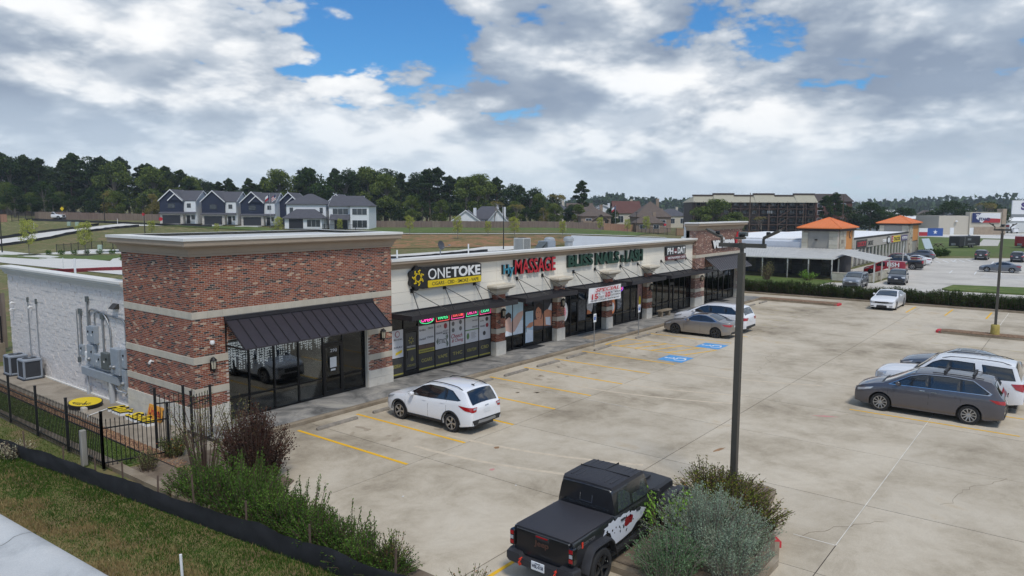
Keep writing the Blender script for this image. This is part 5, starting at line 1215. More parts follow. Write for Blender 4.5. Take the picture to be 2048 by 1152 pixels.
sie = Car('minivan', 'dark grey minivan with roof crossbars and chrome window line', VAN, (32.75, 4.42), UP, p_grey, category='van')
for s in (3.15, 4.1):
    z = sie.roofz(s, .8); b = MB().bar(sie.P(s, -.62, z+.10), sie.P(s, .62, z+.10), .08, .035)
    for sd in (1, -1): b.bar(sie.P(s, sd*.60, z-.02), sie.P(s, sd*.60, z+.10), .11, .05)
    b.build('roof_crossbar', m_trim, sie.root, False)
for sd in (1, -1):
    MB().tube([sie.P(s, sd*.66, sie.roofz(s, .84)+.035) for s in (2.75, 3.0, 3.5, 4.0, 4.45)], .018, 6).build('roof_rail', m_trim, sie.root, False)
Car('large_sport_utility_car', 'long white sport utility car with black roof rails parked beside the grey minivan', BIGSUV, (35.5, 4.10), UP, p_white)
Car('saloon_car', 'dark grey saloon car parked beyond the long white sport utility car', spec(SEDAN, L=4.95, ra=3.95, W=1.86, top=[(s*1.085, z*1.01) for s, z in SEDAN['top']], belt=[(s*1.085, z*1.01) for s, z in SEDAN['belt']], dlo=[[(s*1.085, z*1.01) for s, z in q] for q in SEDAN['dlo']], win=[[(s*1.085, z*1.01) for s, z in q] for q in SEDAN['win']], trimline=([(s*1.085, z*1.01) for s, z in SEDAN['trimline'][0]], m_chrome), ws=(1.54,2.39), bl=(3.36,4.12), sunroof=(2.5,3.1), mirror=(1.95,1.03), seams=[], handles=[], hood=1.41, tail_side=[[(4.36,.93),(4.93,.91),(4.93,.77),(4.56,.81)]]), (40.5, 4.25), UP, p_slate)
Car('saloon_car', 'warm silver saloon car with chrome window line beside the blue bay marking', SEDAN, (44.45, 19.18), UP, p_silver)
Car('minivan', 'white people carrier with red tail lamps parked beside the warm silver saloon', VAN2, (47.15, 19.45), UP, p_white, category='van')
Car('saloon_car', 'white saloon car with black grille parked nose out against the hedge', CHARGER, (66.9, 12.45), LEFT, p_white)
Car('hatchback_car', 'light grey boxy hatchback parked before the stone planter wall', BOXY, (82.4, 18.55), LEFT, p_mid)
Car('hatchback_car', 'dark blue grey boxy hatchback beside the planter with its nose to the hedge', BOXY, (89.2, 15.75), LEFT+R(5), p_navy)
van = Car('delivery_van', 'red delivery van with white lettering parked at the orange roofed shops', CARGO, (100.4, 19.2), UP, p_red, category='van')
fr = (van.P(0, .905, 0), (-1, 0, 0), (0, 0, 1))
text('lettering', 'FiSH', (2.7, 1.12, 4.05, 1.66), fr, mat('white_vinyl', srgb(232,232,232), .5), van.root, .006, .035, world=False)
text('lettering', 'WINDOW CLEANING', (2.85, .96, 4.0, 1.05), fr, MATS['white_vinyl'], van.root, .006, .01, world=False)
for o in van.root.children:
    if o.name.startswith('lettering'): o.location = (0, .012, 0)
Car('pickup_truck', 'black crew cab pickup truck backed out beyond the red delivery van', PICK, (112.2, 19.6), UP, p_black, category='truck')
Car('pickup_truck', 'dark red crew cab pickup truck parked beyond the black pickup', PICK, (117.6, 20.9), UP, p_dred, category='truck')
Car('saloon_car', 'white saloon car parked between the dark red pickup and the grey crossover', spec(SEDAN, rim=m_rim), (122.8, 19.7), UP, p_white)
Car('crossover_car', 'blue grey crossover car nearest the shrubs at the orange roofed shops', CROSS, (134.6, 20.9), UP, p_slate)
Car('sport_utility_car', 'black sport utility car facing the lawn with red tail lamps showing', CROSS, (142.3, 12.9), RIGHT, p_black)
Car('saloon_car', 'mid grey saloon car standing across the neighbouring parking bays', spec(SEDAN, rim=m_rim), (114.6, 8.3), UP, p_slate)
Car('sport_utility_car', 'dark navy sport utility car at the lawn edge beside the grass island', CROSS, (140.0, 7.9), RIGHT, p_navy)

# ---- black pickup with folding bed cover (boxy off-roader)
def jeep(pos):
    root = thing('off_road_pickup', (*pos, 0), 'black off-road pickup with soft bed cover and splattered white side graphic', 'truck')
    K = p_black; m_roofj = mat('textured_hardtop', srgb(44,43,48), .55, bump=.25, bs=160); m_cover = mat('vinyl_bed_cover', srgb(50,49,54), .6, bump=.2, bs=200); m_flare = mat('flare_plastic', srgb(46,46,50), .6, bump=.15, bs=120)
    def hull(name, secs, m, par=root, sm=30, mirror=True):
        """Loft through sections [(x, [(y, z)...half])]."""
        b = MB(); M = 0
        for x, h in secs:
            full = h+[(-y, z) for y, z in reversed(h)]; M = len(full); b.v += [(x, y, z) for y, z in full]
        for i in range(len(secs)-1):
            for j in range(M): b.f.append((i*M+j, i*M+(j+1)%M, (i+1)*M+(j+1)%M, (i+1)*M+j))
        b.f += [tuple(range(M-1,-1,-1)), tuple(range(len(b.v)-M, len(b.v)))]; b.m = [0]*len(b.f)
        return b.build(name, m, par, False, smooth=sm)
    # x: 0 at tail, + towards the nose
    bed = lambda e: [(0, .62), (.70-e, .62), (.76-e, .66), (.79-e, .80), (.79-e, 1.16), (.765-e, 1.215), (.70-e, 1.23), (0, 1.23)]
    hull('bed', [(.10, bed(.02)), (.13, bed(0)), (1.72, bed(0)), (1.75, bed(.01))], K)
    hull('tailgate', [(.07, [(0,.66),(.66,.66),(.68,.68),(.68,1.17),(.66,1.19),(0,1.19)]), (.11, [(0,.64),(.70,.64),(.70,.66),(.70,1.20),(.68,1.215),(0,1.215)])], K)
    tub = lambda e, z: [(0, .55), (.74-e, .55), (.79-e, .62), (.80-e, .95), (.79-e, z-.04), (.765-e, z), (0, z)]
    hull('cab_body', [(1.77, tub(.01, 1.22)), (1.80, tub(0, 1.24)), (3.62, tub(0, 1.24)), (3.68, tub(.01, 1.24))], K)
    rf = lambda w, zt, zb=1.24, wb=.765: [(0, zb), (wb, zb), (wb-.012, zb+.10), (w+.02, zt-.11), (w, zt-.05), (w-.06, zt), (0, zt+.01)]
    hull('cab_upper', [(1.80, rf(.66, 1.78)), (1.86, rf(.675, 1.835)), (2.6, rf(.69, 1.86)), (3.22, rf(.68, 1.84)), (3.32, rf(.665, 1.81)), (3.56, rf(.68, 1.40))], K)
    hull('hardtop_roof', [(1.82, [(0,1.80),(.655,1.79),(.64,1.845),(0,1.865)]), (1.90, [(0,1.82),(.69,1.80),(.665,1.875),(0,1.895)]), (2.6, [(0,1.83),(.70,1.80),(.675,1.885),(0,1.905)]), (3.20, [(0,1.82),(.69,1.79),(.665,1.868),(0,1.885)]), (3.31, [(0,1.79),(.67,1.77),(.645,1.82),(0,1.835)])], m_roofj)
    for k in range(8):
        y = -.525+.15*k
        MB().cbox(2.25, y, 1.886, .56, .045, .022, .008).build('roof_rib', m_roofj, root, False)
        if k not in (3, 4): MB().cbox(2.95, y, 1.876, .50, .045, .022, .008).build('roof_rib', m_roofj, root, False)
    MB().box(2.61, 2.625, -.67, .67, 1.87, 1.908).box(2.63, 3.28, -.008, .008, 1.84, 1.904).build('roof_panel_gap', m_seam, root, False)
    # rear window, side windows, screen
    MB().add([(1.795, -.60, 1.30), (1.795, .60, 1.30), (1.83, .575, 1.74), (1.83, -.575, 1.74)], [(0,1,2,3)]).build('rear_window', m_cglass, root, False)
    MB().bar((1.787, -.16, 1.40), (1.79, .16, 1.40), .012).bar((1.787, -.16, 1.40), (1.815, -.16, 1.66), .012).bar((1.787, .16, 1.40), (1.815, .16, 1.66), .012).build('sliding_pane_frame', m_chrome, root, False)
    for sd in (1, -1):
        sy = lambda z: sd*(.774-(z-1.24)*.145)
        for a in ([(1.93,1.29),(2.52,1.29),(2.50,1.72),(1.98,1.72)], [(2.62,1.29),(3.40,1.29),(3.20,1.70),(2.62,1.72)]):
            MB().add([(x, sy(z), z) for x, z in a], [(0,1,2,3)]).build('side_window', m_cglass2, root, False)
        MB().bar((1.90, sd*.795, 1.25), (3.45, sd*.795, 1.25), .012, .02).build('belt_trim', m_trim, root, False)
        MB().box(2.565, 2.578, sd*.80-.004, sd*.80+.004, .68, 1.22).box(3.50, 3.513, sd*.80-.004, sd*.80+.004, .68, 1.22).build('door_gap', m_seam, root, False)
        for x in (1.98, 2.70): MB().cbox(x+.1, sd*.815, 1.10, .19, .04, .035, .008).build('door_handle', m_trim, root, False)
        MB().cbox(3.36, sd*.98, 1.36, .10, .20, .20, .03).bar((3.40, sd*.78, 1.28), (3.37, sd*.92, 1.30), .05).build('door_mirror', m_trim, root, False)
        # flares
        for ax, n_ in ((.98, 'rear'), (4.47, 'front')):
            b = MB(); n = 12; prof = [(0, .0), (.19, -.01), (.205, -.045), (.19, -.07)]
            base = [( -.60, .50), (-.58, .62), (-.46, .88), (-.34, .985), (-.2, 1.0), (.2, 1.0), (.34, .985), (.48, .86), (.58, .66), (.62, .52)]
            if n_ == 'front': base = [(-.58, .60), (-.50, .82), (-.36, .98), (-.2, 1.02), (.2, 1.02), (.5, 1.0), (.72, .94), (.78, .86)]
            for u, z in base:
                for w, dz in prof: b.v.append((ax+u*(1+dz*.2), sd*(.775+w), z+dz))
            m_ = len(prof)
            for i in range(len(base)-1):
                for j in range(m_-1): b.f.append((i*m_+j, i*m_+j+1, (i+1)*m_+j+1, (i+1)*m_+j)); b.m.append(0)
            b.build('wheel_flare', m_flare, root, False, smooth=40)
            MB().box(ax-.5, ax+.5, sd*.60, sd*.72, .35, .95).build('wheel_well', m_trim, root, False)
            put_wheel(root, ax, sd*.80, .42, .29, 5, m_rimd)
        MB().box(1.55, 3.85, sd*.80-.06, sd*.80+.06, .42, .50).build('side_step', m_trim, root, False)
        # tail lamps
        t = MB().cbox(.085, sd*.765, .98, .14, .13, .34, .02).build('tail_lamp', m_gloss, root, False)
        MB().box(.005, .012, sd*.765-.045, sd*.765+.045, 1.045, 1.125).box(.005, .012, sd*.765-.045, sd*.765+.045, .84, .92).build('lamp_lens', m_tail, t, False)
        MB().box(.003, .012, sd*.765-.038, sd*.765+.038, .945, 1.02).build('reverse_lens', m_head, t, False)
        MB().tube([(-.03, sd*.46, .60), (-.11, sd*.46, .60), (-.13, sd*.46, .545), (-.11, sd*.46, .49), (-.03, sd*.46, .49)], .028, 8).build('tow_hook', mat('red_hook', srgb(214,58,36), .5), root, False, smooth=60)
    bp = lambda e: [(0, .46), (.86-e, .48), (.90-e, .52), (.90-e, .66), (.87-e, .70), (.52, .70), (.46, .62), (0, .62)]
    hull('rear_bumper', [(-.08, bp(.10)), (-.05, bp(.04)), (.10, bp(0)), (.20, bp(.0))], m_flare)
    MB().cbox(-.085, 0, .57, .02, .34, .18, .006).build('licence_plate', m_plate, root, False)
    fr = ((-.098, .0, .0), (0, -1, 0), (0, 0, 1))
    text('plate_lettering', 'WBL-0158', (-.145, .53, .145, .605), fr, m_plt, root, .003, .01, world=False)
    text('plate_lettering', 'TEXAS', (-.07, .62, .07, .645), fr, m_plt, root, .003, .01, world=False)
    fr = ((.066, 0, 0), (0, -1, 0), (0, 0, 1))
    text('badge_lettering', 'Jeep', (-.20, .90, .17, 1.06), fr, mat('bronze_badge', srgb(112,84,74), .4, .6), root, .014, .02, world=False)
    MB().cbox(.07, .0, 1.125, .03, .36, .10, .012).build('tailgate_handle', m_trim, root, False); MB().box(.050, .056, -.15, .15, 1.135, 1.165).build('brake_lamp', m_tail, root, False)
    # bed cover
    hull('bed_cover', [(.09, [(0,1.215),(.70,1.215),(.70,1.235),(.685,1.245),(0,1.25)]), (.14, [(0,1.22),(.735,1.22),(.735,1.25),(.71,1.262),(0,1.27)]), (1.70, [(0,1.22),(.735,1.22),(.735,1.25),(.71,1.262),(0,1.27)]), (1.76, [(0,1.22),(.735,1.22),(.735,1.245),(.71,1.25),(0,1.255)])], m_cover)
    # bonnet, fenders, nose
    hd = lambda w, z: [(0, .62), (w, .62), (w+.02, .70), (w+.01, z-.06), (w-.05, z), (0, z+.03)]
    hull('bonnet', [(3.66, hd(.70, 1.20)), (4.1, hd(.66, 1.19)), (4.9, hd(.60, 1.15)), (5.08, hd(.58, 1.10)), (5.12, hd(.56, 1.02))], mat('matt_bonnet', srgb(38,38,42), .5))
    MB().box(3.9, 4.6, -.20, .20, 1.20, 1.245).build('bonnet_scoop', m_trim, root, False)
    for y in range(7): MB().box(5.118, 5.13, -.36+y*.115, -.30+y*.115, .78, 1.0).build('grille_slot', m_seam, root, False)
    for sd in (1, -1): MB().lathe((5.12, sd*.46, .9), [(.09, 0), (.09, .02), (.05, .03)], 14, 'x').build('headlamp', m_head, root, False)
    MB().cbox(5.30, 0, .58, .22, 1.75, .20, .05).build('front_bumper', m_flare, root, False)
    MB().box(.3, 5.1, -.5, .5, .36, .64).build('chassis', m_trim, root, False)
    MB().add([(3.60, -.64, 1.27), (3.60, .64, 1.27), (3.345, .60, 1.76), (3.345, -.60, 1.76)], [(0,1,2,3)]).build('windscreen', m_cglass2, root, False)
    # splattered side graphic in white vinyl with a red patch, both sides
    r2 = random.Random(8)
    mv = mat('white_vinyl_graphic', srgb(214,216,222), .4, coat=.5); mr = mat('red_vinyl_graphic', srgb(136,22,30), .4, coat=.5)
    for sd in (1, -1):
        def splat(name, pts, m, off):
            MB().prism(pts, 0, .002, lambda u, v, w: (u, sd*(.805+off+w), v)).build(name, m, root, False)
        edge = []
        for x, z in ((1.22,1.0),(1.30,1.10),(1.26,1.14),(1.42,1.16),(1.46,1.205),(1.55,1.17),(1.66,1.21),(1.74,1.16),(1.85,1.20),(1.98,1.17),(2.10,1.21),(2.25,1.16),(2.40,1.18),(2.60,1.10),(2.9,1.12),(3.2,1.0),(3.0,.86),(2.7,.80),(2.5,.68),(2.1,.64),(1.8,.62),(1.70,.64),(1.62,.80),(1.52,.95),(1.40,1.0)):
            edge += [(x+r2.uniform(-.02,.02), z+r2.uniform(-.015,.015))]
        splat('side_graphic', edge, mv, 0)
        splat('side_graphic', [(2.35+.20*(1+r2.uniform(-.25,.25))*math.cos(t), .98+.11*(1+r2.uniform(-.25,.25))*math.sin(t)) for t in [k*.42 for k in range(15)]], mr, .003)
        for _ in range(26):
            cx, cz, q = r2.uniform(1.35, 2.9), r2.uniform(.72, 1.17), r2.uniform(.008, .035)
            splat('graphic_speck', [(cx+q*(1+r2.uniform(-.5,.7))*math.cos(t), cz+q*(1+r2.uniform(-.5,.7))*math.sin(t)) for t in [k*1.05 for k in range(6)]], m_gloss, .003)
        fr = ((0, sd*.797, 0), (1, 0, 0) if sd < 0 else (-1, 0, 0), (0, 0, 1)); a, b = (.22, .92) if sd < 0 else (-.92, -.22)
        text('badge_lettering', 'GLADIATOR', (a, 1.06, b, 1.13), fr, mat('grey_badge', srgb(120,120,122), .4, .5), root, .006, .012, world=False)
        MB().box(.38, .43, sd*.80-.004, sd*.80+.006, 1.03, 1.16).build('red_badge_stroke', MATS['red_hook'], root, False)
    return root
jeep((11.95, 8.58))
# ================================================================ things on the site
m_pole = mat('bronze_pole', srgb(84,80,73), .5, .3, var=.06, vs=3); m_galv = mat('galvanised_steel', srgb(150,152,154), .45, .7, var=.1, vs=6); m_elec = mat('grey_cabinet_paint', srgb(152,160,168), .5, .1, var=.08, vs=5); m_elecd = mat('dark_cabinet_paint', srgb(92,98,98), .5, .1, var=.1, vs=5); m_pvc = mat('grey_pvc', srgb(176,178,180), .5); m_wpvc = mat('white_pvc', srgb(228,228,226), .5)
m_ac = mat('grey_condenser_metal', srgb(142,149,158), .5, .15); m_acd = mat('condenser_shadow_gap', srgb(52,55,60), .7)
m_alu = mat('sign_aluminium', srgb(176,178,180), .4, .6); m_blues = mat('sign_blue', srgb(30,84,160), .5)
ORD = ['first', 'second', 'third', 'fourth', 'fifth', 'sixth', 'seventh', 'eighth', 'ninth', 'tenth', 'eleventh', 'twelfth']
def wheel_stops():
    b = MB(); sec = [(-.08, .0), (-.075, .06), (-.05, .105), (.05, .105), (.075, .06), (.08, .0)]; V = []; n = len(sec)
    for x, k in ((-.95, .82), (-.90, 1.), (.90, 1.), (.95, .82)): V += [(x, y*k, z*k) for y, z in sec]
    b.add(V, [(i*n+j, i*n+j+1, (i+1)*n+j+1, (i+1)*n+j) for i in range(3) for j in range(n-1)]+[tuple(range(n-1,-1,-1)), tuple(range(3*n, 4*n))])
    base = b.build('wheel_stop', m_stop, smooth=35); first = True
    xs = [16.98+2.74*k for k in range(8)]+[41.2, 43.95, 46.7, 49.4, 52.2, 54.9, 57.6, 60.4, 63.2]
    for i, x in enumerate(xs):
        o = base if first else base.copy()
        if not first: COL.objects.link(o)
        first = False; o.location = (x+rnd.uniform(-.06, .06), 21.62+rnd.uniform(-.05, .05), .001); o.rotation_euler.z = rnd.uniform(-.02, .02)
        setp(o, 'weathered concrete wheel stop in a bay along the shop kerb', 'wheel stop', 'wheel stops along the shop kerb')
wheel_stops()
def sign_post(x, y, label):
    t = thing('parking_sign', (x, y, 0), label, 'sign')
    MB().tube([(x, y, .0), (x, y, 1.95)], .025, 8).build('post', m_galv, t)
    p = MB().cbox(x, y-.03, 1.72, .31, .006, .50, .002).build('sign_plate', m_swht, t)
    MB().box(x-.11, x+.11, y-.036, y-.0335, 1.60, 1.80).build('blue_panel', m_blues, p)
    s = MB(); cx, cz = x, 1.70; s.prism([(cx+u, cz+v) for u, v in ell(-.01, .07, .016, .016, 8)], 0, .001, lambda u, v, w: (u, y-.0362-w, v))
    s.bar((cx-.01, y-.037, cz+.05), (cx-.01, y-.037, cz), .016, .001, up=(0,1,0)).bar((cx-.01, y-.037, cz), (cx+.04, y-.037, cz), .014, .001, up=(0,1,0)).bar((cx+.04, y-.037, cz), (cx+.055, y-.037, cz-.06), .014, .001, up=(0,1,0)); s.build('wheelchair_symbol', m_swht, p)
    text('lettering', 'RESERVED PARKING', (x-.12, 1.84, x+.12, 1.88), FR(y-.034), m_blues, p, .002)
sign_post(36.37, 22.3, 'accessible parking sign on a steel post before the banner'); sign_post(41.72, 22.25, 'accessible parking sign on a steel post beside the striped aisle')
def lamp_standard(x, y, H, label, base=None, wide=.17, k=1.0, spread=.62):
    t = thing('parking_lamp', (x, y, 0), label, 'lamp post'); z0 = .1
    if base:
        b = MB(); r2 = random.Random(9)
        b.lathe((x, y, 0), [(.25, .08), (.26, .3), (.245, .55), (.25, .74), (.22, .80)], 14); b.build('concrete_base', base, t, smooth=30); z0 = .78
    MB().cbox(x, y, (z0+H)/2, wide, wide, H-z0, .012).build('pole', m_pole, t)
    MB().cbox(x, y, H+.11, .085, .085, .22, .006).build('tenon', m_pole, t)
    MB().cbox(x, y, H+.20, .10, spread*2+.04, .11, .01).cbox(x, y, H+.19, .14, .16, .15, .01).build('crossarm', m_pole, t)
    for sd in (1, -1):
        yy = y+sd*spread*.92; h = MB().cbox(x, yy, H+.32, .06, .06, .16, .008)
        h.bar((x, yy, H+.38), (x, yy+sd*.10, H+.46), .05).build('knuckle', m_pole, t)
        f = MB(); a, b_ = Vector((x, yy+sd*.02, H+.42)), Vector((x, yy+sd*.42*k, H+.62)); f.bar(a, b_, .24, .045).bar(a.lerp(b_, .1)+Vector((0,0,-.03)), a.lerp(b_, .9)+Vector((0,0,-.03)), .19, .02)
        f.build('floodlight', m_pole, t)
        MB().lathe((x, yy+sd*.12, H+.52), [(.05, -.05), (.06, 0), (.05, .05)], 10).build('photocell', m_frame, t)
    MB().cbox(x-.06, y+.03, H+.40, .22, .24, .05, .01).build('floodlight', m_pole, t); MB().cbox(x-.06, y+.03, H+.37, .18, .20, .012, .004).build('lens', m_head, t)
    c = MB().cbox(x+.05, y, H+.50, .14, .24, .12, .02).build('camera_housing', m_elecd, t); MB().lathe((x-.03, y, H+.46), [(.02, -.08), (.07, -.05), (.08, .02), (.05, .05)], 12).build('camera_dome', m_frame, c)
lamp_standard(19.18, 7.18, 6.92, 'tall bronze lamp standard rising from the planted island')
m_ybase = ramp_mat('chipped_yellow_base', [(.30, srgb(96,78,62)), (.38, srgb(176,158,92)), (.6, srgb(196,178,96)), (.8, srgb(206,190,120))], .85, .5, 20, 'noise', 3.2, 8)
lamp_standard(55.4, 4.03, 6.65, 'bronze lamp standard on a chipped yellow concrete base', m_ybase, .15, .75, .45)

# ---- iron railings
def railing(a, b, label, posts, H=1.5, ph=1.8, gap=.125, z=0.02):
    a, b = Vector((*a, z)), Vector((*b, z)); d = (b-a); L = d.length; u = d/L
    t = thing('iron_railing', tuple(a), label, 'railing')
    for h in (.18, H-.22): MB().bar(a+Vector((0,0,h)), b+Vector((0,0,h)), .03, .04).build('rail', m_iron, t)
    me = None; n = int(L/gap)
    for k in range(1, n):
        p = a+u*(k*L/n)
        if me is None:
            o = MB().box(-.009, .009, -.009, .009, .06, H).lathe((0, 0, 0), [(.012, H-.005), (.02, H+.02), (.004, H+.075)], 6).build('picket', m_iron); me = o.data; bpy.data.objects.remove(o)
        o = link('picket', me, t); o.location = p
    for k in range(posts+1):
        p = a+u*(L*k/posts); MB().cbox(p.x, p.y, z+ph/2, .07, .07, ph, .004).cbox(p.x, p.y, z+ph+.012, .085, .085, .03, .008).build('railing_post', m_iron, t)
    return t
railing((9.41, 23.43), (9.41, 39.2), 'black iron railing along the lawn edge above the silt fence', 6)
railing((9.41, 23.43), (11.22, 22.92), 'short black iron railing from the corner post to the gate', 1)
railing((11.40, 24.10), (12.18, 23.72), 'narrow black iron gate leaf standing open by the brick tower', 1, 1.75, 2.05)
railing((12.15, 23.15), (13.0, 23.45), 'short black iron railing joining the gate to the brick tower', 1, 1.75, 1.95)
# ---- silt fence
def silt(name, path, label, h=.55, m=None, parent=None, wob=.05):
    b = MB(); r2 = random.Random(12); n = len(path); S = 5
    for i, (x, y, z) in enumerate(path):
        q = path[min(i+1, n-1)]; p = path[max(i-1, 0)]; tx, ty = q[0]-p[0], q[1]-p[1]; L = math.hypot(tx, ty) or 1; nx, ny = ty/L, -tx/L
        hh = h*(1+.10*noise.noise((x*.7, y*.7, 1.))-.10*abs(math.sin(y*1.45+x)))
        for j in range(S+1):
            f = j/S; o = wob*noise.noise((x*1.3, y*1.3, f*2.))*(f+.2)+.05*(1-f)**2+.028*noise.noise((x*5, y*5, f*1.2)); b.v.append((x+nx*o, y+ny*o, z-.04+hh*f))
    for i in range(n-1):
        for j in range(S): b.f.append((i*(S+1)+j, (i+1)*(S+1)+j, (i+1)*(S+1)+j+1, i*(S+1)+j+1)); b.m.append(0)
    return b.build(name, m, parent, smooth=60)
m_silt = mat('black_geotextile', srgb(34,34,37), .75, var=.25, vs=3, bump=.3, bs=40); m_stake = mat('weathered_stake', srgb(96,78,66), .9, var=.2, vs=6)
t = thing('silt_fence', (9, 18, 0), 'black fabric silt fence running along the edge of the verge', 'fence')
path = [(siltx(y), y, -.03) for y in [7.2+.14*k for k in range(166)]]; silt('fabric', path, '', .62, m_silt, t)
for y, h in ((10.9, 1.0), (13.4, .95), (15.6, .98), (17.6, 1.25), (19.2, .9), (20.8, 1.0), (22.2, .9), (24.0, .85), (26.3, .95)):
    MB().bar((siltx(y)+.06, y, -.1), (siltx(y)+.06+rnd.uniform(-.04,.04), y+rnd.uniform(-.05,.05), h), .035).build('stake', m_stake, t)
MB().cbox(9.22, 24.35, .55, .17, .17, 1.15, .02).build('timber_post', mat('grey_timber', srgb(142,138,130), .9, var=.25, vs=5, streak=.15), label='grey weathered timber post stub before the railings', category='post')
MB().tube([(7.45, 14.9, -.1), (7.43, 14.9, .62)], .03, 8).build('survey_stake', m_wpvc, label='white plastic survey stake in the verge grass', category='stake')
# ---- condensers
def condenser(x0, y0, label, w=.82, h=.92):
    t = thing('condenser_unit', (x0+w/2, y0+w/2, 0), label, 'air conditioner', 'ground condensers by the side wall'); cx, cy = x0+w/2, y0+w/2
    MB().cbox(cx, cy, .05, w+.06, w+.06, .06, .01).build('plinth', m_acd, t)
    MB().cbox(cx, cy, .08+h/2-.03, w-.05, w-.05, h-.1, .05).build('coil', m_acd, t)
    top = MB().cbox(cx, cy, h+.03, w, w, .11, .045).build('top_cover', m_ac, t)
    MB().lathe((cx, cy, h+.088), [(.30, 0), (.30, .006), (.09, .008)], 20).build('fan_grille', m_acd, top); MB().lathe((cx, cy, h+.09), [(.09, 0), (.06, .015)], 10).build('fan_hub', m_ac, top)
    MB().cbox(cx, cy, .12, w, w, .10, .045).build('base_pan', m_ac, t)
    for k in range(15):
        z = .20+k*(h-.26)/14
        s = MB()
        for a in (0, 1, 2, 3):
            e = w/2-.012; q = [(-e,-e),(e,-e),(e,e),(-e,e)]; p0, p1 = q[a], q[(a+1)%4]; s.bar((cx+p0[0]*.94, cy+p0[1]*.94 if a % 2 == 0 else cy+p0[1]*.9, z), (cx+p1[0]*.94, cy+p1[1]*.94 if a % 2 == 0 else cy+p1[1]*.9, z), .02, .022)
        s.build('louvre', m_ac, t)
    for sx in (-1, 1):
        for sy in (-1, 1): MB().cbox(cx+sx*(w/2-.05), cy+sy*(w/2-.05), h/2+.06, .10, .10, h-.06, .03).build('corner_post', m_ac, t)
condenser(12.2, 38.45, 'louvred grey air conditioning condenser on the pad nearer the meters'); condenser(12.12, 40.0, 'louvred grey air conditioning condenser on the pad behind its twin')
# ---- electrical gear on the side wall (each cabinet a thing)
def cabinet(name, label, y0, y1, z0, z1, d=.18, m=None, handle=True, meter=False, x=13.2):
    m = m or m_elec; cy, cz = (y0+y1)/2, (z0+z1)/2; t = thing(name, (x, cy, z0), label, 'electrical box')
    MB().cbox(x-d/2, cy, cz, d, abs(y1-y0), z1-z0, .012).build('cabinet', m, t)
    MB().cbox(x-d-.006, cy, cz, .012, abs(y1-y0)-.05, z1-z0-.06, .005).build('cabinet_door', m, t)
    if handle: MB().cbox(x-d-.03, min(y0, y1)+.07, cz+.18*(z1-z0), .05, .03, .09, .006).build('handle', m_frame, t)
    if meter:
        MB().lathe((x-d-.012, cy, z0+.25*(z1-z0)+.05), [(.085, 0), (.085, -.03), (.07, -.10), (.03, -.115)], 14, 'x').build('meter_glass', m_galv, t)
    else: MB().box(x-d-.014, x-d-.012, cy-.05, cy+.05, cz-.06, cz+.02).build('cabinet_label', m_swht, t)
cabinet('safety_switch', 'pale grey disconnect switch, left of the upper pair', 33.15, 33.45, 2.38, 3.02, .14); cabinet('safety_switch', 'larger pale grey disconnect switch at the right of the upper pair', 32.55, 33.05, 2.36, 3.10, .2)
cabinet('meter_cabinet', 'tall grey meter cabinet below the disconnect switches', 32.80, 33.36, 1.38, 2.26, .2, None, True, True); cabinet('breaker_box', 'blue grey breaker box beside the dark cabinet', 32.06, 32.70, 1.40, 1.93, .22); cabinet('breaker_box', 'dark grey green breaker cabinet with a pale label', 31.35, 31.98, 1.38, 2.08, .22, m_elecd)
cabinet('meter_can', 'small round meter can beside the dark cabinet', 30.98, 31.25, 1.42, 1.80, .14, None, False, True); cabinet('meter_cabinet', 'tallest grey meter cabinet at the end of the trough', 30.20, 30.92, 1.33, 2.40, .28, None, False, True); cabinet('safety_switch', 'grey disconnect switch beside the brick tower', 29.83, 30.12, 1.66, 2.44, .2)
cabinet('meter_cabinet', 'low grey meter cabinet beside the brick tower', 29.86, 30.16, .78, 1.60, .2, None, False, True); cabinet('junction_box', 'small grey box at the far end of the meter group', 34.02, 34.36, 1.66, 2.12, .12); cabinet('junction_box', 'small white box above the trough end', 33.46, 33.86, 1.44, 1.86, .1, m_wpvc, False)
t = thing('wiring_trough', (13.1, 32.3, .9), 'long grey wiring trough under the meter cabinets', 'electrical box'); MB().cbox(13.08, 32.2, 1.06, .24, 3.5, .34, .012).build('trough_body', m_elec, t); MB().tube([(13.08, 33.62, .9), (13.08, 33.62, .02)], .035, 8).tube([(13.08, 33.62, .34), (13.08, 33.62, .02)], .07, 10).build('riser', m_pvc, t); MB().tube([(13.06, 31.25, .9), (13.06, 31.25, .02)], .11, 12).build('riser', m_pvc, t); MB().tube([(13.06, 31.45, .9), (13.06, 31.45, .02)], .05, 8).build('riser', m_pvc, t)
MB().tube([(13.1, 30.95, .9), (13.08, 30.9, .7), (13.06, 30.7, .62), (13.06, 29.95, .62), (13.08, 29.86, .7), (13.1, 29.85, .8)], .04, 8).build('riser', m_pvc, t, smooth=50)
def conduit(label, pts, r=.028, box=None):
    t = thing('conduit', pts[0], label, 'conduit'); MB().tube(pts, r, 8).build('pipe', m_galv, t, smooth=50)
    if box: MB().cbox(13.16, box[0], box[1], .1, box[2], .24, .01).build('outlet_box', m_elecd, t)
W_ = 13.15
conduit('steel conduit with a box on top, nearest the disconnect switches', [(W_, 33.47, 2.7), (W_, 33.47, 4.1)], .04, (33.45, 4.18, .2)); conduit('short steel conduit above the small grey box', [(W_, 34.24, 2.1), (W_, 34.24, 3.48)], .05, (34.24, 3.58, .26)); conduit('thin conduit run beside the short conduit', [(W_, 34.6, 1.45), (W_, 34.6, 3.65)], .02, (34.6, 1.4, .14))
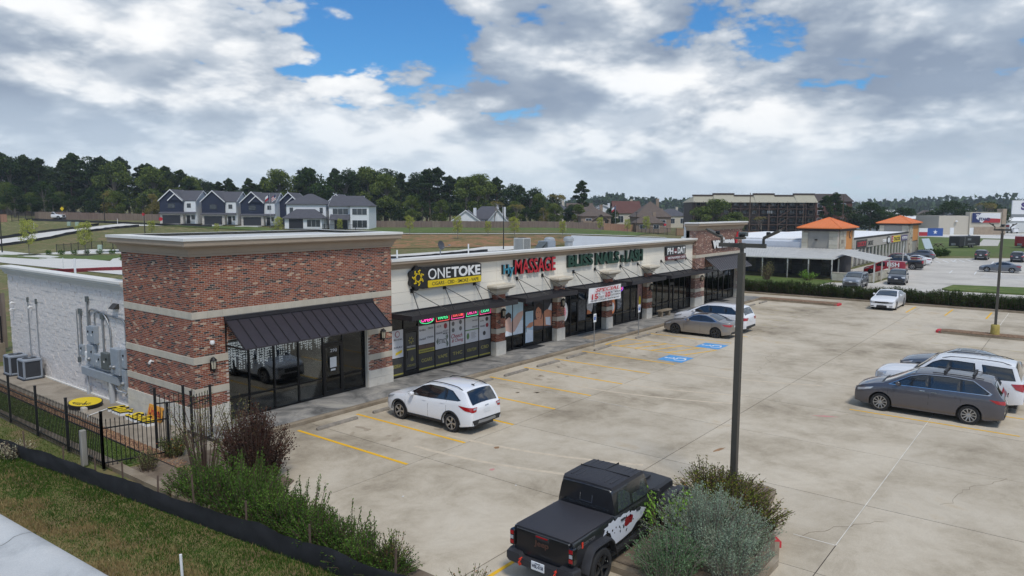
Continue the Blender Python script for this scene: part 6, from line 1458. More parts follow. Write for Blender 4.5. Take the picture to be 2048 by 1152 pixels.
conduit('arched steel conduit rising from the left switch', [(W_, 33.3, 3.0), (W_, 33.3, 3.55), (W_, 33.22, 3.72), (W_, 33.0, 3.78), (W_, 32.2, 3.74), (W_, 31.6, 3.68)], .035); conduit('arched steel conduit rising from the right switch', [(W_, 32.8, 3.1), (W_, 32.8, 3.5), (W_, 32.72, 3.66), (W_, 32.5, 3.7), (W_, 32.0, 3.5)], .03)
conduit('vertical steel conduit with a junction box above the dark cabinet', [(W_, 32.02, 2.05), (W_, 32.04, 3.45)], .045, (32.05, 3.56, .26)); conduit('bent steel conduit dropping to the dark cabinet', [(W_, 31.9, 3.7), (W_, 31.55, 3.45), (W_, 31.35, 3.05), (W_, 31.32, 2.08)], .042); conduit('long steel conduit crossing to the brick tower', [(W_, 31.9, 3.74), (W_, 31.4, 3.66), (W_, 30.3, 3.62), (W_, 30.05, 3.56), (W_, 29.96, 3.4), (W_, 29.95, 2.44)], .038)
conduit('slim refrigerant pipe beside the nearer condenser', [(W_, 39.2, 3.6), (W_, 39.2, 1.1), (W_+.0, 39.1, .95), (W_, 39.1, .35)], .02, (39.2, 3.62, .08)); conduit('slim refrigerant pipe beside the further condenser', [(W_, 40.25, 3.6), (W_, 40.25, 1.1), (W_, 40.15, .95), (W_, 40.15, .35)], .02, (40.25, 3.62, .08))
MB().prism([(0, 0), (.24, 0), (.06, .2), (0, .2)], 30.52, 30.98, lambda u, v, w: (13.2-u, w, 4.0+v)).build('wall_pack_light', mat('bronze_fixture', srgb(54,50,46), .5), label='dark wedge shaped wall light high on the block wall', category='lamp')
for y, z, x, lab in ((42.2, 3.3, 13.2, 'upper white camera by the far corner of the block wall'), (39.8, 3.3, 13.2, 'white camera between the two refrigerant pipes'), (42.25, 2.98, 13.2, 'lower white camera by the far corner of the block wall'), (27.5, 2.27, 13.05, 'white twin security camera on the brick tower side')):
    MB().tube([(x, y, z), (x-.10, y, z+.02)], .025, 8).tube([(x-.08, y+.06, z+.03), (x-.22, y-.08, z-.02)], .045, 10).build('security_camera', m_wpvc, smooth=40, label=lab, category='camera')
MB().lathe((13.76, 24.52, 3.24), [(.03, -.09), (.08, -.05), (.09, .02), (.07, .07), (.03, .08)], 12).build('security_camera', m_wpvc, smooth=40, label='white dome camera above the left lantern on the brick tower', category='camera')
# ---- fallen shop letters on the pad
t = thing('round_sign', (12.1, 31.5, .02), 'round yellow sign disc lying flat on the concrete pad', 'sign')
M_ = Matrix.Translation((12.1, 31.5, .20)) @ Matrix.Rotation(R(5), 4, 'X')
b = MB().lathe((0,0,0), [(.62, -.10), (.62, .03), (.60, .035)], 36); b.v = [tuple(M_ @ Vector(v)) for v in b.v]; b.build('sign_drum', m_sblk, t)
b = MB().lathe((0,0,.036), [(.585, 0), (.585, .004)], 36); b.v = [tuple(M_ @ Vector(v)) for v in b.v]; b.build('sign_face', m_syel, t)
me = textmesh('HAIR SALON', .17, .003, .005, 0, 'CENTER'); me.materials.append(m_sblk)
for v in me.vertices:
    a = math.pi/2-v.co.x*2.1; rr = .34+v.co.y; v.co = M_ @ Vector((rr*math.cos(a+2.2), rr*math.sin(a+2.2), .044+v.co.z))
link('lettering', me, t)
b = MB()
for a, c in (((-.35,-.1), (.1,-.3)), ((-.2,-.35), (.05,.0)), ((-.05,-.38), (-.3,.08))): b.bar((*a, .042), (*c, .042), .03, .004)
b.v = [tuple(M_ @ Vector(v)) for v in b.v]; b.build('scissor_emblem', m_sblk, t)
MB().cbox(11.75, 30.75, .11, .18, .28, .18, .02).build('prop_block', mat('pale_block', srgb(190,182,168), .9), t)
def ground_letters(s, box, label, z=.24):
    t = thing('fallen_letters', (box[0], box[1], .02), label, 'sign'); fr = ((0, 0, z), (0, -1, 0), (1, 0, 0))
    x0, y0, x1, y1 = box; bx = (-y1, x0, -y0, x1)
    text('letter_return', s, bx, ((0,0,z-.10), (0,-1,0), (1,0,0)), m_sblk, t, .05, .03, .2); text('letter_face', s, bx, ((0,0,z-.068), (0,-1,0), (1,0,0)), m_syel, t, .008, .012, .2); text('letter_can', s, bx, ((0,0,z-.17), (0,-1,0), (1,0,0)), m_swht, t, .10, .02, .2)
ground_letters('Hair', (12.35, 28.75, 12.95, 30.1), 'yellow faced letters reading Hair lying on the pad'); ground_letters('Salon', (12.3, 26.75, 12.9, 28.55), 'yellow faced letters reading Salon lying on the pad')
t = thing('leaning_board', (13.0, 27.5, 0), 'orange board with dark lettering leaning on the tower base', 'board'); b = MB().cbox(0, 0, .28, .03, 1.1, .56, .004); M_ = Matrix.Translation((12.88, 27.4, .02)) @ Matrix.Rotation(R(14), 4, 'Y'); b.v = [tuple(M_ @ Vector(v)) for v in b.v]; b.build('board', mat('orange_board', srgb(214,150,52), .6), t)
text('lettering', 'Unisex', (-.45, .18, .45, .46), (tuple(M_ @ Vector((-.02, 0, 0))), (0, -1, 0), tuple((M_.to_3x3() @ Vector((0, 0, 1))))), m_sred, t, .004, .01)
MB().tube([(11.55, 29.9, .05), (12.5, 30.4, .05)], .025, 8).tube([(11.55, 29.9, .05), (11.5, 29.78, .06)], .04, 8).build('drain_pipe', m_wpvc, label='short white plastic pipe lying across the pad', category='pipe')
# ---- walk furniture
t = thing('bench', (49.4, 24.2, .15), 'grey concrete bench on the walk before the cafe window', 'bench'); MB().cbox(49.45, 24.25, .60, 1.75, .42, .10, .02).build('seat', m_kerb, t)
for x in (48.85, 50.05): MB().cbox(x, 24.25, .35, .16, .36, .40, .02).build('leg', m_kerb, t)
for x0, x1, y0, y1, lab in ((32.75, 34.15, 24.25, 24.9, 'black door mat before the massage shop door'), (51.2, 53.0, 24.1, 24.85, 'black door mat before the cafe door'), (60.4, 61.9, 24.1, 24.8, 'black door mat before the phone shop door')): MB().cbox((x0+x1)/2, (y0+y1)/2, .158, x1-x0, y1-y0, .014, .005).build('door_mat', mat('black_mat', srgb(38,38,40), .95, var=.2, vs=30), label=lab, category='mat')
# ---- roof plant
def roof_unit(x, y, w, d, h, label):
    t = thing('roof_unit', (x, y, 4.3), label, 'roof equipment'); MB().cbox(x, y, 4.6+h/2, w, d, h+.6, .04).build('casing', mat('pale_unit_metal', srgb(184,184,178), .5, .2, var=.06, vs=4), t)
    for k in range(9): MB().box(x-w/2+.08+k*(w-.16)/9, x-w/2+.10+k*(w-.16)/9, y-d/2-.012, y-d/2, 5.0, 4.84+h).build('louvre', m_acd, t)
    for k in range(7): MB().box(x-w/2-.012, x-w/2, y-d/2+.08+k*(d-.16)/7, y-d/2+.10+k*(d-.16)/7, 5.0, 4.84+h).build('louvre', m_acd, t)
    MB().lathe((x, y, 4.9+h), [(.34, 0), (.33, .03), (.1, .04)], 16).build('fan_grille', m_acd, t)
roof_unit(43.9, 33.4, .95, .95, 1.0, 'pale square condenser standing alone on the mall roof')
t = thing('exhaust_hood', (47.6, 33.8, 4.9), 'grey kitchen exhaust hood with a tilted intake on the roof', 'roof equipment'); MB().box(47.2, 48.2, 33.3, 34.3, 4.2, 5.55).build('casing', m_elec, t); MB().prism([(46.4, 5.0), (46.6, 5.0), (47.2, 5.5), (47.2, 5.15)], 33.4, 34.2, lambda u, v, w: (u, w, v)).build('intake_hood', m_elecd, t)
for x, y, lab in ((49.2, 34.6, 'white mushroom exhaust fan beside the exhaust hood'), (51.6, 34.3, 'low domed roof vent by the white end parapet')): MB().lathe((x, y, 4.9), [(.35, -.7), (.35, .45), (.46, .5), (.46, .72), (.30, .86), (.05, .9)], 16).build('roof_fan', mat('spun_aluminium', srgb(188,190,190), .4, .6), smooth=35, label=lab, category='roof equipment')
t = thing('satellite_dish', (35.6, 34, 4.9), 'small dark satellite dish on the mall roof', 'dish'); b = MB().lathe((0,0,0), [(.01, 0), (.12, .012), (.24, .05), (.31, .09)], 18, 'z', False); M_ = Matrix.Translation((35.6, 34, 5.62)) @ Matrix.Rotation(R(-105), 4, 'X') @ Matrix.Rotation(R(0), 4, 'Y'); b.v = [tuple(M_ @ Vector((v[0], v[1], -v[2]))) for v in b.v]; b.build('reflector', mat('dish_grey', srgb(72,74,80), .5), t, smooth=60); MB().bar((35.6, 34, 4.2), (35.6, 34, 5.5), .05).build('mast', m_galv, t); MB().bar((35.6, 33.95, 5.4), (35.85, 33.45, 5.62), .03).cbox(35.88, 33.42, 5.66, .1, .14, .08, .02).build('feed_arm', m_galv, t)
for x, y, h, lab in ((31.2, 33.5, .62, 'white vent pipe on the mall roof beside the brick tower'), (38.0, 33.6, .75, 'white vent pipe on the mall roof behind the red sign letters'), (14.2, 37.2, .8, 'white vent pipe on the roof behind the block wall')): MB().tube([(x, y, 4.2), (x, y, 4.9+h)], .05, 8).build('vent_pipe', m_wpvc, label=lab, category='pipe')
MB().tube([(23.2, 26.3, 4.73), (29, 26.9, 4.70), (33, 27.3, 4.68), (40, 27.6, 4.66), (44, 27.9, 4.65)], .06, 6).build('roof_hose', m_silt, label='black drain hose lying along the mall roof', category='hose')

# ---- boundary behind the pad: low concrete wall with railing and board fence
MB().box(6.5, 13.4, 44.6, 44.85, -.2, .95).build('retaining_wall', m_kerb, label='low stained concrete retaining wall behind the condensers', category='wall')
railing((6.6, 44.72), (13.3, 44.72), 'black iron railing on top of the low retaining wall', 3, 1.25, 1.4, .14, .95)
t = thing('board_fence', (10, 47.5, 0), 'grey weathered board fence behind the retaining wall', 'fence'); m_gb = mat('grey_fence_board', srgb(118,104,94), .95, var=.25, vs=5, streak=.08, objr=.12)
for k in range(42): boxo('board', 6.0+k*.2, 6.185+k*.2, 47.4+.02*(k % 2), 47.43+.02*(k % 2), .2, 3.3+rnd.uniform(-.03, .03), m_gb, t)
for z in (.7, 2.7): boxo('fence_rail', 6.0, 14.4, 47.46, 47.52, z, z+.09, m_gb, t)
# ================================================================ planting
import numpy as np
def fastmesh(name, V, F4, m, smooth=False):
    me = bpy.data.meshes.new(name); nv, nf = len(V), len(F4)
    me.vertices.add(nv); me.vertices.foreach_set('co', np.asarray(V, np.float32).ravel())
    me.loops.add(nf*4); me.loops.foreach_set('vertex_index', np.asarray(F4, np.int32).ravel())
    me.polygons.add(nf); me.polygons.foreach_set('loop_start', np.arange(0, nf*4, 4, dtype=np.int32))
    try: me.polygons.foreach_set('loop_total', np.full(nf, 4, np.int32))
    except Exception: pass
    me.materials.append(m); me.update(calc_edges=True); me.validate(); return me
def leaf_quads(C, size, rng, up=.35, aspect=.55, D=None):
    """One rhombic leaf per centre; D gives optional long-axis directions."""
    n = len(C)
    a = rng.normal(size=(n, 3)) if D is None else D+rng.normal(size=(n, 3))*.45
    a /= np.linalg.norm(a, axis=1)[:, None]+1e-9
    b = rng.normal(size=(n, 3)); b[:, 2] *= (1-up); b -= a*(a*b).sum(1)[:, None]; b /= np.linalg.norm(b, axis=1)[:, None]+1e-9
    s = (size*rng.uniform(.6, 1.35, n))[:, None]
    V = np.stack([C-a*s*.5, C+b*s*aspect*.5, C+a*s*.5, C-b*s*aspect*.5], 1).reshape(-1, 3)
    return V, np.arange(n*4).reshape(n, 4)
def blob_points(blobs, n, rng, shell=.6):
    w = np.array([b[2] if len(b) > 2 else b[1][0]*b[1][1]+b[1][2]**2*.5 for b in blobs], float); w /= w.sum(); out = []
    for (c, r, *_), k in zip(blobs, rng.multinomial(n, w)):
        d = rng.normal(size=(k, 3)); d /= np.linalg.norm(d, axis=1)[:, None]; rad = rng.uniform(shell**3, 1, k)**(1/3)*rng.uniform(.82, 1.08, k)
        out.append(np.array(c)+d*rad[:, None]*np.array(r))
    return np.concatenate(out)
m_bark = mat('pine_bark', srgb(98,82,70), .95, var=.3, vs=3, streak=.2); m_bark2 = mat('grey_bark', srgb(120,112,102), .95, var=.25, vs=4, streak=.2); m_twig = mat('brown_twig', srgb(84,66,54), .95)
L_pine = leaf_mat('pine_needles', srgb(22,32,19), srgb(48,60,32), srgb(72,82,44), .2, .2); L_oak = leaf_mat('dark_oak_leaf', srgb(20,30,18), srgb(44,58,30), srgb(60,74,38), .3, .15)
L_mid = leaf_mat('mid_green_leaf', srgb(42,54,26), srgb(78,88,42), srgb(104,106,54), .3, .2); L_aut = leaf_mat('turning_leaf', srgb(66,62,34), srgb(104,96,54), srgb(124,108,64), .35, .2); L_sap = leaf_mat('sapling_leaf', srgb(86,94,44), srgb(134,136,66), srgb(160,150,72), .8, .3)
L_red = leaf_mat('loropetalum_leaf', srgb(24,20,18), srgb(62,42,36), srgb(78,74,50), 1.6, .15); L_hedge = leaf_mat('green_hedge_leaf', srgb(36,52,22), srgb(68,92,38), srgb(98,118,58), 1.1, .35); L_sage = leaf_mat('sage_leaf', srgb(92,104,88), srgb(110,122,104), srgb(122,134,114), 1.2, .35); L_sageg = leaf_mat('green_sage_leaf', srgb(52,72,48), srgb(78,100,70), srgb(100,118,88), 1.4, .25)
L_holly = leaf_mat('mixed_holly_leaf', srgb(34,40,20), srgb(82,88,36), srgb(128,74,60), 2.2, .2); L_lime = leaf_mat('lime_leaf', srgb(66,92,34), srgb(110,140,60), None, 2, .3); L_nand = leaf_mat('nandina_leaf', srgb(40,50,28), srgb(84,90,48), srgb(150,48,44), 3, .2); L_box = leaf_mat('dark_hedge_leaf', srgb(20,32,14), srgb(46,62,28), srgb(78,92,44), 1.2, .15); L_thin = leaf_mat('thin_grey_leaf', srgb(56,62,40), srgb(96,92,62), srgb(116,74,62), 2, .2)

def tree_mesh(kind, seed):
    rng = np.random.default_rng(seed); r2 = random.Random(seed); tk = MB(); blobs = []
    if kind == 'pine':
        H = 20.; top = H; tk.tube([(0,0,-.5), (.1,0,H*.3), (.0,.15,H*.65), (.1,.1,H*.96)], [.32,.27,.18,.05], 7)
        n = 15
        for k in range(n):
            z = H*(.42+.56*k/n)+r2.uniform(-.4, .4); a = k*2.4+r2.uniform(-.5, .5); L = (1-abs(k/n-.35)**1.6)*r2.uniform(2.2, 4.0)*(1.0 if k < n-3 else .5)
            e = (math.cos(a)*L, math.sin(a)*L, z+L*.18); tk.tube([(0,0,z-.6), (e[0]*.5, e[1]*.5, z-.1), e], [.09,.06,.03], 5, False); blobs.append(((e[0]*.82, e[1]*.82, e[2]+.3), (r2.uniform(1.3,2.0), r2.uniform(1.3,2.0), r2.uniform(.7,1.1))))
        blobs.append(((0,0,H*.97), (1.3,1.3,1.2))); C = blob_points(blobs, 6400, rng, .45); sz, m = .50, L_pine
    elif kind in ('oak', 'mid', 'aut'):
        H = 13.; tk.tube([(0,0,-.5), (.1,0,2.4), (0,.2,5.5), (.2,0,9)], [.42,.34,.24,.08], 8)
        for k in range(17):
            a = r2.uniform(0, 6.28); q = r2.random(); z = 3.0+9*q; R_ = 4.2*math.sin(math.pi*(.22+.70*q))*r2.uniform(.45, 1.0); c = (math.cos(a)*R_, math.sin(a)*R_, z)
            tk.tube([(0,0,min(z-.8, 6)), (c[0]*.5, c[1]*.5, z-.9), c], [.14,.09,.03], 5, False); s = r2.uniform(1.2, 2.1); blobs.append((c, (s*1.15, s*1.15, s*.85)))
        C = blob_points(blobs, 5600 if kind != 'aut' else 3600, rng, .5); sz, m = .42, {'oak': L_oak, 'mid': L_mid, 'aut': L_aut}[kind]
    elif kind == 'bare':
        H = 11.; pts = []
        def br(p, d, L, r, dep):
            q = p+d*L; tk.tube([p, p+d*L*.5+Vector((r2.uniform(-.1,.1)*L, r2.uniform(-.1,.1)*L, 0)), q], [r, r*.8, r*.6], 5, False)
            if dep == 0: pts.append(tuple(q)); return
            for _ in range(3):
                e = (d+Vector((r2.uniform(-.7,.7), r2.uniform(-.7,.7), r2.uniform(-.1,.5)))).normalized(); br(q, e, L*.68, r*.6, dep-1)
        br(Vector((0,0,-.3)), Vector((0,0,1)), 3.6, .22, 4); blobs = [(p, (.6,.6,.5), 1) for p in pts]; C = blob_points(blobs, 700, rng, .1); sz, m = .3, L_aut
    elif kind == 'sapling':
        tk.tube([(0,0,-.2), (0,0,1.6), (.05,0,4.4)], [.06,.05,.02], 6)
        for k in range(16):
            a = k*2.4; z = 1.4+3.2*k/16; L = 1.15*math.sin(math.pi*(.25+.6*k/16))*r2.uniform(.7, 1.1); e = (math.cos(a)*L, math.sin(a)*L, z+.5*L); tk.tube([(0,0,z-.3), e], [.02,.008], 4, False); blobs.append(((e[0]*.8, e[1]*.8, e[2]), (.5,.5,.42)))
        C = blob_points(blobs, 2600, rng, .3); sz, m = .13, L_sap
    V, F = leaf_quads(C, np.full(len(C), sz), rng, .3, .75)
    o = tk.build('trunk', m_bark if kind == 'pine' else m_bark2, smooth=50); tm = o.data; bpy.data.objects.remove(o)
    return tm, fastmesh('crown', V, F, m)
TREES = {}
def tree(kind, var, x, y, z, h, label, group, name=None, cat='tree', wide=1.0):
    k = (kind, var)
    if k not in TREES: TREES[k] = tree_mesh(kind, {'pine': 10, 'oak': 30, 'mid': 50, 'aut': 70, 'bare': 90, 'sapling': 110}[kind]+var)
    H0 = {'pine': 20.3, 'oak': 13.4, 'mid': 13.4, 'aut': 13.4, 'bare': 10.5, 'sapling': 5.2}[kind]; s = h/H0
    t = thing(name or {'pine': 'pine_tree', 'oak': 'oak_tree', 'mid': 'broadleaf_tree', 'aut': 'broadleaf_tree', 'bare': 'bare_tree', 'sapling': 'young_tree'}[kind], (x, y, z), label, cat, group, rnd.uniform(0, 6.28))
    w = s*wide*rnd.uniform(.92, 1.12); t.scale = (w, w, s)
    link('trunk', TREES[k][0], t, False); link('crown', TREES[k][1], t, False); return t

m_sagest = mat('sage_twig', srgb(126,120,108), .95)
def shrub(name, loc, label, cat='shrub', group=None, shoots=60, base=.3, spread=.6, height=1., leaves=40, leaf=.05, m=None, seed=1, start=.25, arch=.3, aspect=.5, jitter=.05, rx=1., ry=1., rz=0., stem=True, hvar=.35, cache={}):
    """Shrub of leafy shoots fanning up and out from a base."""
    key = (shoots, base, spread, height, leaves, leaf, m.name, seed, start, arch, rx, ry)
    t = thing(name, loc, label, cat, group, rz)
    if key not in cache:
        rng = np.random.default_rng(seed); r2 = random.Random(seed); st = MB(); C = []; D = []
        for _ in range(shoots):
            a = r2.uniform(0, 6.283); q = math.sqrt(r2.random()); bx, by = base*q*math.cos(a)*rx, base*q*math.sin(a)*ry; out = spread*q*r2.uniform(.6, 1.2); h = height*(1-hvar*q*q)*r2.uniform(.72, 1.08)
            ex, ey = bx+math.cos(a)*out*rx, by+math.sin(a)*out*ry; n = max(4, int(leaves*h/height)); pr = None
            for k in range(n):
                f = start+(1-start)*(k+r2.random())/n; e = f**(1+arch); p = (bx+(ex-bx)*e, by+(ey-by)*e, h*(f-arch*.25*f*f*q))
                j = jitter*(1.25-f*.7); C.append((p[0]+r2.gauss(0, j), p[1]+r2.gauss(0, j), p[2]+r2.gauss(0, j*.6))); D.append((math.cos(a)*q+r2.gauss(0,.3), math.sin(a)*q+r2.gauss(0,.3), .8))
            if stem: st.tube([(bx, by, -.05), (bx+(ex-bx)*.35, by+(ey-by)*.35, h*.55), (ex, ey, h*(1-arch*.25*q))], [.012*height**.5, .009*height**.5, .004], 4, False)
        V, F = leaf_quads(np.array(C), np.full(len(C), leaf), rng, .3, aspect, np.array(D))
        so = st.build('stems', m_sagest if 'sage' in name else m_twig, smooth=50); sm = so.data; bpy.data.objects.remove(so); cache[key] = (sm, fastmesh('foliage', V, F, m))
    sm, fm = cache[key]; link('stems', sm, t, False); link('foliage', fm, t, False); return t
def plant_site():
    shrub('red_leaf_shrub', (11.95, 19.15, .03), 'tall dark maroon leaved shrub at the corner of the lot', shoots=260, base=.62, spread=.60, height=2.25, leaves=66, leaf=.066, m=L_red, seed=3, start=.10, arch=.45, jitter=.12, hvar=.45)
    shrub('airy_shrub', (11.2, 20.75, .03), 'thin multi stemmed shrub with sparse leaves before the gate', shoots=26, base=.35, spread=.85, height=2.75, leaves=46, leaf=.062, m=L_thin, seed=4, start=.40, arch=.2, jitter=.12, hvar=.3)
    shrub('airy_shrub', (12.5, 21.1, .03), 'thin twiggy shrub between the gate and the maroon shrub', shoots=22, base=.3, spread=.7, height=2.2, leaves=46, leaf=.058, m=L_thin, seed=14, start=.40, arch=.2, jitter=.11, hvar=.3)
    HS = [(10.1+.12*(k % 2)+(.22 if k > 5 else 0), 19.6-.72*k, (.8, .9, 1.05, 1.1, 1.1, 1.0, 1.0, .92, .9, .8, .7, .5)[k]) for k in range(12)]+[(10.75-.06*k, 18.6-.85*k, (.95, 1.05, .95, .9, .8, .65)[k]) for k in range(6)]+[(11.4, 18.2, .8)]
    for i, (x, y, h) in enumerate(HS):
        s = shrub('hedge_shrub', (x, y, .03), 'leafy green hedge shrub in the row behind the silt fence', group='hedge shrubs behind the silt fence', shoots=84, base=.44, spread=.34, height=1.0, leaves=62, leaf=.052, m=L_hedge, seed=20+i % 4, start=.08, arch=.2, jitter=.045, rz=i*1.3, hvar=.5); s.scale = (1.12, 1.12, h*1.05)
    for i, (x, y, h) in enumerate(((10.3, 18.9, 1.55), (10.5, 17.5, 1.5), (10.4, 16.1, 1.45), (10.5, 14.8, 1.4), (10.6, 13.2, 1.25), (10.5, 12.2, 1.05), (11.0, 17.8, 1.35))):
        s = shrub('leggy_shrub', (x, y, .03), 'tall loose green shoots standing above the hedge row', group='tall shoots above the hedge row', shoots=12, base=.45, spread=.35, height=1.0, leaves=44, leaf=.05, m=L_hedge, seed=26+i % 2, start=.35, arch=.1, jitter=.03, rz=i*2.1, hvar=.2); s.scale = (1.1, 1.1, h)
    shrub('nandina_shrub', (11.35, 22.8, .02), 'small red berried shrub beside the open gate', shoots=60, base=.22, spread=.35, height=.85, leaves=34, leaf=.06, m=L_nand, seed=5, start=.15, jitter=.06)
    shrub('nandina_shrub', (10.2, 22.2, .02), 'small dark twiggy shrub inside the railings corner', shoots=40, base=.2, spread=.3, height=.7, leaves=26, leaf=.05, m=L_thin, seed=6, start=.2, jitter=.05)
    shrub('nandina_shrub', (10.62, 11.7, .02), 'spiky red tipped shrub at the end of the hedge', shoots=30, base=.2, spread=.40, height=.95, leaves=30, leaf=.06, m=L_nand, seed=7, start=.15, jitter=.04)
    shrub('nandina_shrub', (10.55, 9.35, .02), 'low red tipped shrub behind the black pickup tailgate', shoots=26, base=.25, spread=.40, height=.85, leaves=26, leaf=.055, m=L_nand, seed=8, start=.2, jitter=.04)
    shrub('sage_shrub', (15.6, 6.45, .16), 'large silvery grey green sage bush on the planted island', shoots=230, base=.80, spread=.78, height=1.55, leaves=100, leaf=.044, m=L_sage, seed=9, start=.22, arch=.35, jitter=.07, hvar=.5, rx=1.12, ry=.95)
    shrub('sage_shrub', (13.95, 6.6, .16), 'darker green sage bush beside the black pickup', shoots=120, base=.46, spread=.48, height=1.1, leaves=84, leaf=.044, m=L_sageg, seed=10, start=.14, arch=.3, jitter=.06, hvar=.4)
    shrub('sage_shrub', (16.2, 5.75, .16), 'low silvery sage bush at the island kerb', shoots=80, base=.42, spread=.45, height=.9, leaves=70, leaf=.042, m=L_sage, seed=11, start=.12, arch=.3, jitter=.06)
    shrub('sage_shrub', (14.9, 5.6, .16), 'low silvery sage bush before the darker green sage', shoots=110, base=.5, spread=.5, height=1.05, leaves=80, leaf=.043, m=L_sage, seed=31, start=.15, arch=.3, jitter=.06)
    shrub('lime_shrub', (15.1, 7.25, .16), 'upright lime green shrub rising through the sage bush', shoots=16, base=.35, spread=.35, height=1.75, leaves=44, leaf=.075, m=L_lime, seed=12, start=.45, arch=.15, jitter=.09)
    for x, y, h, lab in ((17.15, 6.35, 1.0, 'mounded reddish green shrub beside the lamp standard'), (18.35, 7.2, .95, 'mounded reddish green shrub behind the lamp standard')):
        s = shrub('holly_shrub', (x, y, .16), lab, shoots=230, base=.66, spread=.42, height=1.0, leaves=36, leaf=.05, m=L_holly, seed=13, start=.08, arch=.3, jitter=.06); s.scale = (1.32, 1.32, h)
    shrub('nandina_shrub', (18.9, 7.9, .16), 'dark upright shrub against the lamp standard', shoots=26, base=.3, spread=.3, height=1.15, leaves=30, leaf=.06, m=L_thin, seed=16, start=.3, jitter=.05)
    for i, y in enumerate([26.0-1.12*k for k in range(36)]):
        s = shrub('boundary_hedge_shrub', (70.85+rnd.uniform(-.1, .1), y, .1), 'clipped dark green shrub in the boundary hedge', group='boundary hedge shrubs', shoots=170, base=.62, spread=.30, height=1.2, leaves=26, leaf=.10, m=L_box, seed=40+i % 4, start=.05, arch=.2, jitter=.07, rz=i*1.7, hvar=.2); k = rnd.uniform(.85, 1.1); s.scale = (1.05, 1.1, k)
    # dry clump at the end of the silt fence
    shrub('dry_weed', (8.1, 26.9, 0), 'dry straw coloured weed clump by the silt fence', cat='weed', shoots=70, base=.3, spread=.35, height=.55, leaves=14, leaf=.07, m=leaf_mat('straw', srgb(112,98,80), srgb(158,142,118), None, 2, .2), seed=17, start=.1, jitter=.05)
plant_site()
# ================================================================ beyond the site
NRZ = YAW-math.pi/2
def nthing(name, r, d, label, cat, group=None, z=None):
    x, y = nb(r, d); return thing(name, (x, y, terrain(x, y) if z is None else z), label, cat, group, NRZ)
m_navy = mat('navy_siding', srgb(36,44,66), .8, var=.06, vs=1.2); m_wsid = mat('white_siding', srgb(222,224,226), .8, var=.03, vs=1); m_wston = mat('pale_stone_veneer', srgb(186,180,172), .9, var=.2, vs=2.5); m_shin = mat('slate_shingle', srgb(82,82,88), .95, var=.12, vs=1.2); m_shinb = mat('brown_shingle', srgb(98,86,78), .95, var=.12, vs=1.2); m_gar = mat('dark_garage_door', srgb(40,42,48), .6); m_win = mat('house_glass', srgb(52,58,64), .1, coat=.6); m_drive = mat('bright_driveway', srgb(214,212,206), .85); m_tanb = mat('tan_brick', srgb(146,128,112), .9, var=.1, vs=2); m_beige = mat('beige_siding', srgb(198,188,170), .9, var=.05, vs=1)
def gable_roof(t, x0, x1, y0, y1, ze, zr, axis, m, wallm=None, over=.35, name='roof', rx=None, fascia=True):
    """Two-slope roof with thickness; ridge along 'x' or 'y'; gable walls filled."""
    b = MB(); th = .16
    if axis == 'y':
        c = rx if rx is not None else (x0+x1)/2; s1 = (zr-ze)/(c-x0); s2 = (zr-ze)/(x1-c); A, B_ = x0-over, x1+over
        P = [(A, ze-over*s1), (c, zr), (B_, ze-over*s2)]; f = lambda u, v, w: (u, w, v); lo, hi = y0-over, y1+over; gp = [(x0, ze), (x1, ze), (c, zr-.02)]
    else:
        c = rx if rx is not None else (y0+y1)/2; s1 = (zr-ze)/(c-y0); s2 = (zr-ze)/(y1-c); A, B_ = y0-over, y1+over
        P = [(A, ze-over*s1), (c, zr), (B_, ze-over*s2)]; f = lambda u, v, w: (w, u, v); lo, hi = x0-over, x1+over; gp = [(y0, ze), (y1, ze), (c, zr-.02)]
    poly = P+[(u, v+th) for u, v in reversed(P)]; b.prism(poly, lo, hi, f); o = b.build(name, m, t, False)
    if wallm: MB().prism(gp, (y0 if axis == 'y' else x0)+.02, (y1 if axis == 'y' else x1)-.02, f).build('gable_wall', wallm, t, False)
    if fascia:
        for w0 in (lo-.03, hi+.0):
            for i in (0, 1): q = [P[i], P[i+1], (P[i+1][0], P[i+1][1]+th+.05), (P[i][0], P[i][1]+th+.05)]; MB().prism([(q[0][0], q[0][1]-.1), (q[1][0], q[1][1]-.1), q[2], q[3]], w0, w0+.03, f).build('barge_board', m_wsid, o, False)
    return o
def hip_roof(t, x0, x1, y0, y1, ze, zr, m, over=.4, inset=None, name='roof'):
    A, B_, C, D = x0-over, x1+over, y0-over, y1+over; k = inset if inset is not None else (D-C)/2; cy = (C+D)/2; k = min(k, (B_-A)/2-.01)
    return MB().add([(A,C,ze),(B_,C,ze),(B_,D,ze),(A,D,ze),(A+k,cy,zr),(B_-k,cy,zr),(A,C,ze-.15),(B_,C,ze-.15),(B_,D,ze-.15),(A,D,ze-.15)], [(0,1,5,4),(1,2,5),(2,3,4,5),(3,0,4),(6,9,8,7),(0,6,7,1),(1,7,8,2),(2,8,9,3),(3,9,6,0)]).build(name, m, t, False)
def win(t, x0, x1, z0, z1, y=0., frame=None, axis='y', mull=1):
    fr = frame or m_wsid
    f = boxl('window', x0-.06, x1+.06, y-.05, y-.01, z0-.06, z1+.06, fr, t); w = (x1-x0)/mull
    for k in range(mull): boxl('pane', x0+k*w+.03, x0+(k+1)*w-.03, y-.075, y-.045, z0+.02, z1-.02, m_win, f)
def boxl(name, x0, x1, y0, y1, z0, z1, m, parent):
    """Box in the local frame of its thing."""
    o = link(name, boxm(x1-x0, y1-y0, z1-z0, m), parent, False); o.location = ((x0+x1)/2, (y0+y1)/2, (z0+z1)/2)
    if parent.parent: o.location = Vector(o.location)-parent.location
    return o
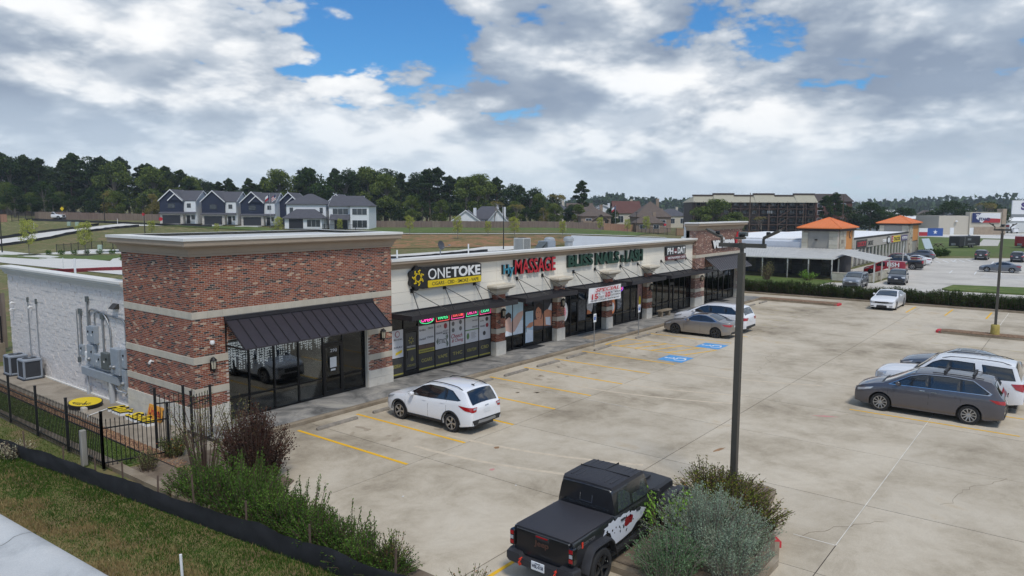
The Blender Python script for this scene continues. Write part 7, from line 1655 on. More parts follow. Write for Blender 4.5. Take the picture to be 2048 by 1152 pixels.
def blue_house(r, d, label, twin, rw=3.1, mirror_small=0):
    t = nthing('terrace_house', r, d, label, 'house'); g = 6.0
    boxl('lower_wall', 0, g, .02, 10, 0, 2.75, m_wston, t); boxl('upper_wall', 0, g, 0, 10, 3.1, 6.2, m_navy, t); boxl('wing_lower_wall', g, g+rw, 1.6, 10, 0, 3.0, m_wsid, t); boxl('wing_upper_wall', g, g+rw, .8, 10, 3.0, 6.1, m_wsid, t)
    MB().prism([(-.5, 2.75), (.0, 3.15), (.3, 3.15), (.3, 2.7), (-.5, 2.65)], -.2, g+rw+.2, lambda u, v, w: (w, u, v)).build('skirt_roof', m_shin, t, False)
    gable_roof(t, 0, g, 0, 7, 6.2, 8.9, 'y', m_shin, m_navy, .3, 'front_gable')
    if twin: gable_roof(t, (g*.42 if not mirror_small else .2), (g if not mirror_small else g*.58), -.35, .1, 6.2, 7.8, 'y', m_shin, m_navy, .2, 'small_gable')
    gable_roof(t, 1.0, g+rw, 1.0, 10, 6.15, 8.7, 'x', m_shin, m_wsid, .3, 'main_roof')
    gd_ = boxl('garage_door', .6, 5.3, -.05, .03, .05, 2.25, m_gar, t)
    for k in range(4): boxl('door_panel', .65, 5.25, -.075, -.045, .10+k*.54, .58+k*.54, m_gar, gd_)
    win(t, 2.2, 4.0, 4.1, 5.3, 0, m_gar, mull=2); win(t, g+.9, g+1.8, 4.3, 5.3, .8, m_gar); win(t, g+1.6, g+2.4, 1.2, 2.2, 1.6, m_gar); boxl('front_door', g+.3, g+1.2, 1.52, 1.6, .1, 2.2, m_gar, t)
    boxl('porch_post', g+rw-.2, g+rw, .6, .8, 0, 2.8, m_wsid, t)
    MB().prism([(.4, -.05), (5.5, -.05), (6.0, -4.6), (.0, -4.6)], -.25, -.02).build('driveway', m_drive, t, False)
blue_house(-92.9, 193, 'navy gabled house with two nested gables nearest the wood', True, 3.1, 0); blue_house(-82.3, 194, 'navy gabled house with a single plain gable', False, 2.8); blue_house(-72.3, 195, 'navy gabled house with a small second gable on the right', True, 2.8)
def navy_back(r, d, label):
    t = nthing('terrace_house', r, d, label, 'house'); boxl('wall', 0, 6, 0, 10, 0, 6.2, m_navy, t); gable_roof(t, 0, 6, 0, 10, 6.2, 9.0, 'y', m_shin, m_navy); gable_roof(t, 2.4, 6, -.35, .2, 6.2, 7.8, 'y', m_shin, m_navy, .2, 'small_gable'); boxl('garage_door', .6, 5.2, -.05, .02, .1, 2.2, m_gar, t); win(t, 2, 3.8, 4, 5.2, 0, m_gar, mull=2)
navy_back(-64.0, 200, 'navy gabled house half hidden behind the flagpoles'); navy_back(-51.8, 203, 'navy gabled house showing between the two white houses')
t = nthing('white_house', -58.6, 190, 'white two storey house with a low hipped porch roof', 'house'); boxl('wall', 0, 10.2, 0, 9, 0, 6.3, m_wsid, t); hip_roof(t, 0, 10.2, 0, 9, 6.3, 9.0, m_shin); boxl('annex_wall', .5, 10.0, -3.4, 0, 0, 2.7, m_wsid, t); hip_roof(t, .3, 10.2, -3.6, 1.5, 2.7, 5.0, m_shin, .4, None, 'porch_roof')
win(t, .8, 1.8, 3.9, 5.4, 0); win(t, 8.6, 9.5, 3.9, 5.4, 0); boxl('patio_shade', 1.6, 5.2, -3.45, -3.38, .1, 2.5, m_gar, t); win(t, 6.2, 9.6, .5, 2.3, -3.4, m_wsid, mull=3)  # flat dark panel stands in for the shade under the porch
t = nthing('white_house', -47.6, 190, 'white two storey house with a gabled end and covered patio', 'house'); boxl('wall', 0, 10.6, 0, 9, 0, 6.1, m_wsid, t); hip_roof(t, 5.5, 10.6, -1.0, 8, 6.1, 8.8, m_shin); gable_roof(t, .3, 8, 0, 9, 6.1, 8.6, 'x', m_shin, m_wsid); boxl('bay_wall', 5.8, 10.6, -1.1, 0, 0, 6.1, m_wsid, t)
win(t, 1.0, 5.0, 3.9, 5.4, 0, m_wsid, mull=3); win(t, 6.3, 10.1, 3.8, 5.4, -1.1, m_wsid, mull=3); win(t, 6.3, 10.1, .5, 2.4, -1.1, m_wsid, mull=3); boxl('patio_shade', 1.4, 4.8, -.06, .0, .1, 2.5, m_gar, t); MB().prism([(-1.6, 2.6), (0, 3.9), (0, 3.7), (-1.6, 2.4)], .4, 5.6, lambda u, v, w: (w, u, v)).build('patio_roof', m_shin, t, False)  # dark panel paints the shade of the covered patio on the wall
# dark rail fence behind the white houses, flagpoles
def yard_fence(name, pts, h, label, m, step=2.4, posts=True, cat='fence', slab=None):
    x0, y0 = nb(*pts[0]); t = thing(name, (x0, y0, terrain(x0, y0)), label, cat)
    for (r0, d0), (r1, d1) in zip(pts, pts[1:]):
        L = math.hypot(r1-r0, d1-d0); n = max(1, round(L/step))
        for k in range(n):
            a, b = nb(r0+(r1-r0)*k/n, d0+(d1-d0)*k/n), nb(r0+(r1-r0)*(k+1)/n, d0+(d1-d0)*(k+1)/n); za, zb = terrain(*a), terrain(*b)
            if slab:
                o = MB(); dx, dy = b[0]-a[0], b[1]-a[1]; q = math.hypot(dx, dy); dx, dy = dx/q*.02, dy/q*.02; hh = h*rnd.uniform(.97, 1.02)
                nx, ny = -dy, dx; V = [(a[0]+dx-nx, a[1]+dy-ny, za-.1), (b[0]-dx-nx, b[1]-dy-ny, zb-.1), (b[0]-dx-nx, b[1]-dy-ny, zb+hh), (a[0]+dx-nx, a[1]+dy-ny, za+hh)]; V += [(x+2*nx, y+2*ny, z) for x, y, z in V]
                o.add(V, [(0,1,2,3),(7,6,5,4),(0,4,5,1),(2,6,7,3),(1,5,6,2),(3,7,4,0)]).build('fence_panel', slab, t)
            else:
                o = MB()
                for z in (.2, h-.1): o.bar((*a, za+z), (*b, zb+z), .05)
                nn = 12
                for i in range(nn): f = (i+.5)/nn; x, y = a[0]+(b[0]-a[0])*f, a[1]+(b[1]-a[1])*f; z = za+(zb-za)*f; o.bar((x, y, z), (x, y, z+h), .022)
                o.build('railing_panel', m, t)
            if posts: MB().bar((*a, za-.2), (*a, za+h+.08), .10).build('fence_post', m, t)
    return t
m_fw = mat('weathered_fence_board', srgb(124,108,98), .95, var=.22, vs=4, streak=.05, objr=.08); m_fr = mat('new_cedar_board', srgb(158,124,100), .95, var=.18, vs=4, streak=.05, objr=.08)
yard_fence('board_fence', [(-128.5, 197), (-108, 211), (-99, 216)], 1.9, 'weathered board fence along the foot of the wood', m_fw, slab=m_fw); yard_fence('board_fence', [(-39.5, 202), (0, 200.5), (26, 208)], 1.85, 'long weathered board fence behind the mown field', m_fw, slab=m_fw)
yard_fence('board_fence', [(26.2, 208), (36, 216)], 1.95, 'newer cedar board fence at the end of the weathered fence', m_fr, slab=m_fr); yard_fence('board_fence', [(46, 205), (62, 203), (75, 205), (96, 207)], 2.0, 'cedar board fence before the brown apartment block', m_fr, slab=m_fr)
yard_fence('board_fence', [(-140, 180), (-128.5, 186)], 1.9, 'tan block fence beside the gate', m_fr, slab=m_fr)
yard_fence('iron_fence', [(36.5, 212), (40, 200), (47, 198)], 1.9, 'black iron fence by the brown roofed house', m_iron); yard_fence('iron_fence', [(-62, 187), (-48, 187), (-37.5, 187)], 1.5, 'black iron fence behind the white houses', m_iron)
yard_fence('iron_fence', [(-82, 131), (-82, 142), (-69, 141), (-66, 136)], 1.5, 'black mesh fence around the pool', m_iron, 2.2); yard_fence('iron_gate', [(-128, 187), (-127, 196)], 2.1, 'black iron entrance gate to the housing plot', m_iron, cat='gate')
def ribbon(name, pts, w, m, lift=.03, **kw):
    b = MB(); n = len(pts); P = []
    for i in range(n-1):
        for k in range(8): f = k/8; P.append((pts[i][0]+(pts[i+1][0]-pts[i][0])*f, pts[i][1]+(pts[i+1][1]-pts[i][1])*f))
    P.append(pts[-1])
    for i, (r, d) in enumerate(P):
        a, c = P[max(0, i-1)], P[min(len(P)-1, i+1)]; tx, ty = c[0]-a[0], c[1]-a[1]; L = math.hypot(tx, ty) or 1
        for s in (-1, 0, 1): x, y = nb(r-ty/L*s*w/2, d+tx/L*s*w/2); b.v.append((x, y, terrain(x, y)+lift))
    for i in range(len(P)-1):
        for j in (0, 1): b.f.append((i*3+j, (i+1)*3+j, (i+1)*3+j+1, i*3+j+1)); b.m.append(0)
    return b.build(name, m, smooth=60, **kw)
m_nroad = mat('new_concrete_road', srgb(206,203,196), .85, var=.05, vs=.3)
ribbon('estate_road', [(-125, 152), (-108, 147), (-102, 155), (-100.5, 172), (-98, 187), (-88, 191)], 7.5, m_nroad, .05, kind='structure'); ribbon('estate_street', [(-110, 140), (-91, 126), (-70, 110), (-45, 93), (-20, 80)], 11, m_nroad, .03, kind='structure')
ribbon('rear_street', [(-60, 98), (-34, 112), (-19, 124), (-6, 142), (0, 149)], 7, m_nroad, .06, kind='structure'); ribbon('field_path', [(-38, 175), (-10, 175), (22, 177), (38, 180)], 1.6, m_nroad, .12, kind='structure')
m_red_soil = ramp_mat('eroded_red_bank', [(.34, srgb(98,96,54)), (.46, srgb(126,112,70)), (.56, srgb(156,116,82)), (.68, srgb(172,126,94))], .95, .6, 4, 'noise', .35, 9, .7, 1.2)
def patch(name, poly, m, lift, **kw):
    pts = [nb(*p) for p in poly]; n = 10; b = MB()
    (r0, d0), (r1, d1) = poly[0], poly[2]
    for i in range(n+1):
        for j in range(n+1):
            u, v = i/n, j/n; r = (poly[0][0]*(1-u)+poly[1][0]*u)*(1-v)+(poly[3][0]*(1-u)+poly[2][0]*u)*v; d = (poly[0][1]*(1-u)+poly[1][1]*u)*(1-v)+(poly[3][1]*(1-u)+poly[2][1]*u)*v; x, y = nb(r, d); b.v.append((x, y, terrain(x, y)+lift+.25*noise.noise((r*.2, d*.2, 0))*(0 if i in (0, n) or j in (0, n) else 1)))
    for i in range(n):
        for j in range(n): b.f.append((i*(n+1)+j, (i+1)*(n+1)+j, (i+1)*(n+1)+j+1, i*(n+1)+j+1)); b.m.append(0)
    return b.build(name, m, smooth=60, **kw)
patch('pond_bank', [(-32, 143), (18, 152), (20, 172), (-38, 171)], m_red_soil, .08, kind='structure'); patch('mown_field', [(-38, 177), (30, 179), (40, 206), (-40, 200)], m_lawn, .10, kind='structure'); patch('plot_lawn', [(-98, 128), (-84, 119), (-62, 108), (-64, 124)], m_lawn, .025, kind='structure')
patch('plot_grass', [(-104, 190), (-60, 180), (-60, 189), (-100, 192)], m_lawn, .09, kind='structure')
# pool
def npoly(name, poly, m, z0, z1, **kw): return MB().prism([nb(*p) for p in poly], z0, z1).build(name, m, **kw)
npoly('pool_deck', [(-83, 126), (-68, 131), (-66, 139), (-82, 143)], m_nroad, -.1, .05, kind='structure'); npoly('pool_water', [(-76, 131.5), (-67.5, 133.5), (-67, 137.5), (-75.5, 138)], mat('pool_blue', srgb(64,112,170), .1, coat=.5), -.05, .058, kind='structure'); npoly('pool_path', [(-66, 121), (-60, 108), (-56, 108), (-61, 124)], m_nroad, -.1, .045, kind='structure')
# silt fences along the plot roads, red safety fence
def nsilt(pts, label, h=.6, m=None, cat='fence', name='silt_fence'):
    P = []
    for (r0, d0), (r1, d1) in zip(pts, pts[1:]):
        n = max(2, int(math.hypot(r1-r0, d1-d0)/1.2))
        for k in range(n): r, d = r0+(r1-r0)*k/n, d0+(d1-d0)*k/n; x, y = nb(r, d); P.append((x, y, terrain(x, y)))
    o = silt(name, P, label, h, m or m_silt, None, .25); return setp(o, label, cat)
nsilt([(-120, 158), (-108.5, 153.5), (-104.5, 163), (-104, 185)], 'black silt fence on the far edge of the plot road'); nsilt([(-118, 144), (-103, 143.5), (-98, 155), (-96.3, 176), (-93, 184)], 'black silt fence on the near edge of the plot road'); nsilt([(-127, 191), (-106, 190.5), (-88, 187), (-76, 188)], 'long black silt fence across the house plots'); nsilt([(-36, 104), (-16, 118), (-4, 139)], 'black silt fence along the street behind the mall')
nsilt([(-58.5, 90.5), (-54, 93), (-46, 97)], 'dark red safety netting beside the street behind the mall', .5, mat('red_netting', srgb(116,34,42), .8, var=.3, vs=3), 'netting', 'safety_netting')
# small site furniture in the plots
for r, d, lab in ((-109.5, 180.5, 'left'), (-107.5, 180.5, 'right')): t = nthing('utility_pedestal', r, d, 'pale green utility pedestal, the %s of a pair on the far plot' % lab, 'utility box'); MB().cbox(0, 0, .5, .8, .6, 1.0, .08).build('cabinet', mat('pale_green_box', srgb(158,176,160), .6), t, False)
for r, d, lab in ((-79, 139.5, 'pale green utility pedestal behind the pool fence'), (-70.5, 147, 'pale green utility pedestal beyond the yellowing tree')): t = nthing('utility_pedestal', r, d, lab, 'utility box'); MB().cbox(0, 0, .5, .7, .6, 1.0, .08).build('cabinet', MATS['pale_green_box'], t, False)
for r, d, h, lab in ((-58.6, 94.8, 1.6, 'white marker pole beside the red netting'), (-112, 171, 1.8, 'white marker pole on the far plot'), (-101, 187, 1.5, 'white marker pole by the silt fence'), (14, 190, 1.5, 'white marker pole on the mown field')): t = nthing('marker_pole', r, d, lab, 'pole'); MB().tube([(0,0,-.1), (0,0,h)], .05, 6).build('tube', m_wpvc, t, False)
t = nthing('stop_sign', -96, 190.5, 'red stop sign at the plot road corner', 'sign'); MB().bar((0,0,0), (0,0,2.6), .06).build('post', m_galv, t, False); MB().prism([(.40*math.cos(R(22.5+45*k)), 2.5+.40*math.sin(R(22.5+45*k))) for k in range(8)], -.06, -.03, lambda u, v, w: (u, w, v)).build('plate', m_sred, t, False)
t = nthing('road_sign', -90.6, 188, 'tilted red octagonal sign by the first navy house', 'sign'); MB().bar((0,0,0), (.2,0,1.6), .06).build('post', m_wpvc, t, False); MB().prism([(.25+.5*math.cos(R(22.5+45*k)), 1.6+.5*math.sin(R(22.5+45*k))) for k in range(8)], -.06, -.03, lambda u, v, w: (u, w, v)).build('plate', m_sred, t, False)
for r, lab in ((41.0, 'red stop sign by the black iron fence'), (46.4, 'red stop sign beside the cedar fence')): t = nthing('stop_sign', r, 196, lab, 'sign'); MB().bar((0,0,0), (0,0,3.2), .06).bar((-.5,0,3.3), (.5,0,3.3), .12, .2).build('post', m_galv, t, False); MB().prism([(.36*math.cos(R(22.5+45*k)), 2.8+.36*math.sin(R(22.5+45*k))) for k in range(8)], -.06, -.03, lambda u, v, w: (u, w, v)).build('plate', m_sred, t, False)
t = nthing('warning_sign', -120.5, 196, 'yellow diamond warning sign beyond the entrance gate', 'sign'); MB().bar((0,0,0), (0,0,3.0), .06).build('post', m_galv, t, False); MB().prism([(0, 2.4), (.55, 3.0), (0, 3.6), (-.55, 3.0)], -.06, -.03, lambda u, v, w: (u, w, v)).build('plate', m_syel, t, False)
for i, (r, d, h, lab) in enumerate(((-92.3, 131.7, 6.9, 'dark street lamp beside the street at the wood'), (-83.9, 166.7, 5.4, 'dark street lamp at the bend of the plot road'), (-106, 190.2, 7.2, 'dark street lamp before the long board fence'), (-1.7, 144, 8.7, 'tall dark street lamp behind the mall roof'), (35.3, 208, 5.6, 'dark street lamp at the end of the cedar fence'))):
    t = nthing('street_lamp', r, d, lab, 'street lamp'); MB().tube([(0,0,-.2), (0,0,h)], [.11,.07], 8).build('pole', m_iron, t, False); MB().bar((0,0,h-.05), (-.9 if i == 3 else -.3, 0, h), .06).cbox(-.9 if i == 3 else 0, 0, h+.02, .7, .3, .12, .03).build('lamp_head', m_iron, t, False)
def flag(r, d, h, label, cols):
    t = nthing('flagpole', r, d, label, 'flag'); MB().tube([(0,0,-.2), (0,0,h)], .06, 8).build('pole', m_alu, t, False)
    for nm, u0, u1, v0, v1, m in cols:
        b = MB(); n = 6
        for i in range(n+1):
            for j in range(3): u, v = u0+(u1-u0)*i/n, v0+(v1-v0)*j/2; b.v.append((-u*.7, .12*math.sin(u*4), h-.2-1.2*(1-v)-u*.55))
        for i in range(n):
            for j in range(2): b.f.append((i*3+j, (i+1)*3+j, (i+1)*3+j+1, i*3+j+1)); b.m.append(0)
        b.build(nm, m, t, False)
m_fb = mat('flag_blue', srgb(34,48,96), .8); m_fwh = mat('flag_white', srgb(224,224,226), .8); m_frd = mat('flag_red', srgb(168,44,52), .8)
TXF = [('flag_field', .05, .6, 0, 1, m_fb), ('flag_stripe', .6, 1.7, .5, 1, m_fwh), ('flag_stripe', .6, 1.7, 0, .5, m_frd)]
flag(-62.2, 188, 9.0, 'single star state flag on a pole before the navy houses', TXF); flag(-60.4, 187.5, 9.0, 'striped national flag on a pole before the white house', [('flag_field', .05, .8, .45, 1, m_fb)]+[('flag_stripe', .8 if k > 2 else .05, 1.7, k/6, (k+1)/6, m_frd if k % 2 else m_fwh) for k in range(6)]); flag(30.8, 218, 7.5, 'single star state flag behind the cedar fence', TXF)
# homes behind the field
def simple_house(r, d, w, dp, e, rg, label, wallm, roofm, gable=None, name='house', z=None):
    t = nthing(name, r, d, label, 'house', None, z); boxl('wall', 0, w, 0, dp, -.3, e, wallm, t)
    if gable: gable_roof(t, 0, w, 0, dp, e, rg, gable, roofm, wallm, .4, 'roof', None, gable == 'y' and wallm == m_wsid)
    else: hip_roof(t, 0, w, 0, dp, e, rg, roofm)
    n = max(1, int(w/4))
    for k in range(n): win(t, w*(k+.3)/n, w*(k+.7)/n, e*.35, e*.78, 0, None, mull=2)
    boxl('chimney', w*.7, w*.7+.9, dp*.6, dp*.6+.9, e, rg+.8, wallm, t); return t
simple_house(-18.2, 214, 9.2, 12, 1.3, 4.7, 'white gabled cottage with a dark roof behind the field fence', m_wsid, m_shin, 'y'); simple_house(-7.6, 212, 6.8, 12, 1.0, 5.0, 'white gabled cottage partly screened by bare trees', m_wsid, m_shin, 'y'); simple_house(-13.5, 224, 12, 8, 2.2, 6.0, 'dark roofed cottage behind the two white gables', m_wsid, m_shin)
simple_house(20.5, 217, 8.8, 10, 3.6, 6.2, 'brown roofed brick house with a porch behind the cedar fence', m_tanb, m_shinb); t = nthing('garden_pavilion', 20.8, 214.5, 'low brown gabled pavilion beside the brown roofed house', 'pavilion'); boxl('wall', 0, 6.5, 0, 4, 0, 2.2, m_tanb, t); gable_roof(t, 3.0, 7.5, 0, 4, 2.3, 4.0, 'y', m_shinb, m_shinb, .3, 'roof', None, False)
simple_house(37.6, 222, 10.6, 12, 4.4, 9.2, 'large tan brick house with a steep brown hipped roof', m_tanb, m_shinb); simple_house(36.2, 214, 8, 6, 2.6, 5.0, 'single storey wing with a brown hipped roof before the large tan house', m_tanb, m_shinb); simple_house(36.5, 262, 9.5, 10, 5.4, 9.4, 'cream sided house with a red brown gable roof', m_beige, mat('red_brown_shingle', srgb(98,66,60), .95, var=.1, vs=1), 'x')
r2 = random.Random(21); far_cols = [(m_beige, 'cream'), (m_tanb, 'tan'), (m_wsid, 'white')]
FH = [(14, 300), (24, 316), (30, 290), (36, 330), (47, 312), (56, 340), (66, 330), (33, 370), (52, 390), (20, 390), (72, 380), (236, 420), (250, 400), (150, 330), (262, 430)]
for i, (r, d) in enumerate(FH):
    wm_, cn = far_cols[i % 3]; simple_house(r, d, r2.uniform(9, 13), 10, r2.uniform(4.4, 5.4), r2.uniform(7.0, 8.6), 'far off %s suburban house with a grey brown roof' % cn, wm_, m_shinb if i % 2 else m_shin, (None, 'x', 'y')[i % 3], 'suburban_house').__setitem__('group', 'far %s suburban houses' % cn)
# brown apartment block
def apartments():
    t = nthing('apartment_block', 58.5, 236, 'four storey brown apartment block with open galleries', 'building', None, .5); W = 40.; m_ab = mat('brown_timber', srgb(84,66,58), .9, var=.12, vs=2); m_aw = mat('apartment_wall', srgb(98,88,80), .9, var=.15, vs=1.5); m_dk = mat('gallery_shade', srgb(46,42,40), .95); m_tr = mat('tan_metal_roof', srgb(168,162,142), .8, var=.06, vs=1); m_rdg = mat('dark_roof_ridge', srgb(72,62,58), .9)
    boxl('wall', 0, W, 2.0, 14, 0, 10.2, m_aw, t); boxl('shade_sheet', 22, 38, 1.9, 2.0, 0, 10.2, m_dk, t)  # dark sheet paints the shade inside the galleries onto the wall
    for f in range(4):
        z = .2+f*2.55; boxl('gallery_floor', 0, W, .1, 2.0, z-.12, z+.12, m_ab, t); o = boxl('gallery_rail', 0, W, .08, .14, z+.95, z+1.03, m_ab, t)
        for k in range(13): win(t, 1.2+k*3.05, 2.6+k*3.05, z+.9, z+2.0, 1.92, m_beige if k % 3 == 0 else m_ab)
    for k in range(14): boxl('gallery_post', k*W/13.3, k*W/13.3+.22, .0, .22, 0, 10.2, m_ab, t)
    for k, (z0) in enumerate((.3, 2.85, 5.4)): MB().bar((27+k*.5, .6, z0), (31+k*.5, .6, z0+2.5), .5, .25).build('stair_flight', m_ab, t, False)
    for k in range(6):
        a = k*W/6; dz = (k % 2)*.5; MB().add([(a-.3, -.6, 9.9), (a+W/6-.2, -.6, 9.9), (a+W/6+1.4, 7, 12.0+dz), (a+1.5, 7, 12.0+dz), (a+W/6-.2, 15, 9.9), (a-.3, 15, 9.9)], [(0,1,2,3),(3,2,4,5),(0,3,5),(1,4,2)]).build('roof_slope', m_tr, t, False); MB().box(a+1.2, a+W/6+1.6, 6.5, 7.5, 12.0+dz, 12.5+dz).build('roof_ridge', m_rdg, t, False)
    t = nthing('apartment_block', 103, 250, 'dark red brick apartment block with white windows behind trees', 'building', None, .5); boxl('wall', 0, 13, 0, 12, 0, 10.5, mat('dark_red_brick', srgb(98,66,58), .9, var=.15, vs=1), t); gable_roof(t, 0, 13, 0, 12, 10.5, 13, 'x', m_rdg, None, .4, 'roof', None, False)
    for f in range(4):
        for k in range(3): win(t, 1.2+k*4, 2.8+k*4, 1.0+f*2.5, 2.3+f*2.5, 0, m_wsid)
apartments()
def upole(r, d, h, label, tr=0, arms=1):
    t = nthing('utility_pole', r, d, label, 'utility pole', None, 0); MB().tube([(0,0,-.3), (.05,0,h)], [.16,.10], 8).build('pole', m_stake, t, False)
    for k in range(arms): MB().bar((-1.1,0,h-.5-k*.9), (1.1,0,h-.5-k*.9), .1).build('crossarm', m_stake, t, False)
    for k in range(tr): MB().lathe((-.5+k*.5, -.2, h-2.6), [(.2,0), (.22,.1), (.22,.7), (.1,.8)], 10).build('transformer', m_galv, t, False)
upole(64.2, 198, 12.6, 'tall utility pole before the brown apartment block', 0, 0); upole(72.0, 205, 9.6, 'utility pole carrying transformers before the open galleries', 3, 2); upole(81.5, 205, 10.0, 'pale utility pole at the end of the brown apartments', 0, 1); upole(92.6, 205, 12.4, 'tall utility pole beside the dark red brick block', 0, 1); upole(91.0, 200, 6.0, 'short pale pole behind the nearer orange roof', 0, 0)

# ---- woods
def woods():
    r2 = random.Random(31)
    prof_ = [(-185, 20), (-164, 20.5), (-137, 19.5), (-116, 17), (-104, 13.5), (-92, 14), (-81, 17.0), (-64, 20.0), (-50, 20.5), (-38, 18.5), (-30, 18.6), (-12, 17.6), (0, 15), (8, 12), (16, 10.5), (26, 7)]
    lab = {'pine': 'tall dark pine in the wood behind the house plots', 'oak': 'dark round crowned oak in the wood behind the house plots', 'mid': 'mid green leafy tree at the edge of the wood', 'aut': 'yellowing broadleaf tree at the edge of the wood'}
    def put(kind, r, d, h):
        x, y = nb(r, d); tree(kind, r2.randrange(2 if kind in ('pine', 'oak') else 1), x, y, terrain(x, y), h, lab[kind], 'trees of the wood behind the house plots')
    r = -188.
    while r < 16:                                   # main canopy
        H = interp(prof_, r); put(r2.choice(['pine', 'pine', 'pine', 'oak', 'mid']), r+r2.uniform(-1, 1), r2.uniform(238, 262), H*r2.uniform(.88, 1.04)); r += r2.uniform(2.5, 4.1)
    r = -188.
    while r < 22:                                   # second rank fills the trunks' gaps
        H = interp(prof_, r); put('oak', r+r2.uniform(-1, 1), r2.uniform(262, 280), H*r2.uniform(.72, .95)); r += r2.uniform(4, 6)
    r = -186.
    while r < 24:                                   # edge trees
        if not (-62 < r < -38 or -20 < r < -2): put(r2.choice(['mid', 'aut', 'oak', 'mid', 'mid']), r+r2.uniform(-1.5, 1.5), r2.uniform(222, 234), r2.uniform(6.5, 10.5)*(1 if r < 0 else .8))
        r += r2.uniform(5.0, 8.5)
    r = -188.
    while r < 20:                                   # understorey
        put(r2.choice(['oak', 'oak', 'mid']), r, r2.uniform(234, 240), r2.uniform(5.0, 8.0)); r += r2.uniform(3.2, 4.6)
    patch('woodland_floor', [(-200, 220), (30, 222), (40, 300), (-210, 300)], mat('leaf_mould', srgb(70,60,46), .95, var=.3, vs=.4), .06, kind='structure')
    for r, d, h in ((-150, 205, 11), (-140, 206, 9), (-133, 208, 10.5)): put('oak', r, d, h)
woods()
for r, d, h, kind, lab in ((21.9, 232, 14.5, 'pine', 'lone umbrella crowned pine at the end of the wood'), (-5, 207, 8.5, 'bare', 'bare pale tree before the white gabled cottage'), (1, 209, 7.5, 'bare', 'bare brown tree at the field fence'), (13.5, 235, 11.5, 'bare', 'leafless pale tree near the lone pine'),
    (31, 228, 7.0, 'oak', 'broad dark oak between the brown roofed houses'), (57.5, 222, 9.0, 'mid', 'broad leafy tree hiding the end of the apartments'), (62.5, 224, 11.5, 'mid', 'taller leafy tree before the apartment galleries'), (67.5, 222, 7.5, 'mid', 'yellow green leafy tree before the apartment galleries'), (73, 214, 7.0, 'bare', 'bare tree before the apartment galleries'),
    (99.5, 232, 12.5, 'pine', 'bushy pine left of the dark red brick block'), (104, 236, 13.5, 'pine', 'tall bushy pine before the dark red brick block'), (116.5, 238, 11.5, 'oak', 'dense dark oak right of the dark red brick block'), (123, 246, 9.8, 'oak', 'dense dark oak behind the farther orange roof'), (130.5, 248, 9.6, 'oak', 'low dark oak left of the pale sign building'), (110, 240, 10.5, 'oak', 'dense dark oak half behind the nearer orange roof'),
    (154, 262, 11.5, 'oak', 'broad dark oak behind the pale sign building'), (163, 268, 12.5, 'oak', 'taller dark oak behind the pale sign building'), (170, 264, 12.5, 'bare', 'bare spreading tree behind the pale sign building'), (178, 270, 12, 'oak', 'dark oak beside the billboard'), (146, 268, 9.5, 'oak', 'dark oak beyond the state flag banner'), (137, 275, 9, 'aut', 'brownish tree beyond the state flag banner')):
    x, y = nb(r, d); tree(kind, 0, x, y, terrain(x, y) if r < 50 else 0, h, lab, None, wide=1.35 if kind in ('oak', 'mid') and r > 50 else 1.0)
for r, d, h, lab in ((-83, 125, 6.4, 'grey green young tree on the street corner lawn'), (-72.7, 124, 6.0, 'yellowing young tree in a dark mulch ring'), (-79, 160, 3.6, 'yellowing sapling behind the brick tower'), (-66, 163, 2.8, 'small sapling on the house plot'), (-53.5, 167, 4.4, 'leafy sapling before the white house'), (-42, 178, 3.6, 'sapling before the second white house'), (-24, 171, 4.8, 'dark narrow sapling on the field'), (-11.8, 158, 5.4, 'leafy young tree on the pond bank'), (-5.5, 166, 3.6, 'feathery young tree on the pond bank'), (.5, 160, 5.0, 'thin young tree by the street lamp'), (11.2, 162, 4.0, 'small young tree above the exhaust hood'), (22.4, 186, 4.2, 'thin sapling on the mown field'), (30, 190, 4.0, 'pale sapling on the mown field'), (36, 196, 5.0, 'brownish young tree by the iron fence')):
    x, y = nb(r, d); tree('sapling', 0, x, y, terrain(x, y), h, lab, None)
for r, d in ((-83, 125), (-72.7, 124)): x, y = nb(r, d); MB().lathe((x, y, -.05), [(2.0, 0), (1.7, .12), (.4, .2)], 18).build('mulch_ring', mat('dark_mulch', srgb(42,36,32), .95, bump=.5, bs=6), smooth=50, kind='structure')
for i, (r, d) in enumerate([(-80+1.9*k, 125.5+.55*k) for k in range(7)]+[(-64.5+.9*k, 122-2.0*k) for k in range(6)]):
    x, y = nb(r, d); s = shrub('border_shrub', (x, y, .03), 'small green border shrub along the pool path', group='border shrubs by the pool', shoots=40, base=.35, spread=.3, height=.9, leaves=14, leaf=.16, m=L_hedge, seed=60, start=.05, jitter=.1, rz=i, stem=False)
# far wood along the horizon: one mass
def far_wood():
    rng = np.random.default_rng(5); N = 26000; r = rng.uniform(-100, 1400, N); d = rng.uniform(820, 1050, N); ht = 15+5*np.sin(r*.013)+3.5*np.sin(r*.057+1)+2.5*np.sin(r*.171)+rng.normal(0, 1.2, N); z = ht*rng.uniform(.1, 1, N)**.6
    x = _s*r+_c*d; y = -_c*r+_s*d; C = np.stack([x, y, z], 1); V, F = leaf_quads(C, np.full(N, 6.5), rng, .3, .8); o = link('far_wood', fastmesh('far_wood', V, F, L_oak)); setp(o, 'distant wooded ridge along the horizon', 'wood', kind='stuff')
far_wood()

def haze():
    m = bpy.data.materials.new('haze_air'); m.use_nodes = True; nt = m.node_tree; nt.nodes.clear(); v = nt.nodes.new('ShaderNodeVolumePrincipled'); v.inputs['Color'].default_value = (.80, .88, .97, 1); v.inputs['Density'].default_value = .00024; v.inputs['Anisotropy'].default_value = .2
    o = nt.nodes.new('ShaderNodeOutputMaterial'); nt.links.new(v.outputs[0], o.inputs['Volume'])
    b = MB().box(-260, 2100, -1500, 1500, -1.6, 32).build('haze', m, kind='stuff', label='thin pale air haze over the whole place', category='haze')
haze()
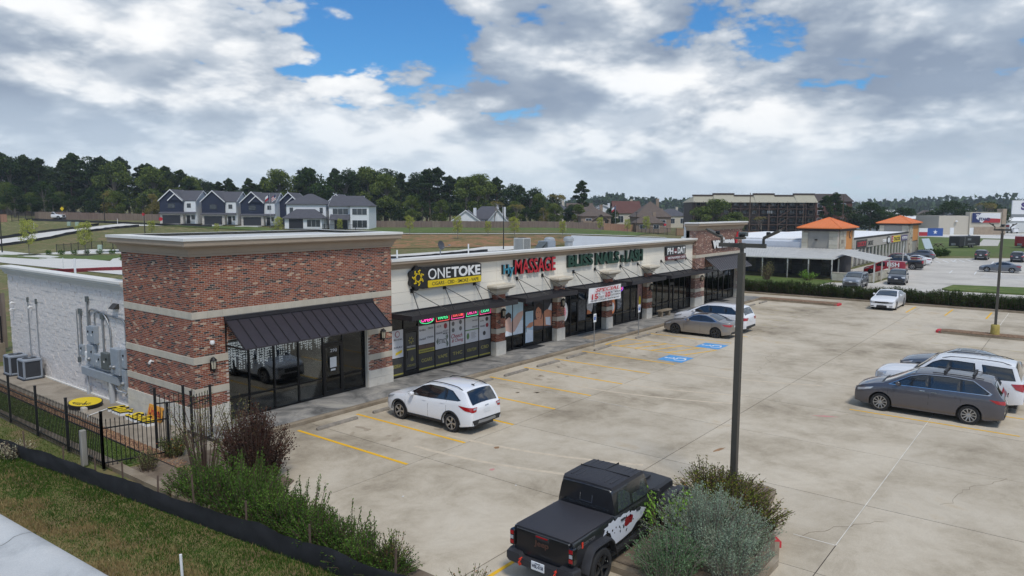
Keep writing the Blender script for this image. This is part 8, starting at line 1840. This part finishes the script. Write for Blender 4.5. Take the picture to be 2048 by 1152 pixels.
# ================================================================ neighbouring shops and beyond on the right
m_or = mat('orange_metal_roof', srgb(226,126,66), .55, .1, var=.04, vs=.6); m_orw = mat('orange_stucco', srgb(206,140,76), .85, var=.04, vs=.6); m_gst = mat('grey_stucco', srgb(150,146,138), .9, var=.05, vs=.5); m_fas = mat('shop_fascia', srgb(166,160,150), .85, var=.05, vs=.5); m_wroof = mat('bright_membrane', srgb(236,236,236), .7, var=.04, vs=.3); m_lst = ramp_mat('cream_ledgestone', [(0, srgb(196,190,172)), (.3, srgb(206,200,184)), (.6, srgb(186,178,160)), (.85, srgb(150,140,126)), (.93, srgb(116,106,96))], .9, .4, 12); m_dkf = mat('dark_fascia_trim', srgb(48,44,42), .7); m_corr = mat('corrugated_sheet', srgb(190,188,182), .6, .2, var=.14, vs=1.2); m_ivory = mat('ivory_post', srgb(206,204,196), .7); m_dksf = mat('dark_shopfront', srgb(30,30,32), .2, coat=.5); m_blkw = mat('blue_white_block', srgb(190,194,202), .85, var=.05, vs=.5)
def ledge(name, x0, x1, y0, y1, z0, z1, parent, face):
    """Rubble courses of single stones on one face."""
    r2 = random.Random(int(x0*7+y0*3)); core = boxo(name, x0+.04, x1-.04, y0+.04, y1-.04, z0, z1, m_mortar, parent); z = z0; u0, u1 = (y0, y1) if face == 'x' else (x0, x1)
    while z < z1-.05:
        h = min(r2.choice((.28, .38, .5)), z1-z); u = u0
        while u < u1-.02:
            w = min(r2.uniform(.5, 1.3), u1-u)
            if u1-u-w < .25: w = u1-u
            p = r2.uniform(.0, .05)
            if face == 'x': boxo('stone', x0-p, x0+.08, u+.012, u+w-.012, z+.012, z+h-.012, m_lst, core)
            else: boxo('stone', u+.012, u+w-.012, y0-p, y0+.08, z+.012, z+h-.012, m_lst, core)
            u += w
        z += h
    return core
def shops():
    t = thing('roadside_shops', (125, 27, 0), 'low grey roadside shops with two orange pyramid roofed towers', 'building')
    boxo('shop_wall', 110.2, 151, 25.55, 40, .0, 4.0, m_fas, t); boxo('roof', 104, 152, 25.9, 42, 4.0, 4.12, m_wroof, t); boxo('roof_trim', 110.2, 151, 25.35, 25.6, 3.9, 4.14, m_dkf, t); boxo('fascia', 110.2, 151, 25.38, 25.55, 2.55, 3.9, m_fas, t)
    boxo('shopfront', 110.6, 150.8, 25.5, 25.54, .15, 2.5, m_dksf, t)
    for k in range(17): boxo('shopfront_post', 110.6+k*2.45, 110.78+k*2.45, 25.36, 25.5, .15, 2.5, m_ivory, t)
    for x0, x1, yb in ((102.0, 110.2, 29.9), (151.0, 161.5, 30.2)):
        w = boxo('tower_wall', x0+.05, x1-.05, 25.55, yb, .0, 5.3, m_gst, t); h = 2.0 if x0 > 110 else 1.9
        ledge('stone_pier', x0-.05, x0+.9, 25.4, 26.5, 0, 5.3, t, 'x'); ledge('stone_pier', x0-.05, x0+.9, yb-.7, yb+.1, 0, 5.3, t, 'x'); ledge('stone_face', x0+.9, x0+4.0, 25.35, 25.9, 0, 5.3, t, 'y'); boxo('orange_wall', x0+4.0, x1, 25.42, 25.56, 2.3, 5.3, m_orw, t); ledge('stone_face', x1-.6, x1+.02, 25.33, 25.9, 0, 5.3, t, 'y')
        boxo('eave_band', x0-.3, x1+.3, 25.1, yb+.4, 5.25, 5.72, m_dkf, t); cx, cy = (x0+x1)/2, (25.1+yb+.3)/2; e = .55
        V = [(x0-e, 24.85, 5.72), (x1+e, 24.85, 5.72), (x1+e, yb+.65, 5.72), (x0-e, yb+.65, 5.72), (cx, cy, 7.05)]
        r = MB().add(V+[(v[0], v[1], v[2]-.12) for v in V[:4]], [(0,1,4),(1,2,4),(2,3,4),(3,0,4),(0,5,6,1),(1,6,7,2),(2,7,8,3),(3,8,5,0),(5,8,7,6)]).build('pyramid_roof', m_or, t)
        for i in range(4): MB().bar(V[i], V[4], .16, .08).build('hip_cap', m_or, r)
        for i in range(4):
            a, b, c = Vector(V[i]), Vector(V[(i+1)%4]), Vector(V[4]); n = 10
            for k in range(1, n):
                p = a.lerp(b, k/n); q = p+(c-(a+b)/2)*(1-abs(2*k/n-1)); MB().bar(p, q, .04, .05).build('roof_seam', m_or, r)
    MB().lathe((101.85, 28.1, 4.1), [(.18, -.08), (.18, .08)], 8).build('wall_light', m_dkf, t); flat('emblem_ring', ell(108.4, 4.7, .55, .55), FR(25.40), m_dkf, t, .01); flat('emblem_ring', ell(108.4, 4.7, .38, .38), FR(25.40), m_orw, t, .03)
    # low white-rendered unit behind the patio
    boxo('rear_unit_wall', 102.1, 104, 29.95, 46, 0, 3.75, m_blkw, t); boxo('rear_unit_roof', 103.0, 140, 30.1, 48, 3.75, 3.95, m_wroof, t)
    # signs on the fascia
    def fs(label, x0, x1, z0, z1, back, txt, tm, off=.03):
        q = thing('fascia_sign', ((x0+x1)/2, 25.3, z0), label, 'sign'); boxo('sign_panel', x0, x1, 25.28, 25.38, z0, z1, back, q); text('lettering', txt, (x0+.06*(x1-x0), z0+.2*(z1-z0), x1-.06*(x1-x0), z1-.2*(z1-z0)), FR(25.27), tm, q, .02, off)
    fs('black and red shop sign on the grey fascia', 112.0, 118.0, 2.6, 3.75, m_sblk, 'LUCKY', m_sred); fs('black and white two line shop sign on the grey fascia', 118.6, 122.3, 2.55, 3.72, m_fas, 'SMOKE', m_sblk); fs('yellow and black shop sign on the grey fascia', 137.2, 143.0, 2.65, 3.7, m_syel, 'TACOS', m_sblk); fs('red block beside the yellow shop sign', 136.2, 137.1, 2.7, 3.7, m_sred, 'Z', m_swht); fs('violet shop sign on the grey fascia', 144.4, 149.6, 2.7, 3.6, mat('sign_violet', srgb(70,54,112), .6), 'NUTRITION', m_swht, .02)
    q = thing('fascia_sign', (132, 25.3, 2.6), 'round dark emblem sign with white letters on the grey fascia', 'sign'); flat('disc', ell(133.4, 3.15, 1.3, .62), FR(25.38), m_sblk, q, .02, thick=.1); flat('disc', ell(133.4, 3.15, .9, .42), FR(25.38), m_swht, q, .10, thick=.04); text('lettering', 'CLUB', (129.3, 2.9, 132.0, 3.4), FR(25.36), m_swht, q, .05, .03)
    # lean-to roofs and iron enclosure
    def sheet_roof(name, a, b, c, d, label, n=26):
        """Corrugated sheet between edge a-b (high) and d-c (low)."""
        a, b, c, d = map(Vector, (a, b, c, d)); m_ = MB()
        for k in range(n*2+1):
            f = k/(n*2); up = Vector((0, 0, .035 if k % 2 else -.0)); m_.v += [tuple(a.lerp(b, f)+up), tuple(d.lerp(c, f)+up)]
        for k in range(n*2): m_.f.append((2*k, 2*k+2, 2*k+3, 2*k+1)); m_.m.append(0)
        q = thing('lean_to_roof', tuple((a+b+c+d)/4), label, 'roof'); m_.build('corrugated_sheet', m_corr, q); MB().bar(d, c, .06, .12).build('edge_beam', m_ivory, q); return q
    q = sheet_roof('x', (101.9, 22.6, 2.95), (101.9, 41, 2.95), (88.4, 35, 2.35), (89.0, 22.4, 2.40), 'long corrugated lean-to roof over the iron enclosure', 44)
    for y in (22.6, 25.2, 27.6, 30.6, 33.6): boxo('post', 88.95-.02*(y-22), 89.07-.02*(y-22), y, y+.12, 0, 2.36, m_ivory, q)
    q = sheet_roof('x', (91.0, 22.6, 3.0), (98.5, 23.0, 3.1), (95.0, 17.6, 2.5), (88.2, 17.9, 2.3), 'corrugated lean-to roof over the stone planter patio', 24)
    for x, y in ((88.5, 18.0), (91.8, 17.9), (94.8, 17.7), (91.1, 22.4)): boxo('post', x, x+.13, y, y+.13, 0, 2.3, m_ivory, q)
    q = thing('patio_wall', (92, 19, 0), 'low cream stone wall around the covered patio', 'wall'); ledge('stone_wall', 88.6, 89.0, 18.3, 22.5, 0, .95, q, 'x'); ledge('stone_wall', 89.0, 98.4, 18.3, 18.7, 0, .95, q, 'y')
    q = thing('iron_enclosure', (88.5, 27, 0), 'black iron bar enclosure under the long lean-to roof', 'railing')
    me = None
    for k in range(84):
        y = 22.7+k*.15; x = 88.9-.035*(y-22.5)
        if me is None: o = MB().box(-.012, .012, -.012, .012, 0, 1.75).build('bar', m_iron); me = o.data; bpy.data.objects.remove(o)
        o = link('bar', me, q); o.location = (x, y, 0)
    for z in (.15, 1.0, 1.65): MB().bar((88.9, 22.6, z), (88.46, 35.3, z), .03, .04).build('rail', m_iron, q)
    boxo('patio_store', 95, 101.5, 23.5, 36, 0, 2.2, mat('dark_patio_wall', srgb(74,72,72), .95, var=.3, vs=1.2), t)
    for k in range(5): boxo('patio_door', 94.96, 95, 24.4+k*2.3, 25.4+k*2.3, 0, 2.0, m_dksf, t)
    MB().box(80.5, 88.4, 22, 36, -.02, .012).build('patio_verge', m_lawn, kind='structure'); MB().prism([(73.2, 18), (77.4, 18), (79.6, 37), (75.8, 37)], -.1, .009).build('side_drive', m_lot2, kind='structure')
    # slender utility post by the delivery van
    t2 = thing('utility_post', (101.9, 17.6, 0), 'slender white post beside the red delivery van', 'post'); MB().tube([(101.9, 17.6, 0), (101.9, 17.6, 3.6)], .06, 8).build('post', m_ivory, t2)
shops()
for x, y, h, lab, k in ((84.6, 28.6, 2.4, 'bare twiggy shrub before the iron enclosure', L_thin), (86.8, 24.6, 1.3, 'green shrub before the iron enclosure', L_lime), (86.4, 33.5, 2.0, 'green shrub at the end of the iron enclosure', L_mid)): shrub('patio_shrub', (x, y, 0), lab, shoots=46, base=.4, spread=.8, height=h, leaves=14, leaf=.15, m=k, seed=70+int(x), start=.3, jitter=.12)
for i, (x, y) in enumerate([(143+1.15*k, 21.6-.35*k) for k in range(7)]): shrub('corner_shrub', (x, y, 0), 'dark clipped shrub at the corner of the neighbouring lot', group='shrubs at the neighbouring lot corner', shoots=70, base=.8, spread=.5, height=1.4, leaves=18, leaf=.2, m=L_box, seed=80, start=.05, jitter=.15, rz=i, stem=False)
def beyond():
    # pale sign building
    t = nthing('sign_building', 142.4, 244, 'pale block building with a large painted sign panel', 'building', None, 0); m_pale = mat('pale_block', srgb(190,188,172), .9, var=.05, vs=.3); boxl('wall', 0, 21.5, 0, 14, 0, 6.2, MATS['pale_block'], t); boxl('sign_wall', 10, 21.6, -.4, 2, 0, 7.5, mat('pale_tan_stucco', srgb(188,180,164), .9, var=.05, vs=.3), t); boxl('corner_pier', 20.6, 22.0, -.7, 2.2, 0, 8.6, mat('tan_stone', srgb(160,144,126), .9, var=.15, vs=1), t); boxl('stone_apron', 11.6, 20.6, -.6, -.3, 0, 2.6, MATS['tan_stone'], t)
    for x in (3.9, 10.2): boxl('door', x, x+1.3, -.46 if x > 9 else -.05, -.38 if x > 9 else .02, 0, 2.3, m_wsid, t)
    for x in (5.6, 13.5): MB().lathe((x, -.5, 4.2), [(.3, 0), (.5, .2), (.1, .5)], 8).build('wall_lamp', m_wsid, t, False)
    s = nthing('painted_sign', 153.0, 243.4, 'large painted sign reading THE STAND in navy, white and red', 'sign', None, 4.0); boxl('panel', 0, 9.4, -.1, 0, 0, 3.2, m_fwh, s); MB().prism([(0,0),(3.2,0),(1.2,1.6),(3.0,3.2),(0,3.2)], -.14, -.1, lambda u, v, w: (u, w, v)).build('navy_field', m_fb, s, False); MB().prism([(3.4,0),(9.4,0),(9.4,1.3),(5.0,1.5)], -.14, -.1, lambda u, v, w: (u, w, v)).build('red_field', m_frd, s, False)
    fr = ((0, -.16, 0), (1, 0, 0), (0, 0, 1)); text('lettering', 'THE', (1.2, 1.75, 3.4, 2.75), fr, m_fwh, s, .02, .05, world=False); text('lettering', 'STAND', (2.2, .65, 6.0, 1.65), fr, m_fb, s, .02, .05, world=False)
    t = nthing('flag_banner', 125.9, 226, 'wide single star state flag banner facing the lot', 'banner', None, 0); boxl('white_stripe', 0, 2.7, 0, .06, 1.35, 2.55, m_fwh, t); boxl('red_stripe', 0, 2.7, 0, .06, .15, 1.35, m_frd, t); boxl('blue_field', 2.7, 7.5, 0, .06, .15, 2.55, mat('banner_blue', srgb(44,82,150), .7), t)
    MB().prism([(5.1+(.75 if k % 2 == 0 else .3)*math.sin(math.pi*k/5), 1.35+(.75 if k % 2 == 0 else .3)*math.cos(math.pi*k/5)) for k in range(10)], -.03, 0, lambda u, v, w: (u, w, v)).build('star', m_fwh, t, False)
    for x in (.1, 2.7, 7.4): boxl('banner_post', x-.05, x+.05, .07, .15, 0, 2.6, m_galv, t)
    # enclosed trailer
    def trailer(x, y, L, label, mm, rz):
        t = thing('enclosed_trailer', (x, y, 0), label, 'trailer', None, rz); MB().cbox(0, 0, 1.45, L, 2.3, 2.1, .06).build('box_body', mm, t, False); MB().box(-L/2+1.9, -L/2+2.0, -1.17, -1.15, .5, 2.4).build('corner_trim', m_alu, t, False); MB().bar((-L/2, 0, .5), (-L/2-1.6, 0, .45), .12).build('drawbar', m_iron, t, False); MB().box(-L/2-.35, -L/2, -.4, .4, .55, 1.0).build('tool_box', m_galv, t, False)
        for k in (-.5, .5):
            for sd in (1, -1): put_wheel(t, .6+k*1.0, sd*1.05, .36, .22, 5, m_rim)
        for sd in (1, -1): MB().prism([(-.9,.72),(-.6,.95),(1.8,.95),(2.1,.72)], sd*1.16-.02, sd*1.16+.06, lambda u, v, w: (u, w, v)).build('mudguard', m_galv, t, False)
        MB().box(-.9, .4, -1.175, -1.165, 1.6, 2.05).build('maker_plate', m_galv, t, False); MB().lathe((L*.2, 0, 2.5), [(.2, 0), (.22, .25), (.1, .3)], 8).build('roof_vent', m_alu, t, False)
    trailer(186.2, 20.3, 7.6, 'black enclosed trailer standing on the far lawn', mat('black_trailer', (.02,.02,.022), .4), R(-24)); trailer(194.5, 9.4, 6.0, 'red enclosed trailer standing on the far lawn', p_red, R(-24))
    t = thing('picnic_table', (184.2, 25.0, 0), 'wooden picnic table beside the black trailer', 'table', None, R(-24)); MB().box(-1.2, 1.2, -.4, .4, .72, .78).build('top', m_stake, t, False)
    for s in (-1, 1): MB().box(-1.2, 1.2, s*.75-.14, s*.75+.14, .42, .47).build('seat', m_stake, t, False); MB().bar((s*.9, -.8, 0), (s*.9, .3, .72), .1).bar((s*.9, .8, 0), (s*.9, -.3, .72), .1).build('leg', m_stake, t, False)
    t = thing('display_board', (160.5, 23.6, 0), 'pale blue grey panel leaning beside the farther orange tower', 'board', None, R(-20)); MB().add([(-1.6,-.8,0),(1.2,-.8,0),(1.6,.6,2.6),(-1.0,.6,2.6),(-1.6,-.7,0),(1.2,-.7,0),(1.6,.7,2.6),(-1.0,.7,2.6)], [(0,1,2,3),(4,7,6,5),(0,4,5,1),(2,6,7,3),(1,5,6,2),(3,7,4,0)]).build('panel', mat('pale_panel', srgb(176,190,198), .5), t, False)
    for i, (x, y, c, lab) in enumerate(((315, 21, 'red', 'white box truck with a red stripe by the pale sign building'), (303, 12, 'plain', 'white box truck at the far edge of the drive'))):
        t = thing('box_truck', (x, y, 0), lab, 'truck', None, R(-140)); MB().cbox(-1.0, 0, 1.9, 5.4, 2.3, 2.5, .05).build('cargo_box', m_wsid, t, False); MB().cbox(2.7, 0, 1.15, 1.9, 2.0, 1.3, .25).build('cab', p_white, t, False); MB().box(3.1, 3.5, -.95, .95, 1.3, 1.8).build('windscreen', m_cglass, t, False)
        if c == 'red': MB().box(-3.6, 1.6, 1.155, 1.17, 2.2, 2.9).box(-3.6, 1.6, -1.17, -1.155, 2.2, 2.9).build('red_stripe', m_frd, t, False)
        for s in (-2.2, 2.6):
            for sd in (1, -1): put_wheel(t, s, sd*1.0, .42, .26, 5, m_rim)
    t = nthing('billboard', 157.0, 230, 'white billboard with a violet letter at the lawn edge', 'billboard', None, 0); boxl('board', 0, 12, 0, .4, 6.6, 11.2, m_fwh, t); boxl('lower_band', 0, 12, -.02, .42, 6.0, 6.9, m_galv, t); boxl('mast', 5.6, 6.4, .4, 1.2, 0, 6.6, m_galv, t); text('lettering', 'S', (2.7, 8.2, 4.6, 10.6), ((0, -.02, 0), (1, 0, 0), (0, 0, 1)), MATS['sign_violet'], t, .02, .05, world=False)
    t = nthing('white_shed', 131.8, 262, 'white shed with a dark opening behind the flag banner', 'shed', None, 0); boxl('wall', 0, 16, 0, 10, 0, 5.0, m_wsid, t); boxl('opening', 2, 8, -.05, .05, 0, 4.4, m_gar, t); gable_roof(t, 0, 16, 0, 10, 5, 6, 'x', m_wroof, m_wsid, .3, 'roof', None, False)
    t = nthing('white_shed', 166, 268, 'long white low shed behind the pale sign building', 'shed', None, 0); boxl('wall', 0, 30, 0, 10, 0, 4.2, m_wsid, t); gable_roof(t, 0, 30, 0, 10, 4.2, 5.4, 'x', m_wroof, m_wsid, .3, 'roof', None, False)
    t = nthing('white_shed', 146, 300, 'white roofed shed far behind the sign building', 'shed', None, 0); boxl('wall', 0, 14, 0, 10, 0, 6.5, m_wsid, t); gable_roof(t, 0, 14, 0, 10, 6.5, 8, 'x', m_wroof, m_wsid, .3, 'roof', None, False)
    Car('pickup_truck', 'white pickup truck behind the estate entrance gate', PICK, (*nb(-125.5, 200), terrain(*nb(-125.5, 200))), NRZ, p_white, category='truck', detail=False)
beyond()
